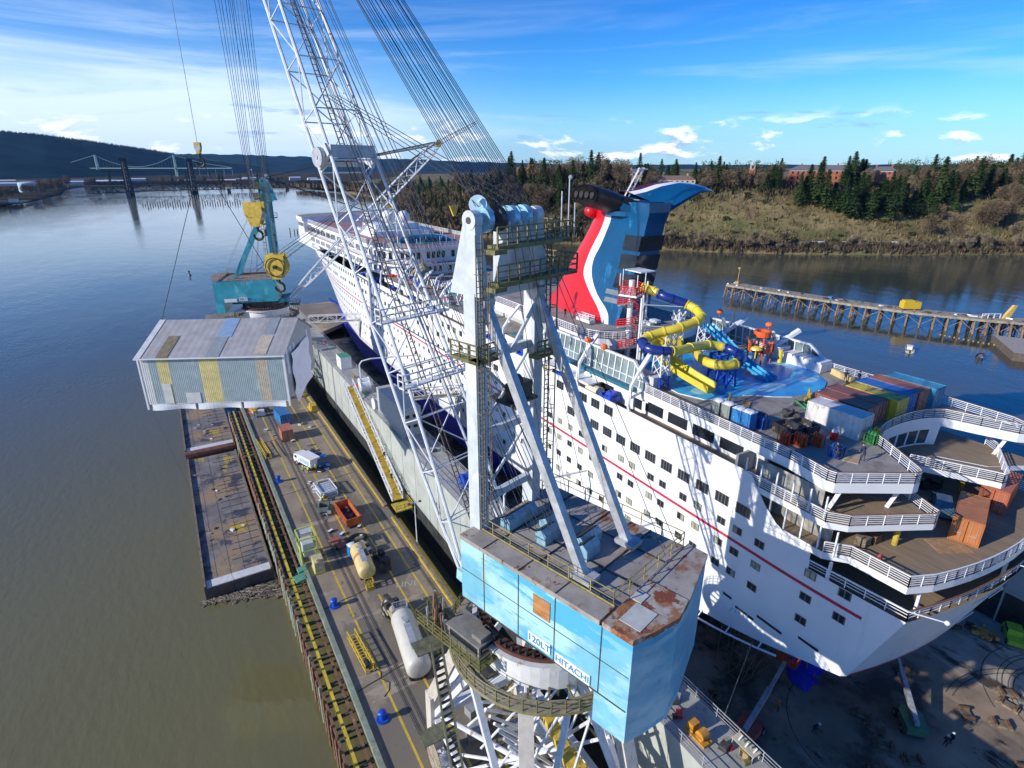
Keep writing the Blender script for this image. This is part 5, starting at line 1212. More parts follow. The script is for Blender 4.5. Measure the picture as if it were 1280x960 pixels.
    def bst(t_):
        s_ = t_ * Lb
        xl = interp(s_, [0, 14, 38, 52, Lb], [-3.3, -3.1, -2.75, -2.5, -1.4]) + bias; xr = interp(s_, [0, 14, 38, 52, Lb], [2.6, 2.2, 1.4, 1.1, .7]) + bias
        d = interp(s_, [0, 7, 14, 38, 52, Lb], [.25, .9, 1.15, 1.15, 1.1, .6])
        return [bpt(t_, xl, -d), bpt(t_, xr, -d), bpt(t_, xr, d), bpt(t_, xl, d)]
    q = CB(); lattice(q, bst, 17, .145 if near else .2, .058 if near else .1); q.build('boom', LATT, g)
    if near:
        q = CB(); t_ = 36.5 / Lb; P4 = bst(t_)
        q.beam(P4[2], P4[3], .4, 1.0); q.beam(P4[0], P4[1], .3, .4)
        for i, x in enumerate((-2.9, 1.3)):
            c_ = bpt(t_, x, .2); q.obox(c_, (.3, 2.2, 1.0), rx=R(25 if i else -35))
        q.build('boom_crossbeam', mat('boom_platform_grey', (.50, .53, .56), .5, var=.15), g)
        q = CB(); c_ = bpt(t_, -3.3, .1); sheave(q, c_, .8, .35); q.build('sheave', STEEL, g)
        for s_ in (22, 16.5):
            q = CB(); t_ = s_ / Lb; P4 = bst(t_); c_ = bpt(t_, -1, 1.6)
            y0, z0 = P4[3][1] - .6, P4[3][2]
            q.box(-4.2, 2.9, y0 - .5, y0 + .2, z0 - .05, z0 + .1); q.rail([(-4.2, y0 + .2, z0 + .1), (-4.2, y0 - .5, z0 + .1), (2.9, y0 - .5, z0 + .1), (2.9, y0 + .2, z0 + .1)], h=1.1, bars=2, r=.05, post=1.4); q.build('boom_walkway', LATT, g)
        q = CB(); a = bpt(0.02, -.8, .3); b_ = bpt(.8, -.8, .3)
        for s in (-.22, .22): q.beam((a[0] + s, a[1], a[2]), (b_[0] + s, b_[1], b_[2]), .08)
        for k in range(110): t_ = k / 110; p = [lerp(a[n], b_[n], t_) for n in range(3)]; q.beam((p[0] - .22, p[1], p[2]), (p[0] + .22, p[1], p[2]), .05)
        q.build('boom_ladder', mat('rusty_ladder', (.14, .09, .06), .7, var=.3), g)
    hx, hy, hz = -.4 + bias, F.y + cE * Lb, F.z + sE * Lb
    q = CB(); 
    for k in range(5): sheave(q, (hx - 1 + k * .5, hy, hz), .8, .3)
    q.box(hx - 1.6, hx + 1.6, hy - .6, hy + .6, hz - .8, hz - .5); q.build('boom_head', YELLOWR if not near else LATT, g)
    jp = (hx, hy + cE * Lj * 1.15, hz + sE * Lj * .62)
    q = CB(); lattice(q, lambda t_: [(hx + sx * lerp(1.0, .2, t_), lerp(hy, jp[1], t_) + (.3 if sd_ else -.3) * sE, lerp(hz, jp[2], t_) + (-.5 if sd_ else .5) * lerp(1, .4, t_)) for sx, sd_ in ((-1, 1), (1, 1), (1, 0), (-1, 0))], 6, .12, .06); q.build('fly_jib', LATT, g)
    # --- luffing ropes from mast head to boom head, back ropes, hoist ropes
    rp = CB(); rad = .032 if near else .05
    rr = random.Random(8)
    groups = [(lerp(-2.9, 2.5, i / (4 * ropes_n)), lerp(-2.0, 2.0, i / (4 * ropes_n))) for i in range(4 * ropes_n + 1)]
    for x0, x1 in groups:
        for k in range(1):
            o = rr.uniform(-.06, .06)
            rp.tube((x0 + o * .4, YM + .3, zt + 1.0 + (k % 2) * .15), (x1 + bias + o, hy - .9, hz - .2 + rr.uniform(-.5, .5)), rad, 4, cap=False)
    for k in range(9 if near else 2): rp.tube((-3.3 + k * .30, rr.uniform(-3.5, 2.4), hz1 + 1.1), (-2.6 + k * .35 + bias, hy + rr.uniform(-.3, .3), hz + .6), rad, 4, cap=False)
    for k in range(4):
        rp.tube((-1.5 + k, YM, zt + .9), bpt(.55, -1.2 + k * .5, .6), rad, 4, cap=False)
        rp.tube((-1.9 + k * .35, 1.8 - k * 1.6, hz1 + 1.1), (-1.8 + k * .3 + bias, hy, hz + .6), rad, 4, cap=False); rp.tube((-3.2 + k * .3, 2.2, hz1 + 1.1), (-2.2 + k * .3 + bias, hy + .4, hz + .6), rad, 4, cap=False)
        rp.tube((-.8 + k * .6, YM - .8, zt), (-.6 + k * .5, -1.0 - (k % 3) * 1.6, hz1 + 1), rad * .8, 4, cap=False)
    n_r = len(rp.v) // 8
    for k in range(n_r):
        o8 = CB(); o8.mesh(rp.v[k * 8:k * 8 + 8], [(i, (i + 1) % 4, 4 + (i + 1) % 4, 4 + i) for i in range(4)]); o8.build('wire_rope', CABLE, g)
    q = CB(); q.tube((2.6, YM - .3, zt - 1), (3.2, -8.4, hz1 + .2), .03, 4, cap=False); q.tube((3.0, YM - .3, zt - 1), (4.6, -8.6, hz1 + .2), .03, 4, cap=False)
    q.build('stay_wire', CABLE, g)
    # signboards
    if sign:
        rot = Matrix.Rotation(-CB.A, 4, 'Z')
        for body, y, L in (('120LT', -4.05, 2.0), ('HITACHI', -6.95, 2.9)):
            sg = -1 if near else 1; z0, z1 = (25.6, 26.5) if body == '120LT' else (25.4, 26.25)
            q = CB(); q.box(min(sg * 5.52, sg * 5.42), max(sg * 5.52, sg * 5.42), y - L / 2, y + L / 2, z0, z1); s_o = q.build('sign_board', SIGNW if near else W_PAINT, house)
            m4 = rot @ Matrix.Translation((sg * 5.535, (y if near else -8.3 - y), (z0 + z1) / 2)) @ Matrix.Rotation(R(sg * 90), 4, 'Z') @ Matrix.Rotation(R(90), 4, 'X')
            text_obj(body, .80 if body == '120LT' else .72, m4, mat('sign_letter_blue', (.05, .22, .36), .5), s_o, 'lettering', .01)
    return g, hx, hy, hz, jp
def toworld(cx, cy, az, p):
    a = R(az); return Vector((cx + p[0] * math.cos(a) + p[1] * math.sin(a), cy - p[0] * math.sin(a) + p[1] * math.cos(a), 5 + p[2]))
NC = (21.6, 31.2, -15.9)
g1, hx, hy, hz, jp = crane(*NC, 63.5, 76, 18, CYAN, ROOFRUST, ROOFVRUST, 'near white lattice crane with big light blue machinery house and rusty roof', True, True, 6)
FC = (20.0, 160.0, 108)
TR = mat('teal_roof', (.30, .22, .18), .7, var=.25, vs=1)
g2, fx, fy, fz, fjp = crane(*FC, 43, 55, 12, TEAL, TR, TR, 'far teal harbour crane with white lattice boom reaching over the ship bow', True, False, 3)
# ================================================================== HOOKS, HANGING SHED
def hook_block(c_, w, h, label, top, n, m=HOOKY, spread=3.4, name='hook_block', sheaved=False):
    g = thing(name, c_, label, 'hook block')
    q = MB()
    pf = [(-w * .5, h * .5), (w * .5, h * .5), (w * .5, h * .05), (w * .22, -h * .5), (-w * .22, -h * .5), (-w * .5, h * .05)]
    ang = R(-30); u = Vector((math.cos(ang), math.sin(ang), 0)); v = Vector((-math.sin(ang), math.cos(ang), 0))
    for s in (-1, 1):
        P = [u * a + Vector((0, 0, b_)) + v * (s * w * .33) for a, b_ in pf]; P2 = [p - v * (s * .12) for p in P]
        q.mesh(P + P2, [tuple(range(6)), tuple(range(11, 5, -1))] + [(i, (i + 1) % 6, 6 + (i + 1) % 6, 6 + i) for i in range(6)])
    q.build('side_plate', m, g)
    q = MB()
    for k in range(4):
        o = v * (w * (-.22 + k * .147)); q.tube(o - v * .09, o + v * .09, w * (.46 if not sheaved else .62), 18)
    q.build('sheave', m if sheaved else STEEL, g)
    if sheaved:
        for s in (-1, 1):
            q = MB(); q.path([v * (s * w * .40) + u * (w * .5 * math.cos(R(k * 18))) + Vector((0, 0, w * .5 * math.sin(R(k * 18)))) for k in range(20)], .06, 5, closed=True); q.tube(v * (s * w * .34), v * (s * w * .46), .22, 10); q.build('rim_plate', BLACK, g)
    q = MB(); z0 = -h * .5; q.tube((0, 0, z0 + .1), (0, 0, z0 - .5), .16, 8)
    q.path([u * (math.cos(R(a)) * .5) + Vector((0, 0, z0 - 1.0 + math.sin(R(a)) * .5)) for a in range(90, -200, -20)], .15, 8)
    q.build('hook', BLACK, g)
    q = MB(); T = Vector(top) - Vector(c_)
    for k in range(n):
        o = (k / max(1, n - 1) - .5) if n > 1 else 0; q = MB(); q.tube(v * (o * w * .55) + Vector((0, 0, h * .3)), T + u * (o * spread) + v * ((k % 2) * .3), .028, 4, cap=False); q.build('hoist_rope', CABLE, g)
    return g
H = toworld(*NC, (hx, hy, hz)); J = toworld(*NC, jp)
def at(u, s=0): return u
hook_block((9.4, 72.4, 57.0), 2.0, 2.6, 'boxy yellow hook block hanging highest beside the teal mast', (9.4, 72.4, 105), 6)
hook_block((10.4, 69.0, 51.6), 2.0, 2.7, 'round yellow hook block with black rims, the lower one beside the teal mast', (10.4, 69.0, 105), 7, sheaved=True)
hb = hook_block((5.7, 85.4, 64.1), .75, 1.3, 'small yellow ball hook on a single rope above the hanging shed', (5.7, 85.4, 122), 1, name='ball_hook')
g = thing('safety_hook', (toworld(*NC, (-1.4, 8, 54.1))), 'small yellow triangular block on the ropes left of the near crane mast head', 'hook block')
q = MB(); q.prism([(-.5, 0), (.5, 0), (0, -.0001)], -.1, .1) if False else q.mesh([(-.34, 0, .3), (.34, 0, .3), (.07, 0, -.4), (-.07, 0, -.4), (-.34, .2, .3), (.34, .2, .3), (.07, .2, -.4), (-.07, .2, -.4)], [(0, 1, 2, 3), (7, 6, 5, 4), (0, 4, 5, 1), (1, 5, 6, 2), (2, 6, 7, 3), (3, 7, 4, 0)]); q.build('plate', HOOKY, g)
# hanging shed: corrugated walls and roof
def corr(name, cols):       # vertical-ribbed sheet with coloured panels; cols: (u0, u1, colour)
    m = mat(name, cols[0], .6, var=.10, vs=.8, stains=cols[1])
    return m
SH_G = mat('shed_sheet_grey_blue', (.33, .41, .43), .5, .1, var=.10, vs=.8, stains=[((.50, .54, .52), .6, .60, .12, (1, 1, .4)), ((.30, .16, .08), 1.6, .72, .05, (1, 1, .3))])
SH_R = mat('shed_roof_grey', (.42, .40, .38), .5, .1, var=.12, vs=.5, stains=[((.34, .30, .26), .8, .60, .1, (1, .3, 1)), ((.30, .12, .07), .9, .70, .04, (3, .8, 1))])
SH_Y = mat('shed_sheet_yellow', (.66, .56, .24), .5, var=.15, vs=1, stains=[((.60, .57, .40), 1, .62, .15, one)])
SH_W = mat('shed_sheet_white', (.62, .63, .60), .5, var=.1, vs=.8)
SH_B = mat('shed_sheet_blue', (.25, .37, .52), .5, var=.1); SH_O = mat('shed_sheet_brown', (.23, .19, .11), .6, var=.2); SH_D = mat('shed_sheet_dark', (.27, .30, .31), .6, var=.1)
SH_T = mat('shed_sheet_tan', (.50, .43, .32), .6, var=.15)
shed = thing('hanging_shed', (-6.2, 92.6, 30.0), 'large corrugated shed with grey and yellow panels hanging from a sling over the pier', 'shed', rz=math.atan2(83.8 - 92.6, 11.7 + 6.2))
SL, SD, SE, SRZ = 19.9, 15.5, 7.0, 10.2
def sheet(a, b_, z0, z1, segs, nm, rib=.055, plane='wall', yA=0, zf=None, pitch=.26):
    """ribbed sheet along local x from a to b; segs [(x0,x1,material)]"""
    out = []
    for x0, x1, m_ in segs:
        q = MB(); n = max(2, int((x1 - x0) / (pitch / 2))); lo = []; hi = []
        for k in range(n + 1):
            x = lerp(x0, x1, k / n); off = rib * .5 if k % 2 else 0
            pl, ph = zf(x, off, 0), zf(x, off, 1); lo.append(pl); hi.append(ph)
        q.grid([lo, hi]); out.append((nm, q, m_))
    return out
fr = lambda x, off, t_: (x, -off, lerp(0, SE, t_))
for nm, q, m_ in sheet(0, SL, 0, SE, [(0, .35, SH_W), (.35, 1.3, SH_W), (1.3, 2.5, SH_G), (2.5, 4.0, SH_Y), (4.0, 8.2, SH_G), (8.2, 10.8, SH_Y), (10.8, 16.0, SH_G), (16.0, 17.5, SH_T), (17.5, SL, SH_G)], 'wall_panel', zf=fr): q.build(nm, m_, shed)
q = MB()
for x, z0, z1, in ((2.6, 0, 3.0),): q.box(x, x + 1.2, -.09, -.07, z0, z1)
q.box(5.6, 7.6, -.09, -.07, 0, 1.6); q.build('wall_patch', SH_W, shed)
yr = SD * .56
rf = lambda x, off, t_: (x, lerp(-.4, yr, t_), lerp(SE - .1, SRZ, t_) + off)
rb_ = lambda x, off, t_: (x, lerp(yr, SD + .3, t_), lerp(SRZ, SE - .1, t_) + off)
for f_, nm in ((rf, 'roof_panel'), (rb_, 'roof_panel')):
    for n_, q, m_ in sheet(-.3, SL + .3, 0, 0, [(-.3, SL + .3, SH_R)], nm, zf=f_, pitch=.95, rib=.035): q.build(n_, m_, shed)
def roofpatch(x0, x1, t0, t1, m_):
    q = MB(); q.mesh([(x0, lerp(-.4, yr, t0), lerp(SE - .1, SRZ, t0) + .07), (x1, lerp(-.4, yr, t0), lerp(SE - .1, SRZ, t0) + .07), (x1, lerp(-.4, yr, t1), lerp(SE - .1, SRZ, t1) + .07), (x0, lerp(-.4, yr, t1), lerp(SE - .1, SRZ, t1) + .07)], [(0, 1, 2, 3)]); q.build('roof_patch', m_, shed)
roofpatch(2.6, 4.2, 0, .55, SH_O); roofpatch(9.3, 11.2, 0, .5, SH_D); roofpatch(9.5, 11.6, .5, 1, SH_B); roofpatch(15.8, 17.6, .05, .5, SH_T); roofpatch(16, 17.6, .55, 1, SH_D); roofpatch(-.25, 0.6, 0, 1, SH_W)
for x, m_, sg in ((SL, SH_D, 1), (0, SH_W, -1)):
    q = MB(); P = [(x, 0, 0), (x, SD, 0), (x, SD, SE), (x, yr, SRZ - .05), (x, 0, SE)]; q.mesh(P, [(0, 1, 2, 3, 4)] if sg > 0 else [(4, 3, 2, 1, 0)]); q.build('gable_wall', m_, shed)
q = MB()
for y0 in (1.4, 3.2, 5.0, 12.4): q.box(SL + .01, SL + .04, y0, y0 + .8, 3.5, 7.2)
q.build('gable_window_strip', mat('pale_blue_sheet', (.45, .55, .65), .5), shed)
q = MB(); rows = []
for k in range(9):
    t_ = k / 8; rows.append([(SL + .25 + .15 * math.sin(k * 1.7 + j), lerp(3.0, 12.5, j / 6), lerp(6.2, -1.6 + j * .15, t_)) for j in range(7)])
q.grid(rows); q.build('tarpaulin', mat('white_tarpaulin', (.74, .75, .76), .6, var=.06, vs=1), shed, smooth=True)
for x0 in (.6, 7.0, 13.4):
    q = MB(); q.grid([[(x, .05 - .25 * z_ * math.sin(x), -.0 - z_) for x in [x0 + k * .5 for k in range(13)]] for z_ in (0, .5, 1.0)]); q.build('skirt_sheet', mat('white_tarpaulin', (.7, .7, .7)), shed)
q = MB()
for x in (.0, SL): q.box(x - .12, x + .12, -.06, .2, -.9, SE)
q.box(0, SL, 0, .2, -.1, 0.1); q.box(-.3, SL + .3, -.45, -.35, SE - .25, SE - .05); q.box(SL - .1, SL + .07, 0, .25, 0, SE)
q.build('frame', W_PAINT, shed)
sl = thing('lifting_sling', (5.7, 85.4, 62), 'thin wire slings spreading from the ball hook down to the hanging shed roof ridge', 'sling')
ca, sa = math.cos(shed.rotation_euler.z), math.sin(shed.rotation_euler.z)
S2 = lambda x, y, z: (-6.2 + x * ca - y * sa, 92.6 + x * sa + y * ca, 30 + z)
q = MB(); q.tube((5.7, 85.4, 62.9), S2(0, yr, SRZ), .05, 4); q.tube((5.7, 85.4, 62.9), S2(SL, yr, SRZ), .05, 4); q.build('rope', CABLE, sl, True)
q = MB(); q.tube(S2(.2, 0, 0), (1.0, 79, 0.2), .02, 4); tag(q.build('tag_line', CABLE), 'thin tag line hanging from the shed corner to the water', 'rope')

# ================================================================== OBJECTS ON THE PIER
def container(loc, rz, col, label, L=6.06, group='shipping containers', doors_end=-1, cat='container', doorcol=None, W=2.44, Hh=2.6, prefix='shipping_container', topstain=()):
    nm = label.split()[0]
    m_ = mat('container_' + '_'.join('%.2f' % c_ for c_ in col), col, .5, var=.12, vs=.9, stains=[(tuple(c_ * .45 + .03 for c_ in col), 1.4, .60, .08, (1, 1, .4)), (RUST, 1.7, .70, .05, one)])
    g = thing(prefix, loc, label, cat, group, rz)
    q = MB(); w, l = W / 2, L / 2
    for s in (-1, 1):
        n = int(L / .14); lo, hi = [], []
        for k in range(n + 1):
            y = lerp(-l + .1, l - .1, k / n); o = .035 if (k // 2) % 2 else 0; lo.append((s * (w - .02 - o), y, .12)); hi.append((s * (w - .02 - o), y, Hh - .1))
        q.grid([lo, hi] if s > 0 else [hi, lo])
    q.grid([[(-w + .06 + (W - .12) * k / 16, l - .03 - (.03 if (k // 2) % 2 else 0), z) for k in range(17)] for z in (Hh - .1, .12)]) if doors_end < 0 else q.grid([[(-w + .06 + (W - .12) * k / 16, -l + .03 + (.03 if (k // 2) % 2 else 0), z) for k in range(17)] for z in (.12, Hh - .1)])
    q.box(-w + .02, w - .02, -l + .02, l - .02, .10, .14); q.build('side_walls', m_, g)
    q = MB()
    q.grid([[(x, lerp(-l + .05, l - .05, k / 40), Hh - .05 + (.02 if (k // 2) % 2 else 0)) for k in range(41)] for x in (w - .05, -w + .05)])
    q.build('roof', mat('container_roof_' + '_'.join('%.2f' % c_ for c_ in col), tuple(c_ * .95 + .02 for c_ in col), .6, var=.15, vs=1, stains=list(topstain) + [((.20, .12, .07), 1.1, .64, .06, one)]), g)
    q = MB()
    for sx in (-1, 1):
        for sy in (-1, 1): q.box(sx * w - .08 * (sx > 0) - 0, sx * w + .08 * (sx < 0), sy * l - .08 * (sy > 0), sy * l + .08 * (sy < 0), 0, Hh)
        q.box(sx * w - .06 * (sx > 0), sx * w + .06 * (sx < 0), -l + .08, l - .08, Hh - .12, Hh); q.box(sx * w - .06 * (sx > 0), sx * w + .06 * (sx < 0), -l + .08, l - .08, 0, .14)
    for sy in (-1, 1): q.box(-w + .08, w - .08, sy * l - .06 * (sy > 0), sy * l + .06 * (sy < 0), Hh - .12, Hh); q.box(-w + .08, w - .08, sy * l - .06 * (sy > 0), sy * l + .06 * (sy < 0), 0, .14)
    q.build('frame', m_, g)
    yd = doors_end * (l - .01)
    for s in (-1, 1):
        q = MB(); q.box(min(s * .03, s * (w - .1)), max(s * .03, s * (w - .1)), min(yd, yd - doors_end * .05), max(yd, yd - doors_end * .05), .16, Hh - .14)
        d = q.build('door', m_ if not doorcol else mat('door_' + nm, doorcol, .5, var=.2), g)
        q = MB()
        for x in (.35, .85): q.tube((s * x, yd + doors_end * .05, .2), (s * x, yd + doors_end * .05, Hh - .2), .022, 6)
        q.box(min(s * .3, s * .9), max(s * .3, s * .9), yd + doors_end * .04, yd + doors_end * .07, 1.0, 1.06) if doors_end > 0 else q.box(min(s * .3, s * .9), max(s * .3, s * .9), yd - .07, yd - .04, 1.0, 1.06)
        q.build('lock_rod', STEEL, d)
    return g
BR = (.26, .085, .05)
container((16.9, 136.5, 5.006), R(6), (.02, .16, .38), 'blue container on the pier below the right end of the hanging shed')
container((15.9, 126.3, 5.006), 0, (.42, .15, .09), 'faded salmon container on the pier just in front of the blue one', L=4.2)
# open orange skip
def skip_box(loc, rz, W, L, Hh, col, label, cat='skip', name='open_skip', fill=None, slope=.35):
    m_ = mat('skip_' + '_'.join('%.2f' % c_ for c_ in col), col, .55, var=.2, vs=1, stains=[(tuple(c_ * .5 for c_ in col), 1.2, .6, .08, one), (RUST, 1.5, .66, .06, one)])
    g = thing(name, loc, label, cat, rz=rz); w, l = W / 2, L / 2
    q = MB(); out = [(-w, -l), (w, -l), (w, l), (-w, l)]; T_ = .12
    inn = [(-w + T_, -l + T_), (w - T_, -l + T_), (w - T_, l - T_), (-w + T_, l - T_)]
    s_ = 1 - slope * .3
    vs = [(x * s_, y * s_, .25) for x, y in out] + [(x, y, Hh) for x, y in out] + [(x, y, Hh) for x, y in inn] + [(x * s_, y * s_, .4) for x, y in inn]
    fs = [(3, 2, 1, 0)] + [(i, (i + 1) % 4, 4 + (i + 1) % 4, 4 + i) for i in range(4)] + [(4 + i, 4 + (i + 1) % 4, 8 + (i + 1) % 4, 8 + i) for i in range(4)] + [(8 + i, 8 + (i + 1) % 4, 12 + (i + 1) % 4, 12 + i) for i in range(4)]
    q.mesh(vs, fs); q.build('body', m_, g)
    q = MB(); q.mesh([(x * s_ * .99, y * s_ * .99, .42) for x, y in inn], [(0, 1, 2, 3)]); q.build('floor', DKST, g)
    q = MB()
    for k in range(int(L / .8) + 1):
        y = -l + .1 + k * (L - .2) / int(L / .8)
        for s in (-1, 1): q.beam((s * (w * s_ + .03), y * s_, .25), (s * (w + .05), y, Hh), .12, .1)
    q.build('rib', m_, g)
    q = MB()
    for x in (-w * .6, w * .6): q.box(x - .08, x + .08, -l * .95, l * .95, 0, .25)
    q.build('runner', DKST, g)
    if fill:
        rr = random.Random(int(L * 10))
        for k in range(14):
            q = MB(); s = rr.uniform(.2, .5); q.obox((rr.uniform(-w * .7, w * .7), rr.uniform(-l * .8, l * .8), .45 + s * .4), (s, s * 1.6, s * .7), rr.uniform(0, 3), rx=rr.uniform(-.4, .4)); q.build('rubbish', rr.choice([TIMB, W_PAINT, DKST, TIMBR]), g)
    return g
skip_box((18.9, 87.6, 5.006), R(3), 2.5, 6.6, 1.9, (.50, .12, .03), 'long open orange skip with rubbish in it on the pier near the gangway foot', fill=True)
skip_box((15.9, 92.2, 5.006), R(-20), 1.8, 2.0, 1.2, (.20, .24, .22), 'small grey green skip left of the orange skip on the pier')
# white framed crate with panels
g = thing('white_frame_crate', (17.7, 98.4, 5.006), 'white framed cage with pale panels in the middle of the pier, behind the orange skip', 'crate', rz=R(4))
q = MB()
for x in (-1.5, 1.5):
    for y in (-2.3, 2.3): q.beam((x, y, 0), (x, y, 1.3), .16)
for z in (.1, 1.3):
    q.beam((-1.5, -2.3, z), (1.5, -2.3, z), .16); q.beam((-1.5, 2.3, z), (1.5, 2.3, z), .16); q.beam((-1.5, -2.3, z), (-1.5, 2.3, z), .16); q.beam((1.5, -2.3, z), (1.5, 2.3, z), .16)
q.build('frame', W_PAINT, g)
for k in range(6): q = MB(); q.box(-1.35, 1.35, -2.15 + k * .73, -1.55 + k * .73, .3, .95); q.build('pale_panel', mat('pale_slate_blue', (.42, .47, .55), .5, var=.1), g)
# people, built as one skinned body
SKIN = mat('skin', (.45, .27, .19), .6, var=.05)
def person(loc, rz, top, legs_, label, helmet=None, pose=0, group=None, scale=1.0):
    g = thing('person', loc, label, 'person', group, rz)
    def bodymesh(js, es, rad, nm, mats, flo):
        me = bpy.data.meshes.new(nm); me.from_pydata(js, es, []); o = bpy.data.objects.new(nm, me); COL.objects.link(o)
        md = o.modifiers.new('s', 'SKIN'); sm = o.modifiers.new('d', 'SUBSURF'); sm.levels = 1; sm.render_levels = 1; md.use_smooth_shade = True
        if not me.skin_vertices: me.skin_vertices.new() if hasattr(me.skin_vertices, 'new') else None
        lay = me.skin_vertices[0].data
        for i, r_ in enumerate(rad): lay[i].radius = (r_[0], r_[1]) if isinstance(r_, tuple) else (r_, r_)
        lay[0].use_root = True
        dg = bpy.context.evaluated_depsgraph_get(); m2 = bpy.data.meshes.new_from_object(o.evaluated_get(dg)); bpy.data.objects.remove(o)
        for x in mats: m2.materials.append(x)
        for p in m2.polygons: p.material_index = flo(p.center)
        o2 = bpy.data.objects.new(nm, m2); COL.objects.link(o2); o2.parent = g; return o2
    st = .16 if pose != 1 else .3; bend = .28 if pose == 2 else 0
    J = [(0, 0, .95), (0, -bend * .4, 1.15), (0, -bend, 1.38), (0, -bend * 1.2, 1.50), (0, -bend * 1.4 - .02, 1.66), (0, -bend * 1.4 - .02, 1.76),
         (-.09, .02, .90), (-.10, -st * .3, .50), (-.10, st * .5, .09), (-.10, st * .5 - .14, .04), (.09, .02, .90), (.10, -st * .6, .5), (.10, -st, .09), (.10, -st - .14, .04),
         (-.19, -bend, 1.42), (-.24, -bend - .02, 1.16), (-.20, -bend - .20, .98), (-.19, -bend - .27, .93), (.19, -bend, 1.42), (.26, -bend + .02, 1.15), (.25, -bend - .12, .93), (.25, -bend - .16, .86)]
    E_ = [(0, 1), (1, 2), (2, 3), (3, 4), (4, 5), (0, 6), (6, 7), (7, 8), (8, 9), (0, 10), (10, 11), (11, 12), (12, 13), (2, 14), (14, 15), (15, 16), (16, 17), (2, 18), (18, 19), (19, 20), (20, 21)]
    rd = [(.15, .11), (.14, .11), (.17, .11), .055, .095, .07, .09, .06, .045, .04, .09, .06, .045, .04, .065, .05, .035, .04, .065, .05, .035, .04]
    def fl(c_):
        if c_.z > 1.53: return 0
        if c_.z > .96 and not (abs(c_.x) > .17 and c_.z < 1.02): return 1
        if abs(c_.x) > .17 and c_.z > .8: return 0
        return 3 if c_.z < .12 else 2
    o = bodymesh(J, E_, rd, 'body', [SKIN, top, legs_, BLACK], fl)
    q = MB(); hz_ = Vector(J[4]); q.sphere((hz_.x, hz_.y, hz_.z + .07), .125, 12, 6, bot=0, sc=(1, 1.15, .95)); q.tube((hz_.x, hz_.y - .05, hz_.z + .06), (hz_.x, hz_.y - .05, hz_.z + .08), .15, 12)
    q.build('hard_hat' if helmet else 'hair', helmet or mat('dark_hair', (.03, .02, .015), .7), g, smooth=False)
    g.scale = (scale,) * 3
    return g
HV = mat('hi_vis_yellow', (.55, .75, .05), .6, var=.1); HO = mat('hi_vis_orange', (.85, .22, .03), .6, var=.1); NAVY = mat('navy_overalls', (.02, .03, .07), .8, var=.2); JEAN = mat('work_trousers', (.05, .06, .09), .8, var=.2)
HW_ = mat('white_helmet', (.75, .75, .75), .4); HY_ = mat('yellow_helmet', (.75, .55, .05), .4)
for i, (x, y, rz) in enumerate(((15.6, 107.6, .4), (16.4, 107.0, 2.2), (17.3, 107.9, -1), (17.9, 106.9, 3))):
    person((x, y, 5.006), rz, HV, JEAN, ['worker in yellow vest, leftmost of the four beside the white truck', 'worker in yellow vest, second from left of the four beside the white truck', 'worker in yellow vest, third from left of the four beside the white truck', 'worker in yellow vest, rightmost of the four, in front of the blue truck'][i], HW_, i % 3, 'pier workers in yellow vests')
person((16.3, 95.0, 5.006), 1.0, HV, JEAN, 'bending worker in yellow vest beside the grey green skip', HW_, 2)
person((28.3, 91.4, 7.75), R(0), NAVY, NAVY, 'dark clothed person on the lower part of the yellow gangway', HW_, 1)
person((28.8, 96.4, 9.85), R(0), NAVY, JEAN, 'dark clothed person halfway up the yellow gangway', HW_, 1)
# utility truck with white box and blue cab
def wheel(g, x, y, r_, w=.3, z=None):
    z = r_ if z is None else z
    q = MB(); q.tube((x - w / 2, y, z), (x + w / 2, y, z), r_, 16); o = q.build('tyre', BLACK, g)
    q = MB(); q.tube((x - w / 2 - .02, y, z), (x + w / 2 + .02, y, z), r_ * .5, 10); q.build('rim', STEEL, o)
def truck(loc, rz, label, body_fn, cabcol, L=6.5):
    g = thing('truck', loc, label, 'truck', rz=rz)
    q = MB(); q.box(-.45, .45, -L / 2, L / 2, .6, .85); q.box(-1.1, 1.1, -L / 2, L / 2 - 2.0, .85, 1.0); q.build('chassis', DKST, g)
    q = MB(); y0, y1 = L / 2 - 1.9, L / 2
    pr_ = [(y0, .6), (y1 - .1, .6), (y1, 1.3), (y1 - .15, 1.45), (y1 - .45, 2.35), (y0, 2.4)]
    q.mesh([(-1.05, y, z) for y, z in pr_] + [(1.05, y, z) for y, z in pr_], [(5, 4, 3, 2, 1, 0), tuple(range(6, 12))] + [(i, (i + 1) % 6, 6 + (i + 1) % 6, 6 + i) for i in range(6)])
    q.build('cab', cabcol, g)
    q = MB(); q.mesh([(-.9, y1 - .14, 1.52), (.9, y1 - .14, 1.52), (.85, y1 - .40, 2.28), (-.85, y1 - .40, 2.28)], [(0, 1, 2, 3)]); q.box(-1.065, -1.052, y0 + .5, y1 - .6, 1.5, 2.1); q.box(1.052, 1.065, y0 + .5, y1 - .6, 1.5, 2.1); q.build('windscreen', GLASS, g)
    for x in (-.95, .95):
        wheel(g, x, L / 2 - 1.2, .48); wheel(g, x, -L / 2 + 1.2, .48); wheel(g, x, -L / 2 + 2.3, .48)
        q = MB(); q.box(x * .75 - .15, x * .75 + .15, y1 - .03, y1 + .03, .85, 1.05); q.build('headlight', W_PAINT, g)
    body_fn(g); return g
def boxbody(g):
    q = MB(); q.box(-1.15, 1.15, -3.2, 1.0, 1.0, 2.7); q.build('box_body', W_PAINT, g)
    q = MB(); q.box(-1.16, -1.152, -2.8, .6, 1.3, 2.2); q.build('side_panel', mat('panel_pale_blue', (.35, .45, .55), .5), g)
truck((17.0, 110.6, 5.006), R(20), 'small white box truck parked on the pier beside the group of workers', boxbody, W_PAINT)
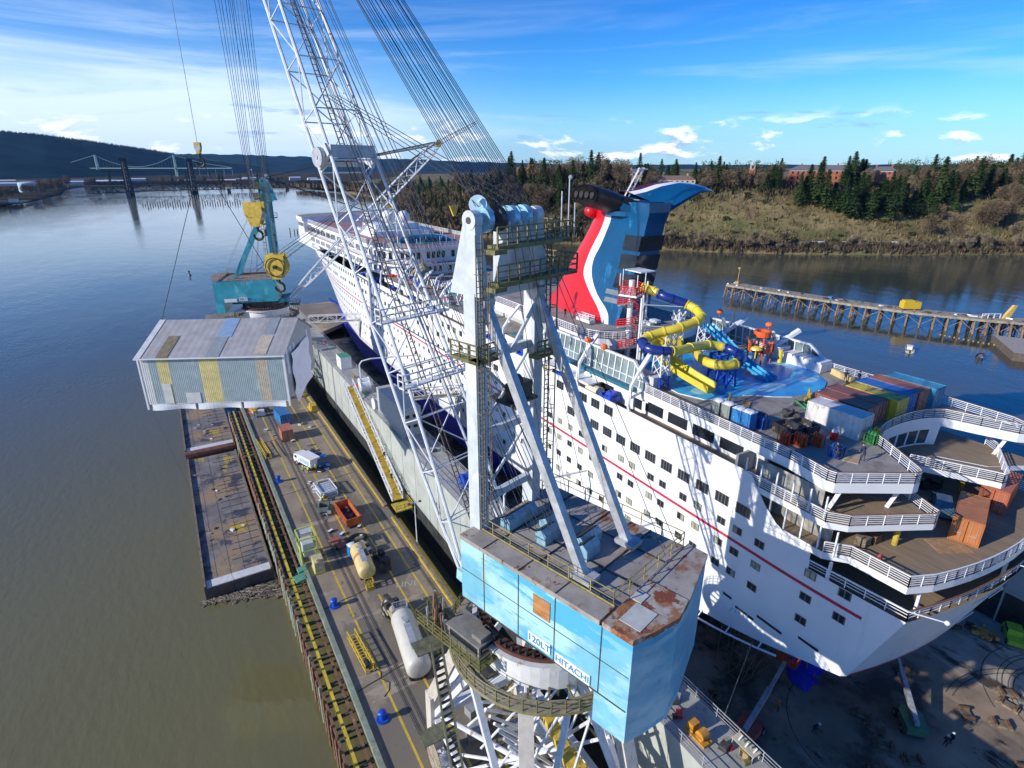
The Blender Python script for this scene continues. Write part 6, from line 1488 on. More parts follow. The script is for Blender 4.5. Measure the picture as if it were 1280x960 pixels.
truck((19.3, 109.6, 5.006), R(185), 'dark blue flatbed truck parked right of the white truck on the pier', lambda g: skipload(g), mat('cab_blue', (.03, .12, .35), .35)) if False else None
def flatload(g):
    for k in range(6):
        q = MB(); q.box(-.9, .9, -2.8 + k * .6, -2.35 + k * .6, 1.0, 1.25 + .2 * (k % 3)); q.build('load', [DKST, BLACK, BLUEP][k % 3], g)
truck((19.4, 110.2, 5.006), R(183), 'dark blue flatbed truck parked right of the white truck on the pier', flatload, mat('cab_blue', (.03, .12, .35), .35), L=5.6)
# white tank trailer + second small tanker
def tank(loc, rz, L, r_, col, label, name='tank_trailer', cat='tank'):
    g = thing(name, loc, label, cat, rz=rz)
    q = MB(); n = 24; rows = []
    for y, k in ((-L / 2, .02), (-L / 2, .7), (-L / 2 + .25, .96), (-L / 2 + .5, 1), (L / 2 - .5, 1), (L / 2 - .25, .96), (L / 2, .7), (L / 2, .02)):
        rows.append([(r_ * k * math.cos(2 * math.pi * i / n), y, r_ + .75 + r_ * k * math.sin(2 * math.pi * i / n)) for i in range(n)])
    q.grid(rows, closed=True); q.build('tank', col, g, smooth=True)
    q = MB(); q.box(-.5, .5, -L / 2 + .3, L / 2 - .3, .55, .85)
    for y in (-L / 2 + .7, L / 2 - .7): q.box(-r_ * .8, r_ * .8, y - .1, y + .1, .6, r_ * .6 + .6)
    q.build('frame', DKST, g)
    q = MB(); q.tube((0, L * .2, 2 * r_ + .6), (0, L * .2, 2 * r_ + 1.0), .35, 10); q.box(-.4, .4, -L * .3, L * .3, 2 * r_ + .7, 2 * r_ + .78); q.build('manhole', STEEL, g)
    return g
tk = tank((17.3, 53.9, 5.006), R(-7.5), 9.4, 1.5, mat('tank_pale_grey', (.52, .50, .43), .35, var=.06, vs=1), 'long white horizontal tank on a trailer on the pier below the near crane cab')
for y in (-3.6, -2.5, 3.4):
    for x in (-.9, .9): wheel(tk, x, y, .5)
q = MB(); q.rail([(-.9, 4.7), (.9, 4.7), (.9, 5.9), (-.9, 5.9), (-.9, 4.7)], 2.6, 1.0, 3, .04, .6); q.box(-.9, .9, 4.7, 5.9, 2.5, 2.6); q.build('access_platform', STEEL, tk)
g = thing('engine_unit', (17.6, 61.6, 5.006), 'tan and dark portable machine at the far end of the white tank', 'machine', rz=R(12))
q = MB(); q.box(-.8, .8, -1.6, 1.4, .5, 1.7); q.tube((0, -1.2, 1.6), (0, 1.0, 1.6), .7, 12); q.build('housing', mat('housing_tan', (.33, .29, .20), .6, var=.2), g)
q = MB(); q.box(-1.0, 1.0, -.3, .3, 1.7, 2.5); q.box(-.3, .3, -1.5, 1.6, 2.3, 2.6); q.path([(-.9, -1.2, .4), (-1.3, -.4, 1.0), (-1.2, .6, 1.6), (-.4, 1.3, 1.9)], .13, 6); q.build('pipework', DKST, g)
for x in (-.85, .85): wheel(g, x, -.6, .42); wheel(g, x, .7, .42)
def buoyish(): pass
# yellow horizontal tank with rust band
g = tank((17.0, 72.6, 5.006), R(-4), 6.6, 1.25, mat('tank_cream_yellow', (.58, .46, .20), .5, var=.1, vs=1, stains=[((.5, .45, .30), .8, .58, .1, one)]), 'cream yellow horizontal tank with an orange band and square hatch on the pier', 'storage_tank')
q = MB(); q.arc_band((0, 0), 1.0, 1.28, 0, .5, n=24); q.v = [(x, z, y + 2.0) for x, y, z in q.v]; q.build('orange_band', mat('band_orange_rust', (.45, .17, .05), .6, var=.3), g)
q = MB(); q.box(-.2, .9, -.6, .9, 3.02, 3.25); q.build('hatch', BLACK, g)
q = MB(); q.rail([(-.5, -3.4), (.5, -3.4), (.5, -4.6), (-.5, -4.6)], 0, 1.2, 3, .06, .5); q.box(-.6, .6, -4.7, -3.5, .0, .3); q.build('step_frame', YELLOWR, g)
g = thing('compressor', (20.0, 72.6, 5.006), 'dark machinery lashed right beside the cream yellow tank', 'machine')
rr = random.Random(6)
for k in range(9): q = MB(); q.obox((rr.uniform(-.8, .8), rr.uniform(-2.4, 2.4), .5 + rr.random() * .5), (rr.uniform(.5, 1.2), rr.uniform(.5, 1.4), rr.uniform(.5, 1.3)), rr.uniform(-.3, .3)); q.build('unit', DKST if k % 3 else BLACK, g)
q = MB(); q.path([(-1, -2, .2), (-.6, -1, 1.5), (.4, 0, 1.7), (.8, 1.2, .8), (.2, 2.2, .3)], .1, 6); q.build('hose', BLACK, g)
def porta(loc, rz, label, grp='blue portable toilets', col=(.02, .17, .42)):
    g = thing('portable_toilet', loc, label, 'portable toilet', grp, rz); m_ = mat('toilet_%.2f_%.2f' % (col[0], col[2]), col, .5, var=.1)
    q = MB(); q.box(-.55, .55, -.55, .55, .08, 2.1); 
    for x in (-.55, .55):
        for y in (-.55, .55): q.box(x - .04, x + .04, y - .04, y + .04, .08, 2.12)
    q.build('cabin', m_, g)
    q = MB(); q.prism([(-.6, -.6), (.6, -.6), (.6, .6), (-.6, .6)], 2.12, 2.18); q.sphere((0, 0, 2.18), .58, 12, 4, bot=0, sc=(1, 1, .35)); q.build('roof', W_PAINT, g)
    q = MB(); q.box(-.6, -.56, -.35, .35, .2, 2.0); o = q.build('door', m_, g); q = MB(); q.box(-.63, -.6, .2, .3, 1.0, 1.15); q.build('handle', STEEL, o)
    q = MB(); q.tube((.4, .4, 2.1), (.4, .4, 2.45), .05, 6); q.build('vent_pipe', BLACK, g)
    return g
porta((16.6, 77.0, 5.006), R(10), 'blue portable toilet alone on the pier behind the cream yellow tank', None)
g = thing('cable_coil', (18.6, 81.0, 5.006), 'round black coil of cable lying on the pier in front of the orange skip', 'coil')
q = MB()
for k in range(7): r_ = 1.0 + .09 * k; q.path([(r_ * math.cos(R(a * 15)), r_ * .85 * math.sin(R(a * 15)), .1 + .06 * (k % 3)) for a in range(24)], .07, 5, closed=True)
q.build('cable', BLACK, g)
g = thing('metal_plate', (18.4, 78.6, 5.006), 'tilted pale plywood sheet beside the black cable coil on the pier', 'sheet'); q = MB(); q.obox((0, 0, .7), (1.5, 1.1, .05), .4, rx=.25); q.box(-.5, .5, -.4, .4, 0, .6); q.build('sheet', mat('plywood_pale', (.50, .42, .32), .7, var=.15), g)
g = thing('trailer', (15.4, 80.8, 5.006), 'small rusty red flat trailer left of the cable coil on the pier', 'trailer', rz=R(20)); q = MB(); q.box(-.8, .8, -1.6, 1.6, .6, .75); q.beam((0, 1.6, .6), (0, 2.8, .5), .12); q.build('bed', mat('trailer_red', (.30, .10, .07), .7, var=.3), g)
for x in (-.85, .85): wheel(g, x, -.5, .33, .2)
# yellow-green frame tower with small shelter (fender crane / access tower)
LIME = mat('lime_frame_yellow', (.55, .60, .14), .5, var=.15)
g = thing('access_tower', (10.6, 80.0, 5.006), 'tall yellow-green open frame tower with a windowed roof on the pier edge', 'tower')
q = MB()
for x in (-1.2, 1.2):
    for y in (-1.6, 1.6): q.beam((x, y, 0), (x, y, 4.6), .18)
for z in (.4, 2.4, 4.6):
    q.beam((-1.2, -1.6, z), (1.2, -1.6, z), .16); q.beam((-1.2, 1.6, z), (1.2, 1.6, z), .16); q.beam((-1.2, -1.6, z), (-1.2, 1.6, z), .16); q.beam((1.2, -1.6, z), (1.2, 1.6, z), .16)
q.beam((-1.2, -1.6, .4), (-1.2, 1.6, 2.4), .1); q.beam((1.2, -1.6, 2.4), (1.2, 1.6, 4.6), .1)
q.build('frame', LIME, g)
q = MB(); q.box(-.8, .8, -1.2, .9, 1.2, 3.4); q.box(-1.0, 1.0, .1, 1.4, 4.3, 4.5); q.build('cabin', mat('cabin_pale_blue', (.45, .50, .52), .5), g)
g = thing('equipment_box', (11.3, 76.6, 5.006), 'cream and green equipment box just in front of the frame tower', 'box'); q = MB(); q.box(-.7, .7, -1.2, 1.0, .3, 2.0); q.tube((-.2, -.8, 2), (-.2, -.8, 2.5), .3, 8); q.build('housing', mat('box_cream', (.50, .45, .25), .6, var=.2), g); q = MB(); q.box(-.8, .8, -1.3, 1.1, 0, .3); q.build('base', LIME, g)
g = thing('green_skiff', (9.2, 76.4, 4.6), 'small green boxes leaning on the fender catwalk below the frame tower', 'box'); q = MB(); q.obox((-.8, -.8, .6), (1.6, 1.6, .3), .2); q.obox((-.2, 1.0, .6), (1.2, 1.2, .4), .1); q.build('panel', mat('box_green', (.10, .30, .20), .6, var=.2), g)
def yframe(loc, rz, L, label):
    g = thing('yellow_ladder_frame', loc, label, 'ladder frame', 'yellow ladder frames on the pier edge', rz)
    q = MB()
    for x in (-.5, .5):
        q.beam((x, -L / 2, .3), (x, L / 2, .3), .1); q.beam((x, -L / 2, 1.2), (x, L / 2, 1.2), .1)
        for k in range(7): y = lerp(-L / 2, L / 2, k / 6); q.beam((x, y, 0), (x, y, 1.2), .08)
    for k in range(13): y = lerp(-L / 2, L / 2, k / 12); q.beam((-.5, y, .3), (.5, y, .3), .07)
    q.build('frame', mat('bright_yellow_steel', (.70, .50, .02), .5), g)
    q = MB(); q.box(-.3, .3, -L / 2 + .4, -L / 2 + 1.2, .3, .9); q.build('winch', DKST, g); return g
yframe((11.9, 57.3, 5.006), R(3), 6.6, 'yellow ladder frame lying on the pier edge between the two nearer bollards')
yframe((10.4, 122, 5.006), R(4), 9, 'yellow ladder frame on the pier edge left of the salmon container')
g = thing('guard_hut', (20.4, 47.2, 5.006), 'small hut with white gabled roof under the left of the near crane', 'hut', rz=R(-5))
q = MB(); q.box(-1.3, 1.3, -1.6, 1.6, .4, 2.6); q.build('wall', mat('hut_grey', (.40, .40, .36), .6, var=.1), g)
q = MB(); P = [(-1.6, 2.55), (0, 3.4), (1.6, 2.55)]
q.mesh([(x, y, z) for y in (-1.9, 1.9) for x, z in P], [(0, 1, 4, 3), (1, 2, 5, 4), (0, 2, 1), (3, 4, 5), (0, 3, 5, 2)]); q.build('roof', W_PAINT, g)
q = MB(); q.box(-.9, .9, -1.64, -1.6, 1.2, 2.1); q.build('window', GLASS, g)
rr = random.Random(77)
for k, (x, y) in enumerate(((20.4, 42.8), (21.6, 44.0), (19.2, 40.2), (21.8, 41.0), (22.6, 38.4))):
    g = thing('storage_crate', (x, y, 5.006), ['grey storage crate nearest the guard hut under the near crane', 'tan storage crate right of the guard hut under the near crane', 'grey storage crate farthest left under the near crane', 'tan storage crate in the middle of the crates under the near crane', 'grey storage crate nearest the camera under the near crane'][k], 'crate', 'crates under the near crane', rr.uniform(-.3, .3)); q = MB(); q.box(-.9, .9, -.6, .6, .1, 1.1); q.box(-.95, .95, -.65, .65, 1.1, 1.16); q.box(-.9, -.7, -.6, .6, 0, .1); q.box(.7, .9, -.6, .6, 0, .1); q.build('box', [mat('crate_grey', (.28, .29, .30), .6, var=.2), TIMB][k % 2], g)
def lamp(loc, h, label, grp=None, head='twin'):
    g = thing('lamp_post', loc, label, 'lamp post', grp)
    q = MB(); q.tube((0, 0, 0), (0, 0, h), .1, 8, r2=.06); q.tube((0, 0, 0), (0, 0, .5), .18, 8); q.beam((-.9, 0, h), (.9, 0, h), .08); q.build('pole', W_PAINT, g)
    for x in (-.9, .9): q = MB(); q.sphere((x, 0, h - .05), .28, 10, 5, sc=(1, 1, .6)); q.build('lamp_head', DKST, g)
lamp((26.6, 75.2, 4.5), 8.0, 'white lamp post at the pier edge between the gangway and the near crane')
g = thing('yellow_winch', (24.6, 139.5, 5.006), 'yellow winch machine at the far right of the pier beside the tarpaulin', 'winch'); q = MB(); q.box(-.9, .9, -2, 2, .2, .7); q.tube((-.7, 0, 1.2), (.7, 0, 1.2), .8, 12); q.obox((0, -1.5, 1.2), (1.2, .8, 1.2)); q.build('body', HOOKY, g)
g = thing('yellow_fender_unit', (12.2, 143.5, 5.006), 'stack of yellow and orange equipment on the pier under the hanging shed', 'machine'); rr = random.Random(8)
for k in range(8): q = MB(); q.obox((rr.uniform(-1, 1), rr.uniform(-3, 3), rr.uniform(.5, 1.2)), (rr.uniform(.6, 1.6), rr.uniform(.6, 2), rr.uniform(.8, 1.8)), rr.uniform(-.3, .3)); q.build('unit', [HOOKY, mat('float_orange', (1, 1, 1)), W_PAINT, YELLOWR][k % 4], g)
g = thing('mooring_line', (15.2, 52, 5.02), 'loose dark rope curled on the pier near the yellow ladder frame', 'rope'); q = MB(); q.path([(-2.4, 2.2, 0), (-2.0, 1.4, 0), (-2.3, .4, 0), (-1.6, -.6, 0), (-2.0, -1.6, 0), (-2.8, -2.2, 0)], .05, 5); q.build('rope', BLACK, g)
rr = random.Random(123)
for k in range(44):
    y = rr.choice([rr.uniform(100, 118), rr.uniform(74, 100), rr.uniform(112, 134)]); x = rr.uniform(14.9, 20.6) if y < 118 else rr.uniform(11, 22)
    g = thing('site_box', (x, y, 5.006), 'small box or bundle among the clutter around the vehicles on the pier', 'box', 'small clutter on the pier', rr.uniform(0, 3)); s = rr.uniform(.3, .9); m_ = rr.choice([W_PAINT, DKST, YELLOWR, BLUEP, mat('hut_grey', (.4, .4, .36)), TIMB, TIMBR, DKST])
    q = MB(); q.box(-s * .7, s * .7, -s * .4, s * .4, 0, s * .6); q.build('box', m_, g)
    q = MB(); q.box(-s * .72, s * .72, -s * .42, s * .42, s * .6, s * .66); q.tube((-s * .5, s * .5, .1), (s * .6, s * .7, .1), .07, 6); q.build('lid', rr.choice([W_PAINT, STEEL, DKST]), g)
# far boat-house on the pier head and dark roof shed
g = thing('flat_shed', (50, 238, 5.0), 'low dark roofed shed on the pier head beyond the far crane', 'shed'); q = MB(); q.prism([(-9, -12), (8, -14), (8, 10), (-7, 12)], 0, 2.6, 0, 1); q.build('building', [mat('shed_wall_dark', (.15, .13, .12), .7), mat('shed_roof_brown', (.14, .115, .10), .8, var=.2, vs=.2)], g)
# ================================================================== OBJECTS ON THE SHIP
# containers on the lido deck, side by side
Z1 = 34.606
cc = [((60.9, 31.9), (.62, .61, .58), 'white container, nearest the camera of the row of seven on the ship deck'),
      ((64.0, 33.0), BR, 'rusty red container second in the row on the ship deck, next to the white one'),
      ((66.6, 33.4), (.22, .075, .055), 'dark red container third in the row on the ship deck, left of the yellow one'),
      ((69.3, 32.6), (.58, .44, .03), 'yellow container in the row on the ship deck, with brown scuffs on its roof'),
      ((71.9, 32.9), (.015, .13, .42), 'bright blue container next to the yellow one on the ship deck'),
      ((74.5, 32.8), (.38, .13, .06), 'orange brown container between two blue ones on the ship deck'),
      ((77.1, 32.3), (.04, .27, .42), 'turquoise blue container at the far end of the row on the ship deck')]
for (x, y), c_, lab in cc: container((x, y, Z1), R(2.5 if x < 62 else 1), c_, lab, group='row of containers on the ship deck', topstain=[((.25, .17, .09), .8, .52, .08, one)] if c_[0] > .5 and c_[2] < .1 else ())
container((63.9, 18.9, 28.006), R(-72), (.42, .15, .045), 'orange container with closed doors standing on the stern deck by the rail', group='orange containers on the stern deck', doors_end=-1)
container((72.8, 19.8, 28.006), R(-80), (.40, .11, .05), 'orange container on the stern deck, the farther one at the right edge of the photo', group='orange containers on the stern deck', doors_end=-1)
for k, (x, y) in enumerate(((51.9, 40.8), (52.1, 39.5))): porta((x, y, Z1), R(0), ['grey portable toilet left of the blue ones on the ship deck, the farther one', 'grey portable toilet next to the blue ones on the ship deck'][k], 'grey portable toilets', (.22, .24, .22))
for k, (x, y) in enumerate(((52.1, 38.0), (52.2, 36.8))): porta((x, y, Z1), R(0), ['blue portable toilet beside the grey ones on the ship deck', 'blue portable toilet nearest the gas bottles on the ship deck'][k])
def bottles(loc, n, m_, label, cat='gas bottles', rows=2, col2=None):
    g = thing('gas_bottle_rack', loc, label, cat, 'racks of gas bottles on the ship deck')
    for i in range(n):
        for j in range(rows):
            q = MB(); x, y = j * .34, -i * .32; q.tube((x, y, .12), (x, y, 1.25), .13, 8); q.sphere((x, y, 1.25), .13, 8, 3, bot=0); q.tube((x, y, 1.36), (x, y, 1.5), .04, 6); q.build('gas_bottle', m_, g)
    q = MB(); q.box(-.25, rows * .34, -n * .32 + .1, .25, 0, .12); q.rail([(-.25, .25), (-.25, -n * .32 + .1), (rows * .34, -n * .32 + .1), (rows * .34, .25)], 0.1, 1.1, 3, .025, .6); q.build('rack', m_, g)
bottles((53.6, 36.6, Z1), 3, mat('bottle_blue', (.02, .08, .32), .4), 'blue gas bottle rack beside the blue portable toilets')
bottles((54.4, 37.4, Z1), 3, mat('bottle_dark_blue', (.03, .05, .12), .4), 'dark blue gas bottle rack behind the brighter blue rack')
RB = mat('bottle_red_orange', (.55, .09, .03), .45, var=.2)
bottles((52.4, 32.8, Z1), 3, RB, 'red gas bottle rack left of the black skips'); bottles((53.4, 31.9, Z1), 4, RB, 'red gas bottle rack in front of the black skips'); bottles((54.9, 30.8, Z1), 3, RB, 'red gas bottle rack right of the other red racks')
bottles((60.4, 28.2, Z1), 3, mat('bottle_green', (.06, .32, .08), .5, var=.3), 'green and red gas bottle rack at the door end of the white container'); bottles((61.6, 28.3, Z1), 2, mat('bottle_yellow', (.6, .42, .03), .5, var=.2), 'yellow gas bottle rack at the corner of the white container')
bottles((54.2, 28.3, Z1), 3, mat('bottle_blue', (.02, .08, .32)), 'blue gas bottle rack near the port rail behind the curved balcony')
for k, (x, y, lab) in enumerate(((54.6, 33.6, 'black skip nearest the red gas bottles on the ship deck'), (56.6, 33.0, 'black skip filled to the top beside the white container'))):
    skip_box((x, y, Z1), R(-8), 1.9, 2.6, 1.3, (.035, .035, .04), lab, fill=True)
g = thing('yellow_bench', (80.6 - 3.2, 41.2, Z1), 'long pale yellow barrier on the far side of the ship deck by the rail', 'barrier', rz=R(70)); q = MB(); q.prism([(-1.9, -.3), (1.9, -.3), (1.9, .3), (-1.9, .3)], 0, .8); q.box(-1.9, 1.9, -.4, .4, 0, .2); q.build('block', mat('barrier_cream', (.62, .48, .22), .6, var=.1), g)
rr = random.Random(15)
cl = [((66.0, 38.0), 'yellow', 'yellow frame and hoses heaped by the pool edge near the red container'), ((67.2, 37.0), 'green', 'green hose reels between the pool and the row of containers'), ((69.6, 38.2), 'white', 'white sacks heaped between the pool and the yellow container'), ((63.2, 37.6), 'green', 'green pump beside the pallet near the pool'), ((59.2, 36.8), 'dark', 'dark drums in front of the pool near the white container'), ((74.5, 38.4), 'dark', 'dark boxes by the far rail behind the blue container')]
for (x, y), c_, lab in cl:
    g = thing('equipment_heap', (x, y, Z1), lab, 'equipment')
    m_ = {'yellow': YELLOWR, 'green': mat('hose_green', (.05, .28, .12), .5, var=.3), 'white': W_PAINT, 'dark': DKST}[c_]
    for k in range(7):
        q = MB()
        if k % 2: q.tube((rr.uniform(-1, 1), rr.uniform(-.8, .8), .1), (rr.uniform(-1, 1), rr.uniform(-.8, .8), .8), .16, 8)
        else: q.obox((rr.uniform(-1, 1), rr.uniform(-.8, .8), .3), (rr.uniform(.3, .9), rr.uniform(.3, .9), .6), rr.uniform(0, 3))
        q.build('item', m_ if k % 3 else DKST, g)
g = thing('wooden_pallet', (57.6, 41.4, Z1), 'long wooden pallet lying on the deck in front of the pool', 'pallet', rz=R(-60)); q = MB()
for k in range(12): q.box(-.5, .5, -1.6 + k * .27, -1.45 + k * .27, .1, .14)
for x in (-.45, 0, .4): q.box(x, x + .08, -1.6, 1.6, 0, .1)
q.build('boards', mat('pallet_wood', (.42, .27, .13), .8, var=.3), g)
g = thing('plywood_sheet', (55.6, 27.0, Z1), 'tan plywood sheet lying on the deck above the curved port balcony', 'sheet', rz=R(25)); q = MB(); q.box(-1.2, 1.2, -.7, .7, 0, .06); q.build('sheet', mat('plywood_tan', (.45, .34, .20), .7, var=.15), g)
g = thing('red_drum', (58.0, 30.4, Z1), 'red and white drum between the black skips and the white container', 'drum'); q = MB(); q.tube((0, 0, 0), (0, 0, .9), .38, 14); q.build('drum', REDP, g); q = MB(); q.tube((0, 0, .9), (0, 0, 1.25), .3, 12, r2=.22); q.build('lid', W_PAINT, g)
ppl = [((55.8, 26.0), NAVY, 'person in dark clothes bending by the port rail at the stern of the upper deck', 2), ((53.9, 27.5), BLACK, 'person in black sitting near the blue bottle rack at the port rail', 2), ((76.0, 40.0), NAVY, 'person in navy overalls by the far rail behind the containers, leftmost of three', 0), ((77.0, 38.8), NAVY, 'person in navy overalls by the far rail behind the containers, middle of three', 1), ((78.0, 37.2), NAVY, 'person in navy overalls by the far rail behind the containers, rightmost of three', 2), ]
for (x, y), tp, lab, ps in ppl: person((x, y, Z1), rr.uniform(0, 6), tp, JEAN, lab, BLACK, ps)
person((56.6, 78.0, 37.91), 0, BLACK, BLACK, 'person in black standing on the funnel deck at the foot of the red panel', None, 0); person((57.4, 76.6, 37.91), 1, NAVY, BLACK, 'person in dark blue crouching beside the standing person on the funnel deck', None, 2)
g = thing('deck_trolley', (57.6, 73.6, 37.91), 'white railed trolley on the funnel deck below the funnel', 'trolley'); q = MB(); q.box(-.6, .6, -1.8, 1.8, .2, .7); q.rail([(-.6, -1.8), (.6, -1.8), (.6, 1.8), (-.6, 1.8), (-.6, -1.8)], .7, .6, 2, .04, .9); q.build('frame', W_PAINT, g)
for k, (x, y) in enumerate(((64.8, 66.6), (66.8, 67.2), (71.0, 66.0))):
    g = thing('deck_lounger_stack', (x, y, 37.91), ['white stack of loungers on the funnel deck nearest the spiral stair', 'white stack of loungers on the funnel deck, middle of three', 'white stack of loungers on the funnel deck, farthest from the spiral stair'][k], 'loungers'); q = MB(); q.box(-.5, .5, -1, 1, .3, .5); q.box(-.5, .5, -1, 1, .6, .7); q.beam((-.5, .9, .5), (-.5, 1.4, 1.1), .08); q.build('stack', W_PAINT, g)
# covered boat / car and dark gear in the shaded well
g = thing('covered_vehicle', (65.6, 21.9, 28.006), 'silver blue covered vehicle on the stern deck behind the orange container', 'vehicle', rz=R(-62))
q = MB(); pr_ = [(-2.2, .35), (-2.2, .85), (-1.4, 1.0), (-.7, 1.5), (.7, 1.55), (1.5, 1.05), (2.2, .9), (2.2, .35)]
q.grid([[(x * (1 if z < 1.05 else .82), y, z) for y, z in pr_] for x in (-.85, .85)]); q.mesh([(-.85 * (1 if z < 1.05 else .82), y, z) for y, z in pr_], [tuple(range(8))]); q.mesh([(.85 * (1 if z < 1.05 else .82), y, z) for y, z in pr_], [tuple(range(7, -1, -1))]); q.build('body', mat('silver_blue', (.12, .24, .30), .25, .3, var=.2, vs=2), g)
for x in (-.8, .8): wheel(g, x, -1.4, .34, .2); wheel(g, x, 1.4, .34, .2)
for k, (x, y, lab) in enumerate(((66.5, 27.0, 'brown net heap in the shade under the curved glass wall'), (69.5, 25.4, 'dark machinery under the curved glass wall at the right'), (62.6, 25.4, 'dark machinery under the curved glass wall at the left'))):
    g = thing('deck_machinery', (x, y, 28.006), lab, 'machinery')
    for j in range(10): q = MB(); q.obox((rr.uniform(-1.3, 1.3), rr.uniform(-1, 1), rr.uniform(.2, .7)), (rr.uniform(.3, 1), rr.uniform(.3, 1), rr.uniform(.4, 1.1)), rr.uniform(0, 3)); q.build('item', [DKST, BLACK, TIMB][j % 3 if k else 2], g)
for k, (x, y, lab) in enumerate(((52.6, 22.8, 'wooden crate under the balcony at the port side of the stern deck'), (54.0, 22.6, 'dark brown drum crate beside the yellow pillar under the balcony'))):
    g = thing('wooden_crate', (x, y, 28.006), lab, 'crate'); q = MB(); q.box(-.5, .5, -.5, .5, 0, .9)
    for z in (.1, .45, .8): q.box(-.53, .53, -.53, .53, z, z + .08)
    q.build('boards', [TIMB, TIMBR][k], g)
g = thing('floor_mat', (59.4, 18.4, 28.004), 'brown slatted mat on the stern deck in front of the orange container doors', 'mat', rz=R(-30)); q = MB()
for k in range(14): q.box(-1.6 + k * .24, -1.42 + k * .24, -1.1, 1.1, .0, .05)
q.build('slats', mat('mat_tan', (.36, .22, .12), .7, var=.2), g)
for x, y, z, lab in ((51.0, 20.3, 28.6, 'red lifebuoy on the stern deck rail at the port corner'), (49.8, 17.2, 24.9, 'red lifebuoy on the lowest aft rail'), (52.6, 21.2, 31.9, 'red lifebuoy on the middle balcony rail')):
    g = thing('lifebuoy', (x, y, z), lab, 'lifebuoy', 'red lifebuoys on the stern rails'); q = MB(); q.path([(.36 * math.cos(R(a)), .1, .36 * math.sin(R(a))) for a in range(0, 360, 24)], .09, 6, closed=True); q.build('ring', mat('buoy_red', (.7, .10, .05), .5), g)
# ================================================================== DOCK FLOOR MACHINES
def boomlift(loc, rz, col, label, reach, up, basket=True):
    g = thing('boom_lift', loc, label, 'boom lift', 'boom lifts on the dock floor', rz); m_ = mat('lift_%.2f_%.2f' % (col[0], col[1]), col, .5, var=.15)
    for x in (-1.0, 1.0):
        for y in (-1.1, 1.1): wheel(g, x, y, .5, .4)
    q = MB(); q.box(-.8, .8, -1.5, 1.5, .4, .9); q.build('chassis', m_, g)
    q = MB(); q.prism([(-1.1, -2.2), (1.1, -2.2), (1.2, .4), (.7, 1.2), (-.7, 1.2), (-1.2, .4)], .95, 1.8); q.build('turret', m_, g)
    q = MB(); q.tube((-.0, -1.6, 2.0), (0, -1.2, 2.0), .3, 8); q.beam((0, -1.4, 1.9), (0, reach * .55, lerp(1.9, up, .55)), .5, .6); q.beam((0, reach * .5, lerp(1.9, up, .5)), (0, reach, up), .34, .42); q.build('boom', STEEL, g)
    q = MB(); bx = (0, reach + .8, up); q.box(-1.2, 1.2, reach + .2, reach + 1.4, up - .5, up - .42); q.rail([(-1.2, reach + .2), (1.2, reach + .2), (1.2, reach + 1.4), (-1.2, reach + 1.4), (-1.2, reach + .2)], up - .42, 1.1, 3, .045, .8); q.build('basket', mat('basket_orange', (.60, .12, .05), .5), g)
    return g
boomlift((47.6, 27.2, 1.0), R(-78), (.42, .10, .07), 'red boom lift with orange basket on the dock floor beside the blue rudder', 7.5, 5.5)
boomlift((64.6, 18.5, 1.0), R(-45), (.08, .22, .12), 'green boom lift on the dock floor behind the ship stern', 8.0, 5.0)
person((53.0, 27.4, 1.005), 1.0, HO, JEAN, 'worker in orange vest beside the basket of the red boom lift', HO, 0)
person((54.3, 23.6, 1.005), 0, NAVY, NAVY, 'worker in dark overalls on the dock floor between the two boom lifts', HW_, 2)
person((65.3, 15.0, 1.005), 2, NAVY, NAVY, 'worker in dark overalls on the dock floor at the lower right, left of the pair', HW_, 0, 'pair of workers at the lower right'); person((66.2, 14.8, 1.005), 4, NAVY, JEAN, 'worker in dark overalls on the dock floor at the lower right, right of the pair', HW_, 1, 'pair of workers at the lower right')
rr = random.Random(55)
for k in range(22):
    x, y = rr.uniform(44, 84), rr.uniform(8, 34)
    if math.hypot(x - 64.6, y - 18.5) < 4 or math.hypot(x - 47.6, y - 27) < 4: continue
    g = thing('blocking_timber', (x, y, 1.0), 'short pile of blocking timber lying on the muddy dock floor', 'timber', 'timber piles on the dock floor', rr.uniform(0, 3)); q = MB()
    for j in range(3): q.box(-1.1, 1.1, -.5 + j * .36, -.2 + j * .36, 0, .3)
    q.build('beams', TIMB, g); q = MB(); q.box(-.9, -.6, -.55, .55, .3, .55); q.box(.5, .8, -.55, .55, .3, .55); q.build('cross_beams', TIMBR, g)
g = thing('scaffold', (55.5, 34.2, 1.0), 'dark steel scaffold standing under the ship stern', 'scaffold'); q = MB()
for x in (-3, -1, 1, 3):
    for y in (-2, 0, 2): q.tube((x, y, 0), (x, y, 9), .06, 5)
for z in (0.2, 2, 4, 6, 8):
    for x in (-3, -1, 1, 3): q.tube((x, -2, z), (x, 2, z), .05, 5)
    for y in (-2, 0, 2): q.tube((-3, y, z), (3, y, z), .05, 5)
for k in range(3): q.tube((-3 + 2 * k, -2, .2), (-1 + 2 * k, -2, 4), .05, 5); q.tube((-1 + 2 * k, -2, 4), (-3 + 2 * k, -2, 8), .05, 5)
q.build('frame', mat('scaffold_steel', (.22, .17, .12), .6, .3, var=.2), g)
for z in (4.05, 8.05): q = MB(); q.box(-3, 3, -2, 0, z, z + .07); q.build('plank', TIMB, g)
g = thing('lime_vehicle', (90.8, 18.2, 1.0), 'lime green vehicle on the dock floor by the far side wall', 'vehicle', rz=R(-60)); q = MB(); q.box(-.9, .9, -2, 2, .4, 1.1); q.box(-.85, .85, -.6, 1.2, 1.1, 1.9); q.build('body', mat('lime_paint', (.35, .55, .05), .4), g); q = MB(); q.box(-.87, .87, -.5, 1.1, 1.25, 1.75); q.build('window', GLASS, g)
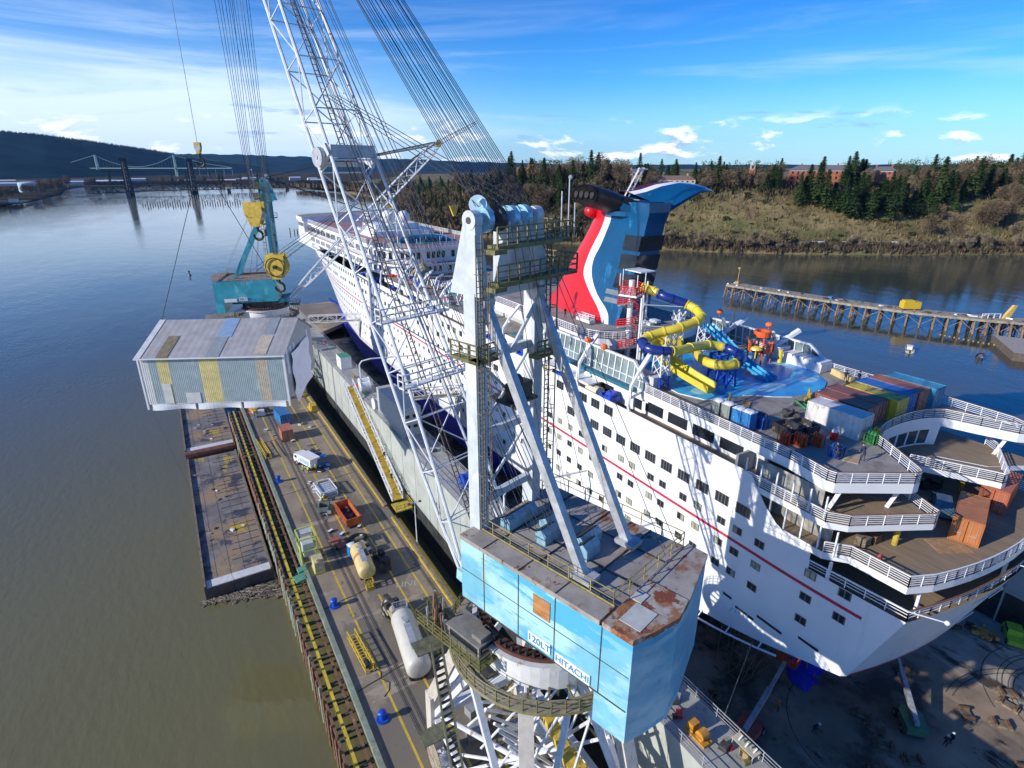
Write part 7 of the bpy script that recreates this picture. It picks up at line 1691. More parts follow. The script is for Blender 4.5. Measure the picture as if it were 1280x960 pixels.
for x in (-.85, .85): wheel(g, x, -1.2, .36, .25); wheel(g, x, 1.2, .36, .25)
for k, (x, y, m_, lab) in enumerate(((88.4, 20.6, mat('timber_orange', (.50, .26, .08), .7), 'orange timber box on the dock floor by the far wall'), (86.6, 23.6, DKST, 'dark hoses and pipes piled along the far wall of the dock'), (85.4, 25.8, TIMB, 'brown timber pieces piled at the foot of the far dock wall'))):
    g = thing('material_pile', (x, y, 1.0), lab, 'pile')
    for j in range(9): q = MB(); a = Vector((rr.uniform(-1.4, 1.4), rr.uniform(-1.2, 1.2), .15 + rr.random() * .5)); q.beam(a, a + Vector((rr.uniform(-1, 1), rr.uniform(-1.5, 1.5), rr.uniform(-.1, .3))), rr.uniform(.1, .5)); q.build('piece', m_, g)
g = thing('mooring_rope', (44, 36, 10), 'long taut rope running from the dock wall down toward the ship stern', 'rope'); q = MB(); q.tube((35, 22.5, 16.4), (58, 34, 11), .05, 5); q.build('rope', TIMB, g, True)
g = thing('orange_winch', (32.0, 22.6, 16.0), 'orange winch on the near dock wall behind the crane leg', 'winch'); q = MB(); q.box(-.5, .5, -1.1, 1.1, 0, .3); q.tube((-.4, -.4, .7), (.4, -.4, .7), .45, 12); q.box(-.4, .4, .3, 1.0, .3, 1.1); q.build('body', mat('winch_orange', (.55, .25, .03), .5, var=.2), g)
g = thing('white_tray', (34.3, 19.6, 16.0), 'pale table with bottles at the inner edge of the near dock wall', 'table'); q = MB(); q.box(-.5, .5, -1.1, 1.1, .8, .86)
for x in (-.45, .45):
    for y in (-1, 1): q.beam((x, y, 0), (x, y, .8), .05)
q.build('table_top', mat('pale_wood', (.55, .48, .36), .6), g)
for k in range(5): q = MB(); q.tube((rr.uniform(-.3, .3), -.8 + k * .35, .86), (rr.uniform(-.3, .3), -.8 + k * .35, 1.1), .08, 8); q.build('bottle', [W_PAINT, mat('hose_green', (1, 1, 1))][k % 2], g)

# ================================================================== TRESTLE PIER ON THE RIGHT, BOATS
TW = mat('old_trestle_deck', (.34, .29, .21), .85, var=.3, vs=.5, stains=[((.11, .09, .07), .4, .55, .08, one), ((.36, .34, .30), .3, .62, .06, one)])
tp = thing('trestle_pier', (262, 130, 0), 'old timber trestle pier on tall piles across the water on the right', 'pier')
ctr = [(246, 196), (252, 160), (260, 128), (271, 103), (284, 84), (300, 64), (318, 44)]
q = MB(); L_, R_ = [], []
cs = smooth([(x, y, 6) for x, y in ctr], 6)
for i, p in enumerate(cs):
    a, b_ = cs[max(0, i - 1)], cs[min(len(cs) - 1, i + 1)]; d = (Vector(b_) - Vector(a)).normalized(); n_ = Vector((-d.y, d.x, 0)); L_.append(Vector(p) + n_ * 4.5); R_.append(Vector(p) - n_ * 4.5)
dn = Vector((0, 0, -.9)); q.grid([R_, L_]); q.grid([L_, [p + dn for p in L_]]); q.grid([[p + dn for p in R_], R_]); q.mesh([L_[0], R_[0], R_[0] + dn, L_[0] + dn], [(0, 1, 2, 3)]); q.build('deck', TW, tp, True)
TP = mat('trestle_pile', (.24, .165, .105), .85, var=.3, vs=1)
for i in range(0, len(cs), 1):
    for s_, E1 in ((0, L_), (1, R_)):
        if i % 1 == 0:
            q = MB(); p = E1[i]; o = (Vector(cs[i]) - p).normalized(); q.tube((p.x - o.x * 1.0, p.y - o.y * 1.0, -1), (p.x + o.x * .6, p.y + o.y * .6, 5.2), .38, 6); q.tube((p.x + o.x * 2.2, p.y + o.y * 2.2, -1), (p.x + o.x * 2.6, p.y + o.y * 2.6, 5.2), .32, 6)
            q.build('pile', TP, tp, True)
q = MB()
for i in range(0, len(cs) - 1):
    for E1 in (L_, R_):
        a, b_ = E1[i], E1[i + 1]
        if i % 2: q.beam((a.x, a.y, 1.2), (b_.x, b_.y, 4.6), .22)
        else: q.beam((a.x, a.y, 4.6), (b_.x, b_.y, 1.2), .22)
    q.beam(L_[i] - Vector((0, 0, 2.8)), R_[i] - Vector((0, 0, 2.8)), .3); q.beam((L_[i].x, L_[i].y, .8), (R_[i].x, R_[i].y, 4.8), .2)
q.build('bracing', TP, tp, True)
q = MB(); rr = random.Random(71)
for k in range(60): p = Vector(cs[rr.randrange(len(cs))]); q.obox((p.x + rr.uniform(-3, 3), p.y + rr.uniform(-3, 3), 6.15), (rr.uniform(.5, 2.6), rr.uniform(.4, 1.6), rr.uniform(.2, .7)), rr.uniform(0, 3), m=rr.choice([0, 1, 2]))
q.build('planks_and_debris', [TIMB, W_PAINT, DKST], tp, True)
q = MB(); q.prism([(242, 74), (262, 88), (275, 60), (255, 48)], -1, 2.8, 0, 1); tag(q.build('concrete_caisson', [mat('caisson_side', (.13, .10, .08), .8, var=.3), mat('caisson_top', (.36, .32, .27), .8, var=.15)]), 'brown concrete block pier end at the right edge behind the trestle', 'pier block')
g = thing('navigation_mast', (249, 194, 6), 'rusty orange mast standing on the left end of the trestle pier', 'mast'); q = MB(); q.beam((-.5, 0, 0), (-.1, 0, 7.6), .3); q.beam((.5, 0, 0), (.1, 0, 7.6), .3)
for k in range(7): q.beam((-.4 + .05 * k, 0, .6 + k), (.4 - .05 * k, 0, 1.2 + k), .15)
q.box(-.6, .6, -.6, .6, 7.4, 8.2); q.box(-1.2, 1.2, -1, 1, 0, 1.2); q.build('lattice', mat('mast_orange', (.45, .28, .08), .6, var=.3), g)
g = thing('yellow_machine_shed', (264.5, 119.5, 6.0), 'bright yellow machine housing on the trestle pier', 'machine', rz=R(-35)); q = MB(); q.box(-3.4, 3.4, -1.7, 1.7, .4, 3.2); q.prism([(-3, -1.3), (1, -1.3), (1, 1.3), (-3, 1.3)], 3.2, 3.8); q.build('housing', mat('machine_yellow', (.62, .42, .02), .5, var=.1), g); q = MB(); q.box(-3.6, 3.6, -1.9, 1.9, 0, .4); q.build('base', DKST, g)
g = thing('yellow_lattice_horn', (279, 92.5, 6.0), 'yellow leaning boom with white frames on the trestle pier', 'machine', rz=R(-30)); q = MB(); q.mesh([(0, -.6, 0), (2.6, -.6, 0), (4.4, -.6, 5.2), (3.2, -.6, 5.2), (0, .6, 0), (2.6, .6, 0), (4.4, .6, 5.2), (3.2, .6, 5.2)], [(0, 1, 2, 3), (7, 6, 5, 4), (0, 4, 5, 1), (1, 5, 6, 2), (2, 6, 7, 3), (3, 7, 4, 0)]); q.build('boom', mat('horn_yellow', (.62, .42, .10), .5), g)
q = MB()
for x in (-8, -5.6, -3.2, -.8): q.beam((x, 0, 0), (x, 0, 1.8), .25)
q.beam((-8, 0, 1.8), (-.8, 0, 1.8), .25); q.beam((-9, 0, .4), (-6, 0, 1.8), .25); q.build('white_frame', W_PAINT, g)
g = thing('blue_bin', (255, 148, 6.0), 'small blue bin on the trestle pier', 'bin'); q = MB(); q.box(-1, 1, -.7, .7, 0, 1); q.box(-1.1, 1.1, -.8, .8, 1, 1.15); q.build('bin', mat('bin_blue', (.03, .22, .40), .5), g)
q = MB(); P = [(262, 60), (258, 76), (255, 90), (254, 104)]
g = thing('floating_boom', (258, 82, .1), 'string of small yellow floats on the water in front of the trestle piles', 'floats')
for a, b_ in zip(P[:-1], P[1:]):
    for k in range(9): q.sphere((lerp(a[0], b_[0], k / 9) + 2, lerp(a[1], b_[1], k / 9), .12), .3, 6, 4)
q.build('float', YELLOWR, g, True)
def boat(loc, rz, L, m_, label, cab=True, grp='small boats on the river'):
    g = thing('small_boat', loc, label, 'boat', grp, rz); w = L * .17
    def sec(t_): return w * (1 if t_ < .55 else max(.03, 1 - ((t_ - .55) / .45) ** 2))
    rows = []
    for t_ in (0, .2, .4, .55, .7, .82, .92, 1): y = (t_ - .5) * L; s_ = sec(t_); rows.append([(-s_, y, .75 + .25 * t_), (-s_ * .8, y, .1), (0, y, -.25), (s_ * .8, y, .1), (s_, y, .75 + .25 * t_)])
    q = MB(); q.grid(rows); q.mesh(rows[0], [(4, 3, 2, 1, 0)]); q.grid([[r_[0] for r_ in rows], [(r_[0][0] * .85, r_[0][1], r_[0][2]) for r_ in rows]]); q.build('hull', m_, g)
    q = MB(); q.grid([[(r_[0][0] * .9, r_[0][1], .45) for r_ in rows], [(-r_[0][0] * .9, r_[0][1], .45) for r_ in rows]]); q.build('deck', mat('boat_deck', (.30, .30, .28), .6), g)
    if cab:
        q = MB(); q.box(-w * .6, w * .6, -.1 * L, .12 * L, .5, 1.7); q.box(-w * .7, w * .7, -.14 * L, .15 * L, 1.7, 1.78); o = q.build('cabin', W_PAINT, g); q = MB(); q.box(-w * .62, w * .62, -.08 * L, .1 * L, 1.1, 1.55); q.build('window', GLASS, o)
    q = MB(); q.box(-.2, .2, -L / 2 - .35, -L / 2, .2, 1.2); q.build('outboard_motor', BLACK, g)
    return g
boat((224, 98, 0.05), R(-62), 8.2, mat('boat_grey', (.42, .43, .40), .4), 'grey small boat with a cabin on the blue water below the trestle pier')
boat((236, 81, 0.05), R(-75), 6.5, mat('boat_black', (.03, .03, .035), .4), 'black small boat near the right edge below the trestle pier', False)
for k, (x, y) in enumerate(((-.4, .3), (.3, -.5))): person((236 + x * 1.6, 81 + y, .55), k, NAVY, JEAN, ['person in dark clothes at the front of the black boat', 'person in dark clothes at the back of the black boat'][k], None, 2)
for (x, y, h, lab) in ((9.9, 402, 2.0, 'dark river marker buoy alone on the open water left of the far crane'),):
    g = thing('marker_buoy', (x, y, 0), lab, 'buoy'); q = MB(); q.tube((0, 0, -.2), (0, 0, .8), .9, 12); q.tube((0, 0, .8), (0, 0, 2.8), .25, 8); q.box(-.5, .5, -.1, .1, 1.9, 2.8); q.build('body', BLACK, g); q = MB(); q.tube((0, 0, .2), (0, 0, .5), .92, 12); q.build('band', W_PAINT, g)
# ================================================================== FAR BANK: BUILDINGS AND TREES
BRICK = mat('red_brick', (.36, .12, .065), .8, var=.15, vs=.3); OBR = mat('orange_brick', (.48, .20, .10), .8, var=.12, vs=.2)
TRIM = mat('pale_stone_trim', (.50, .46, .40), .7, var=.08); ROOFG = mat('grey_slate_roof', (.16, .15, .15), .7, var=.2); ROOFB = mat('brown_roof', (.20, .12, .09), .8, var=.2); CREAM = mat('cream_wall', (.50, .40, .28), .8, var=.1)
def building(loc, rz, W, D, Hh, wall, roof, label, floors=3, bays=8, pitched=True, tower=False, name='brick_building', cat='building', chim=2):
    g = thing(name, loc, label, cat, rz=rz)
    q = MB(); q.box(-W / 2, W / 2, -D / 2, D / 2, -6, Hh); q.build('wall', wall, g)
    if pitched:
        q = MB(); e = .6; rh = min(D, W) * .28; X0, X1, Y0, Y1 = -W / 2 - e, W / 2 + e, -D / 2 - e, D / 2 + e; k = D * .5
        V = [(X0, Y0, Hh), (X1, Y0, Hh), (X1, Y1, Hh), (X0, Y1, Hh), (X0 + k, 0, Hh + rh), (X1 - k, 0, Hh + rh)]
        q.mesh(V, [(0, 1, 5, 4), (1, 2, 5), (2, 3, 4, 5), (3, 0, 4), (3, 2, 1, 0)]); r_ = q.build('roof', roof, g)
        for c_ in range(chim): q = MB(); x = lerp(-W * .3, W * .3, c_ / max(1, chim - 1)); q.box(x - .7, x + .7, 1, 2.4, Hh + rh * .5, Hh + rh + 1.8); q.build('chimney', wall, r_)
    else:
        q = MB(); q.box(-W / 2 - .2, W / 2 + .2, -D / 2 - .2, D / 2 + .2, Hh, Hh + .9); q.build('parapet', roof, g)
        q = MB(); q.box(-W * .12, W * .06, -2, 4, Hh + .9, Hh + 4.5); q.build('lift_house', wall, g)
    q = MB(); q.box(-W / 2 - .15, W / 2 + .15, -D / 2 - .15, -D / 2, Hh - .9, Hh - .3); q.build('cornice', TRIM, g)
    fh = Hh / floors
    for f in range(floors):
        for b_ in range(bays):
            x = lerp(-W / 2, W / 2, (b_ + .5) / bays); q = MB(); q.box(x - .8, x + .8, -D / 2 - .06, -D / 2 - .01, f * fh + fh * .3, f * fh + fh * .8); q.build('window', GLASS, g)
            q = MB()
    for s in (-1, 1):
        for f in range(floors):
            for y in (-D / 4, D / 4): q = MB(); q.box(s * W / 2 + (-.06 if s < 0 else .01), s * W / 2 + (-.01 if s < 0 else .06), y - .8, y + .8, f * fh + fh * .3, f * fh + fh * .8); q.build('window', GLASS, g)
    return g
def far(u, D): return dirpt(u, D)
def face(x, y): return math.atan2(y, x) - math.pi / 2          # front of the building toward the river
x, y = far(1025, 680); building((x, y, 44), face(x, y) + .15, 54, 16, 14.5, BRICK, ROOFG, 'long red brick building with grey roof on the bluff, left of the tall evergreens', 3, 11)
x, y = far(1106, 700); building((x, y, 44), face(x, y) + .1, 22, 14, 14, BRICK, ROOFG, 'smaller red brick building on the bluff, right of the tall evergreens', 3, 5)
x, y = far(664, 760); building((x, y, 36), face(x, y), 36, 20, 24, OBR, OBR, 'tall flat roofed orange brick block above the trees left of the funnel', 5, 6, pitched=False)
x, y = far(845, 640); building((x, y, 42), face(x, y), 40, 14, 7.5, CREAM, ROOFB, 'low cream house with wide brown roof on the bluff above the funnel wing', 2, 8, name='house')
x, y = far(796, 690); building((x, y, 42), face(x, y), 20, 12, 14, CREAM, ROOFG, 'cream house half hidden by trees left of the low brown roofed house', 3, 4, name='house')
x, y = far(1275, 700); building((x, y, 46), face(x, y), 30, 12, 9, BRICK, ROOFB, 'brick house among the trees at the right edge of the photo', 2, 6) if False else None
g = thing('brick_clock_tower', (*far(941, 660), 42), 'slender brick tower with pale belfry rising among bare trees', 'tower', rz=R(-40))
q = MB(); q.box(-2.4, 2.4, -2.4, 2.4, -4, 17); q.build('shaft', BRICK, g); q = MB(); q.box(-2.0, 2.0, -2.0, 2.0, 17, 17.8)
for a in (-1.7, 1.7):
    for b_ in (-1.7, 1.7): q.box(a - .3, a + .3, b_ - .3, b_ + .3, 17.8, 21)
q.prism([(-2.1, -2.1), (2.1, -2.1), (2.1, 2.1), (-2.1, 2.1)], 21, 21.5); q.tube((0, 0, 21.5), (0, 0, 24.5), 1.8, 8, r2=.2); q.build('belfry', TRIM, g)
# railway cut with wagons along the foot of the bluff
WG = mat('wagon_grey', (.22, .20, .18), .7, var=.3)
for k in range(9):
    P0, P1 = (426, 287, 4.4), (503, 237, 4.4); t_ = k / 9; x, y, z = (lerp(P0[i], P1[i], t_) for i in range(3)); x2, y2 = x + 77, y - 50
    g = thing('rail_wagon', (x, y, z), 'low grey rail wagon in the line of wagons at the foot of the wooded bluff', 'rail wagon', 'rail wagons standing at the foot of the bluff', math.atan2(y2 - y, x2 - x))
    q = MB(); q.box(-4.6, 4.6, -1.4, 1.4, .9, 2.6 if k % 3 else 1.5); q.build('body', WG if k % 2 else W_PAINT, g)
    q = MB()
    for xx in (-3.8, -2.6, 2.6, 3.8): q.tube((xx, -1, .5), (xx, 1, .5), .45, 10)
    q.build('wheelset', BLACK, g)
# ---- trees ---------------------------------------------------------------
def leafmat(name, c1, c2, tr=.0):
    m = bpy.data.materials.new(name); m.use_nodes = True; t = m.node_tree; b = t.nodes['Principled BSDF']; b.inputs['Roughness'].default_value = .8; b.inputs['Specular IOR Level'].default_value = .05
    c = N(t, 'ShaderNodeTexCoord'); n = N(t, 'ShaderNodeTexNoise'); t.links.new(c.outputs['Object'], n.inputs[0]); n.inputs['Scale'].default_value = .45; n.inputs['Detail'].default_value = 6
    oi = N(t, 'ShaderNodeObjectInfo'); ad = N(t, 'ShaderNodeMath', operation='MULTIPLY_ADD'); t.links.new(oi.outputs['Random'], ad.inputs[0]); ad.inputs[1].default_value = .6; 
    mr = N(t, 'ShaderNodeMapRange'); t.links.new(n.outputs[0], mr.inputs[0]); mr.inputs[1].default_value = .3; mr.inputs[2].default_value = .7; mr.inputs[3].default_value = -.1; mr.inputs[4].default_value = .5
    t.links.new(mr.outputs[0], ad.inputs[2]); mx = N(t, 'ShaderNodeMixRGB'); mx.use_clamp = True; t.links.new(ad.outputs[0], mx.inputs[0]); mx.inputs[1].default_value = c1 + (1,); mx.inputs[2].default_value = c2 + (1,)
    t.links.new(mx.outputs[0], b.inputs['Base Color']); return m
CON = leafmat('conifer_needles', (.020, .046, .016), (.065, .105, .030)); BARE = leafmat('bare_twigs', (.11, .080, .052), (.21, .165, .105)); BUSH = leafmat('bush_leaves', (.05, .075, .025), (.11, .11, .04)); BARK = mat('bark', (.12, .09, .065), .9, var=.3, vs=2)
PALEB = leafmat('pale_twigs', (.16, .13, .09), (.26, .22, .15))
def conifer_mesh(seed, h, r_):
    rr = random.Random(seed); q = MB(); n = 1300
    for k in range(n):
        t_ = rr.random() ** .8; z = h * (.10 + .9 * t_); lay = .72 + .28 * math.sin(z * 2.6 + rr.random() * .6)
        R_ = r_ * (1 - t_) ** .8 * lay * (.85 + .3 * math.sin(seed + t_ * 9)) + .15; a = rr.uniform(0, 2 * math.pi); rad = R_ * rr.uniform(.25, 1.05) * (1 + .18 * math.sin(a * 3 + seed))
        x, y = rad * math.cos(a), rad * math.sin(a); z -= rad * .35; L = rr.uniform(.9, 1.9) * (1.1 - .5 * t_); w = rr.uniform(.5, 1.1) * (1.1 - .5 * t_); dx, dy = math.cos(a), math.sin(a)
        q.face([(x - dy * w * .5, y + dx * w * .5, z), (x + dx * L, y + dy * L, z - L * rr.uniform(.1, .5)), (x + dy * w * .5, y - dx * w * .5, z + rr.uniform(-.3, .3)), (x - dx * .2, y - dy * .2, z + w * .7)])
    return q
def trunk_mesh(h, r_, br=0, seed=0, spread=3):
    q = MB(); q.tube((0, 0, -1.5), (0, 0, h), r_, 6, r2=r_ * .2); rr = random.Random(seed)
    for k in range(br):
        z = h * rr.uniform(.25, .85); a = rr.uniform(0, 6.28); L = spread * rr.uniform(.5, 1); m_ = (L * .5 * math.cos(a), L * .5 * math.sin(a), z + L * .5); e = (L * math.cos(a), L * math.sin(a), z + L * 1.25)
        q.tube((0, 0, z), m_, r_ * .4, 4, r2=r_ * .25, cap=False); q.tube(m_, e, r_ * .25, 4, r2=r_ * .08, cap=False)
    return q
def bare_mesh(seed, h, r_, n=900, low=.25):
    rr = random.Random(seed); q = MB(); n = 1300; cl = [(rr.uniform(-.5, .5) * r_, rr.uniform(-.5, .5) * r_, h * rr.uniform(low + .15, .85), r_ * rr.uniform(.35, .65)) for _ in range(10)]
    for k in range(n):
        cx, cy, cz, cr = rr.choice(cl); a = rr.uniform(0, 6.28); e = rr.uniform(-1, 1); rad = cr * rr.random() ** .4; ce = math.sqrt(1 - e * e)
        x, y, z = cx + rad * ce * math.cos(a), cy + rad * ce * math.sin(a), cz + rad * e * 1.25; L = rr.uniform(.9, 2.1); w = rr.uniform(.09, .26); d = Vector((x * .6 + rr.uniform(-1, 1), y * .6 + rr.uniform(-1, 1), rr.uniform(.5, 3))).normalized(); s = d.cross(Vector((rr.uniform(-1, 1), rr.uniform(-1, 1), .2))).normalized() * w
        p = Vector((x, y, z)); q.face([p - s, p + s, p + d * L + s * .3, p + d * L - s * .3])
    return q
def bush_mesh(seed, r_, n=380):
    rr = random.Random(seed); q = MB(); cl = [(rr.uniform(-.6, .6) * r_, rr.uniform(-.6, .6) * r_, rr.uniform(.3, .7) * r_, r_ * rr.uniform(.35, .6)) for _ in range(6)]
    for k in range(n):
        cx, cy, cz, cr = rr.choice(cl); a = rr.uniform(0, 6.28); e = rr.uniform(-.8, 1); ce = math.sqrt(1 - e * e); rad = cr * rr.uniform(.6, 1.05); p = Vector((cx + rad * ce * math.cos(a), cy + rad * ce * math.sin(a), max(.0, cz + rad * e))); u_ = Vector((rr.uniform(-1, 1), rr.uniform(-1, 1), rr.uniform(-1, 1))).normalized(); v_ = u_.cross(Vector((rr.uniform(-1, 1), rr.uniform(-1, 1), 1))).normalized(); s = rr.uniform(.25, .55)
        q.face([p - u_ * s - v_ * s * .6, p + u_ * s - v_ * s * .6, p + u_ * s + v_ * s * .6, p - u_ * s + v_ * s * .6])
    return q
def proto(name, crown, cm, trunk, label, cat, grp):
    g = thing(name, (0, 0, -500), label, cat, grp); crown.build('crown', cm, g)
    if trunk: trunk.build('trunk', BARK, g)
    return g
CG, BG, UG = 'evergreen trees on the far bank', 'bare winter trees on the far bank', 'bushes on the bluff slope'
cons = [proto('conifer_tree', conifer_mesh(s, h, r_), CON, trunk_mesh(h * .9, .35), 'dark pointed evergreen tree on the far bank', 'tree', CG) for s, h, r_ in ((1, 27, 5.4), (2, 32, 6.0), (3, 23, 5.4), (4, 35, 6.6), (5, 20, 5.2))]
bars = [proto('bare_tree', bare_mesh(s, h, r_), m_, trunk_mesh(h * .8, .32, 9, s, r_ * .9), 'leafless brown tree on the far bank', 'tree', BG) for s, h, r_, m_ in ((11, 18, 6.6, BARE), (12, 21, 7.4, BARE), (13, 15, 6.2, BARE), (14, 24, 8.0, BARE), (15, 12, 3.8, PALEB))]
bus = [proto('bush', bush_mesh(s, r_), BUSH, trunk_mesh(1.2, .12), 'low green bush on the far bank', 'bush', UG) for s, r_ in ((21, 3.2), (22, 2.4))]
rr = random.Random(99)
place = []
def seen(x, y): return 640 + 769.7 * math.tan(math.atan2(x, y) - R(30.59))
def spot(px, s):            # place on the bluff, s metres inland, in the direction of column px
    e = px
    for _ in range(4):
        x, y, z = bankpt(UU(min(1478, max(382, e))), s); e += (px - seen(x, y)) * .8
    return x, y, z
def plant(kind, u, s, sc=1.0):
    x, y, z = spot(u, s); p_ = 640 + 769.7 * math.tan(math.atan2(x, y) - R(30.59))
    if kind in 'cb' and 112 < s < 215 and any(a < p_ < b_ for a, b_ in ((984, 1057), (1094, 1124), (822, 872), (784, 806), (936, 946))): return
    place.append((kind, x + rr.uniform(-2, 2), y + rr.uniform(-2, 2), z - .4, sc * rr.uniform(.8, 1.15)))
def uof(px):               # bank parameter whose shore point lies in direction of pixel column px
    best = (1e9, 0)
    for k in range(401):
        x, y, z = bankpt(k / 400, 40); az = math.atan2(x, y); p = 640 + 769.7 * math.tan(az - R(30.59)); best = min(best, (abs(p - px), k / 400))
    return best[1]
U = {px: uof(px) for px in range(380, 1500, 20)}
def UU(px): a = int(px // 20 * 20); return lerp(U[a], U[a + 20], (px - a) / 20)
# plateau skyline row
for k in range(150):
    px = rr.uniform(500, 1400); s = rr.uniform(126, 240)
    if 985 < px < 1058 and s < 260: continue
    if 820 < px < 880 and s < 200: s = rr.uniform(240, 330)
    if 1090 < px < 1125 and s < 260: continue
    plant('c', px, s, rr.uniform(.65, 1.0))
# the tall evergreen grove on the slope at the right of centre
for px, s, sc in [(1003, 90, .8), (1030, 100, .95), (1048, 96, .9), (1054, 82, 1.0), (1082, 82, 1.05), (1094, 80, 1.0), (1108, 92, 1.0), (1122, 90, 1.05), (1138, 80, 1.05), (1153, 74, .95), (1166, 100, 1.0), (1180, 66, .9), (1200, 90, 1.0), (1216, 96, .9), (1010, 96, .85), (1024, 92, 1.0), (1037, 86, 1.0), (1018, 104, .95), (1062, 78, .95), (1075, 72, 1.15), (1088, 92, 1.05), (1100, 70, 1.0), (1116, 78, 1.1), (1130, 66, 1.0), (1146, 84, .9), (1160, 90, 1.1), (1172, 76, 1.0), (1186, 88, 1.05), (1196, 98, .9), (1208, 80, .95), (1226, 102, 1.0), (1240, 112, .9), (1064, 150, 1.1), (1080, 152, 1.15), (1072, 140, 1.0), (1088, 146, 1.0), (1060, 136, .9), (1262, 120, .95), (1290, 110, 1), (1310, 120, 1), (740, 130, .9), (700, 120, .9), (612, 90, .9), (570, 80, .9), (1240, 160, 1.2), (1265, 170, 1.2)]:
    plant('c', px, s, sc)
for k in range(105):        # left part: mixed wood down to the water
    px = rr.uniform(470, 740); plant('c', px, rr.uniform(35, 125), rr.uniform(.5, .85))
for k in range(118):
    px = rr.choice([rr.uniform(480, 800), rr.uniform(600, 1400), rr.uniform(1140, 1420), rr.uniform(480, 800)])
    s = rr.uniform(12, 135)
    if 790 < px < 1140: s = rr.uniform(136, 220)
    if 985 < px < 1058: s = rr.uniform(100, 124) if rr.random() < .2 else rr.uniform(230, 300)
    plant('b', px, s, rr.uniform(.7, 1.1))
for k in range(60):        # thin pale saplings at the water's edge
    px = rr.uniform(760, 1420); plant('p', px, rr.uniform(2, 22), rr.uniform(.45, .85))
for k in range(95):
    px = rr.uniform(700, 1400); plant('b', px, rr.uniform(126, 175), rr.uniform(.8, 1.05))
for k in range(90):
    px = rr.uniform(700, 1400); plant('u', px, rr.uniform(5, 125), rr.uniform(.5, 1.2))
# far left shore scrub
for k in range(30):
    t_ = rr.random(); i = rr.choice([0, 1, 2, 3, 4]); A_ = [(-420, 1130), (-226, 1280), (-196, 1500), (-185, 1770), (-214, 2150), (-190, 2420)]
    x = lerp(A_[i][0], A_[i + 1][0], t_) - rr.uniform(10, 60); y = lerp(A_[i][1], A_[i + 1][1], t_); place.append(('b', x, y, 2.2, rr.uniform(1.0, 1.5)))
for k in range(26):
    x = rr.uniform(-180, 480); place.append((rr.choice('bc'), x, 2450 + rr.uniform(0, 60), 2.5, rr.uniform(.9, 1.4)))
where = ['near the waterline', 'halfway up the slope', 'on top of the bluff']
used = set(); cnt = {'c': 0, 'b': 0, 'p': 0, 'u': 0}
for kind, x, y, z, sc in place:
    L = {'c': cons, 'b': bars[:4], 'p': bars[4:], 'u': bus}[kind]; pr_ = rr.choice(L)
    wd = 1.7 if kind == 'c' else 1.1; sz = (sc * wd * rr.uniform(.85, 1.15), sc * wd * rr.uniform(.85, 1.15), sc)
    if pr_.name not in used: used.add(pr_.name); o = pr_; o.location = (x, y, z); o.rotation_euler = (0, 0, rr.uniform(0, 6.28)); o.scale = sz
    else: o = dup(pr_, (x, y, z), rr.uniform(0, 6.28), scale=sz)
for pr_ in cons + bars + bus:
    if pr_.name not in used:
        for ch in list(pr_.children): bpy.data.objects.remove(ch)
        bpy.data.objects.remove(pr_)
# undergrowth that nobody could count: brown brush along the whole bank
def brush(name, n, smin, smax, pxa, pxb, m_, hmin, hmax, label, seed):
    rr = random.Random(seed); q = MB()
    for k in range(n):
        px = rr.uniform(pxa, pxb); s = rr.uniform(smin, smax); x, y, z = spot(px, s)
        for j in range(4):
            a = rr.uniform(0, 6.28); h = rr.uniform(hmin, hmax); w = h * rr.uniform(.10, .32); X, Y = x + rr.uniform(-2.5, 2.5), y + rr.uniform(-2.5, 2.5); lx, ly = rr.uniform(-.5, .5) * h, rr.uniform(-.5, .5) * h
            q.face([(X - w * math.cos(a), Y - w * math.sin(a), z - .6), (X + w * math.cos(a), Y + w * math.sin(a), z - .6), (X + lx + w * .5, Y + ly, z + h), (X + lx - w * .4, Y + ly, z + h * .8)])
    return tag(q.build(name, m_), label, 'brush', kind='stuff')
brush('riverbank_brush', 5200, 1, 24, 440, 1430, BARE, 1.0, 3.6, 'brown leafless brush along the far waterline', 1)
brush('slope_brush', 4200, 26, 130, 440, 1430, leafmat('dry_brush', (.12, .10, .045), (.26, .20, .10)), .8, 3.2, 'dry brown and olive brush covering the bluff slope', 2)
brush('wood_undergrowth', 2600, 100, 260, 480, 1430, leafmat('dark_brush', (.035, .036, .018), (.085, .068, .04)), 2, 6, 'dark undergrowth between the trees on top of the bluff', 3)
def canopy(name, n, smin, smax, pxa, pxb, m_, zmin, zmax, label, seed, clear=()):
    rr = random.Random(seed); q = MB()
    for k in range(n):
        px = rr.uniform(pxa, pxb)
        if any(a < px < b_ for a, b_ in clear): continue
        x, y, z = spot(px, rr.uniform(smin, smax)); H_ = rr.uniform(zmin, zmax); rad = rr.uniform(2.2, 4.2)
        for j in range(26):
            d = Vector((rr.gauss(0, 1), rr.gauss(0, 1), rr.gauss(0, .8))).normalized() * rad * rr.uniform(.5, 1.05); p = Vector((x, y, z + H_)) + d; u_ = Vector((rr.uniform(-1, 1), rr.uniform(-1, 1), rr.uniform(-1, 1))).normalized(); v_ = u_.cross(Vector((rr.uniform(-1, 1), rr.uniform(-1, 1), 1))).normalized(); s = rr.uniform(.3, .8)
            q.face([p - u_ * s - v_ * s * .5, p + u_ * s - v_ * s * .5, p + u_ * s * .6 + v_ * s * .6, p - u_ * s * .7 + v_ * s * .5])
        q.tube((x, y, z - 1), (x, y, z + H_), .18, 4, cap=False)
    return tag(q.build(name, m_), label, 'wood', kind='stuff')
CLR = ((984, 1057), (1094, 1124), (820, 874), (784, 806))
MIXW = leafmat('mixed_wood', (.040, .052, .022), (.125, .105, .060))
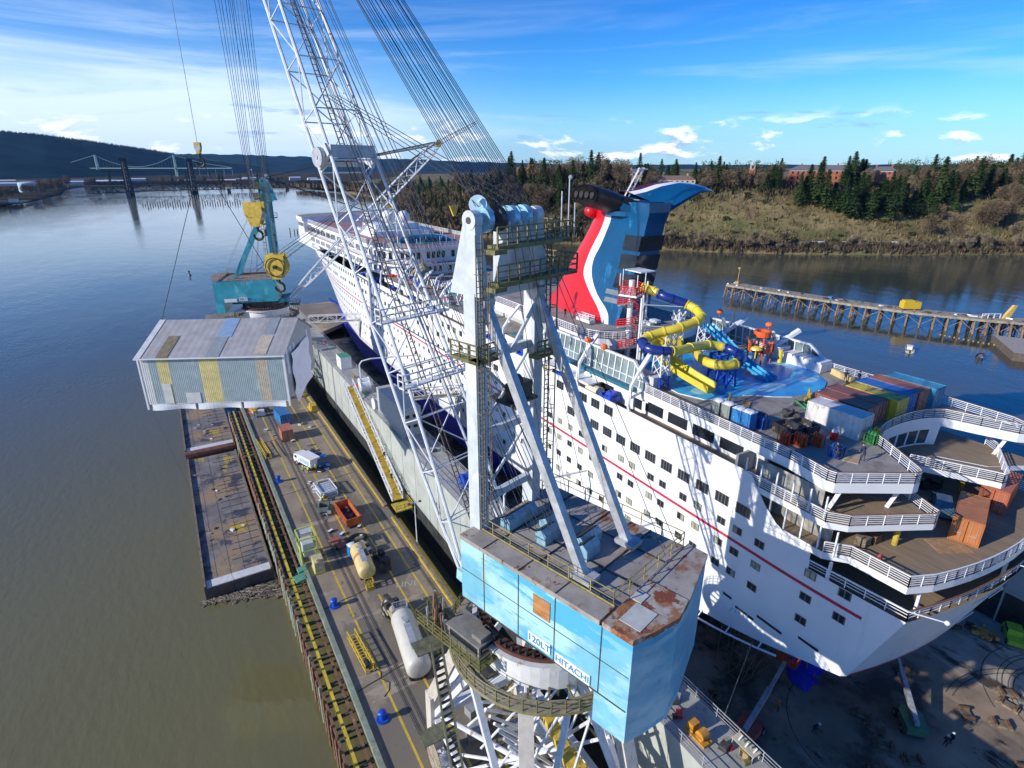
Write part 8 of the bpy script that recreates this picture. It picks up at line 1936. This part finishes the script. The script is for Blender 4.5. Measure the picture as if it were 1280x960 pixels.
canopy('plateau_wood', 1300, 145, 260, 470, 1440, MIXW, 8, 20, 'mixed brown and green wood along the top of the far bluff', 41, CLR)
canopy('plateau_evergreens', 700, 150, 290, 470, 1440, CON, 9, 24, 'dark green wood behind the first trees on top of the far bluff', 42, CLR)
canopy('hillside_wood', 900, 20, 140, 470, 760, MIXW, 4, 13, 'brown leafless wood covering the bluff left of the funnel', 43)
brush('hillside_thicket', 3600, 4, 130, 470, 780, leafmat('thicket_twigs', (.085, .065, .040), (.19, .15, .08)), 3, 9, 'dense leafless thicket on the wooded bluff left of the funnel', 8)
rr = random.Random(4); q = MB()
def far_wood(q, x, y, z, n, w, h):
    for k in range(n):
        X, Y = x + rr.uniform(-w, w), y + rr.uniform(-w * .4, w * .4); H_ = h * rr.uniform(.4, 1); a = rr.uniform(0, 3.14); W_ = H_ * .3; q.face([(X - W_ * math.cos(a), Y - W_ * math.sin(a), z - 1), (X + W_ * math.cos(a), Y + W_ * math.sin(a), z - 1), (X + W_ * .3, Y, z + H_), (X - W_ * .4, Y, z + H_ * .85)])
for k in range(130): t_ = k / 130; far_wood(q, lerp(-180, 560, t_), lerp(2440, 1800, max(0, (t_ - .55) / .45)) + 30, 3, 26, 14, 13)
for k in range(90): t_ = k / 90; far_wood(q, lerp(-500, -215, t_) - 20, lerp(1150, 2300, t_), 3, 24, 18, 12)
for k in range(80): t_ = k / 80; far_wood(q, lerp(470, 380, t_), lerp(1300, 1850, t_), 8, 30, 22, 18)
tag(q.build('far_wood', BARE), 'brown leafless wood lining the distant shores', 'wood', kind='stuff')
rr = random.Random(6); q = MB()
for k in range(1500):
    t_ = rr.random(); n_ = len(hp) - 1
    u = rr.uniform(-150, 330); v0 = interp(u, [-160, -60, 0, 60, 110, 160, 205, 240, 290, 330], [160, 163, 167, 172, 178, 185, 191, 198, 204, 207.5]); D = interp(u, [-160, 0, 60, 110, 160, 205, 240, 290, 330], [5200, 5200, 5300, 5500, 5700, 6000, 6300, 6600, 7000])
    x, y = dirpt(u, D); d = D * math.cos(math.atan((u - 640) / 769.7)); zt = 62 + (208 - v0) / 769.7 * d; H_ = rr.uniform(10, 24); W_ = rr.uniform(4, 9)
    q.mesh([(x - W_, y, zt - 16), (x + W_, y, zt - 16), (x, y - W_, zt - 16), (x, y, zt + H_ - 8)], [(0, 1, 3), (1, 2, 3), (2, 0, 3)])
tag(q.build('ridge_wood', CON), 'dark evergreen forest along the crest of the left hills', 'forest', kind='stuff')

# ---- far left: bridges, tanks, docks, pilings ------------------------------
GRN = mat('bridge_green', (.20, .33, .32), .6)
g = thing('suspension_bridge', (-60, 4200, 0), 'pale green suspension bridge with two tall towers far away below the hills', 'bridge')
A_, B_ = Vector((-256, 4357, 0)), Vector((139, 4123, 0)); d = (B_ - A_).normalized()
for P in (A_, B_):
    q = MB(); n_ = Vector((-d.y, d.x, 0)) * 9
    for s in (-1, 1): q.beam(P + n_ * s, P + n_ * s * .55 + Vector((0, 0, 125)), 6, 6)
    for z in (40, 62, 85, 105, 120): q.beam(P + n_ * .9 + Vector((0, 0, z)), P - n_ * .9 + Vector((0, 0, z)), 4, 4)
    q.build('tower', GRN, g, True)
q = MB(); S0, S1 = A_ - d * 330, B_ + d * 330; q.beam(S0 + Vector((0, 0, 52)), S1 + Vector((0, 0, 52)), 14, 5)
for k in range(24): p = S0.lerp(S1, k / 23); q.beam(p, p + Vector((0, 0, 50)), 4) if k < 6 or k > 17 else None
q.build('deck', GRN, g, True)
q = MB(); T = Vector((0, 0, 124)); pts = [S0 + Vector((0, 0, 55)), (S0 + A_) / 2 + Vector((0, 0, 80)), A_ + T] + [A_.lerp(B_, k / 10) + Vector((0, 0, 60 + 64 * (2 * k / 10 - 1) ** 2)) for k in range(1, 10)] + [B_ + T, (S1 + B_) / 2 + Vector((0, 0, 80)), S1 + Vector((0, 0, 55))]
q.path(pts, 1.3, 4)
for k in range(1, 24): p = A_.lerp(B_, k / 24); q.beam(p + Vector((0, 0, 54)), p + Vector((0, 0, 60 + 64 * (2 * k / 24 - 1) ** 2)), .6)
q.build('suspension_cable', GRN, g, True)
BLK = mat('black_bridge_steel', (.025, .027, .035), .7)
g = thing('railway_lift_bridge', (40, 1850, 0), 'black railway bridge with two tall lift towers and steel truss spans across the river', 'bridge')
T1, T2 = Vector((-46, 1640, 0)), Vector((88, 1640 + 60, 0)); dd = (T2 - T1).normalized()
for P in (T1, T2):
    q = MB(); n_ = Vector((-dd.y, dd.x, 0)) * 5
    for s in (-1, 1):
        for w in (-1, 1): q.beam(P + n_ * s + dd * 6 * w, P + n_ * s * .7 + dd * 3.5 * w + Vector((0, 0, 76)), 2.4, 2.4)
    for k in range(8):
        z = 6 + k * 9
        for s in (-1, 1): q.beam(P + n_ * s - dd * 5 + Vector((0, 0, z)), P + n_ * s + dd * 5 + Vector((0, 0, z + 9)), 1.2); q.beam(P + n_ * s + dd * 5 + Vector((0, 0, z)), P + n_ * s - dd * 5 + Vector((0, 0, z + 9)), 1.2)
        q.beam(P + n_ + Vector((0, 0, z)), P - n_ + Vector((0, 0, z)), 1.4)
    q.box(P.x - 7, P.x + 7, P.y - 6, P.y + 6, 74, 80); q.box(P.x - 8, P.x + 8, P.y - 7, P.y + 7, -1, 5)
    q.build('lift_tower', BLK, g, True)
def span(a, b_, z, h, n, nm):
    q = MB(); 
    for s in (-4, 4):
        o = Vector((0, s, 0)); A2, B2 = a + o, b_ + o; up = Vector((0, 0, h)); Z = Vector((0, 0, z)); q.beam(A2 + Z, B2 + Z, 1.6); q.beam(A2.lerp(B2, 1 / n) + Z + up, A2.lerp(B2, 1 - 1 / n) + Z + up, 1.4)
        for k in range(n): p, p2 = A2.lerp(B2, k / n), A2.lerp(B2, (k + 1) / n); q.beam(p + Z + (up if k % 2 else Vector()), p2 + Z + (Vector() if k % 2 else up), 1.2); q.beam(p2 + Z, p2 + Z + up * (1 if k < n - 1 else 0), .9)
    q.build(nm, BLK, g, True)
    q = MB(); q.box(b_.x - 4, b_.x + 4, b_.y - 7, b_.y + 7, -1, z); q.build('bridge_pier', mat('bridge_pier_stone', (.16, .15, .14), .8), g, True)
span(T1, T2, 8, 13, 10, 'lift_span'); span(T2 + dd * 4, T2 + dd * 90, 7, 12, 8, 'truss_span'); span(T2 + dd * 92, T2 + dd * 178, 7, 12, 8, 'truss_span'); span(T2 + dd * 180, T2 + dd * 262, 7, 12, 8, 'truss_span'); span(T1 - dd * 84, T1 - dd * 4, 7, 12, 8, 'truss_span')
g = thing('storage_tank', (*dirpt(28, 1900), 3), 'pale blue white round storage tank on the far left shore', 'tank'); q = MB(); q.tube((0, 0, 0), (0, 0, 21), 19.5, 32); q.sphere((0, 0, 21), 19.5, 32, 4, bot=0, sc=(1, 1, .18)); q.build('shell', mat('tank_pale_blue', (.42, .60, .68), .5, var=.05), g)
rr = random.Random(3)
for k in range(26):
    u = rr.uniform(120, 400) if k > 8 else rr.uniform(0, 130); D = rr.uniform(2550, 2900); x, y = dirpt(u, D); W_, H_ = rr.uniform(22, 70), rr.uniform(6, 13)
    g = thing('warehouse', (x, y, 3), '%s warehouse on the far shore below the hills' % ('pale flat roofed' if k % 3 else 'brown roofed'), 'warehouse', 'warehouses on the far shore below the hills', rr.uniform(-.2, .2)); q = MB(); q.box(-W_ / 2, W_ / 2, -12, 12, -1, H_); q.build('wall', mat('warehouse_pale', (.50, .52, .54), .6, var=.1) if k % 3 else mat('warehouse_tan', (.25, .20, .16), .7), g)
    q = MB(); q.mesh([(-W_ / 2 - 1, -13, H_), (W_ / 2 + 1, -13, H_), (W_ / 2 + 1, 0, H_ + 3), (-W_ / 2 - 1, 0, H_ + 3), (W_ / 2 + 1, 13, H_), (-W_ / 2 - 1, 13, H_)], [(0, 1, 2, 3), (3, 2, 4, 5)]); q.build('roof', W_HULL if k % 3 else ROOFB, g)
g = thing('timber_wharf', (-190, 1330, 0), 'dark timber wharf along the far left shore', 'wharf'); q = MB(); q.box(-330, 0, -60, 40, 4, 6); q.box(-70, -40, -20, 0, 6, 14); q.build('deck', mat('dark_wharf', (.06, .05, .045), .8, var=.3), g)
q = MB()
for k in range(50): q.tube((-325 + k * 6.6, -58, -1), (-325 + k * 6.6, -58, 4), .8, 5)
q.build('piles', mat('dark_wharf', (1, 1, 1)), g)
g = thing('wharf_cabin', (-205, 1300, 6), 'small white cabin on the far left wharf', 'cabin'); q = MB(); q.box(-6, 6, -4, 4, 0, 5); q.build('wall', W_PAINT, g); q = MB(); q.box(-7, 7, -5, 5, 5, 5.6); q.build('roof', ROOFG, g)
rr = random.Random(31)
for k in range(34):
    t_ = k / 33; x, y = lerp(*[dirpt(378 + 0, 560)[0], dirpt(440, 500)[0]], t_) + rr.uniform(-4, 4), lerp(dirpt(378, 640)[1], dirpt(440, 470)[1], t_) + rr.uniform(-4, 4)
    h = rr.uniform(3.5, 7); q = MB(); q.tube((0, 0, -1), (0, 0, h), .55, 7, r2=.45); o = q.build('mooring_pile', TP); o.location = (x, y, 0); tag(o, 'old dark mooring pile standing in the water beyond the ship bow', 'pile', 'old piles standing in the water beyond the bow')
for k in range(40):
    x, y = dirpt(168 + k * 3.2, 1200 + rr.uniform(-30, 30)); q = MB(); q.tube((0, 0, -1), (0, 0, rr.uniform(3, 9)), .8, 6); o = q.build('dolphin_pile', TP); o.location = (x, y, 0); tag(o, 'thin dark pile in the long row of piles far up the river', 'pile', 'row of piles far up the river')
# ================================================================== AIR
hz_m = bpy.data.materials.new('haze_air'); hz_m.use_nodes = True; t = hz_m.node_tree
t.nodes.remove(t.nodes['Principled BSDF']); pv = N(t, 'ShaderNodeVolumePrincipled'); pv.inputs['Color'].default_value = (.24, .52, 1, 1); pv.inputs["Density"].default_value = 0.000022; pv.inputs['Anisotropy'].default_value = .2
t.links.new(pv.outputs[0], t.nodes['Material Output'].inputs['Volume'])
q = MB(); q.box(-8900, 8900, -590, 13900, -6, 520); hz_o = q.build('haze', hz_m); tag(hz_o, kind='stuff')
scene.cycles.volume_bounces = 0
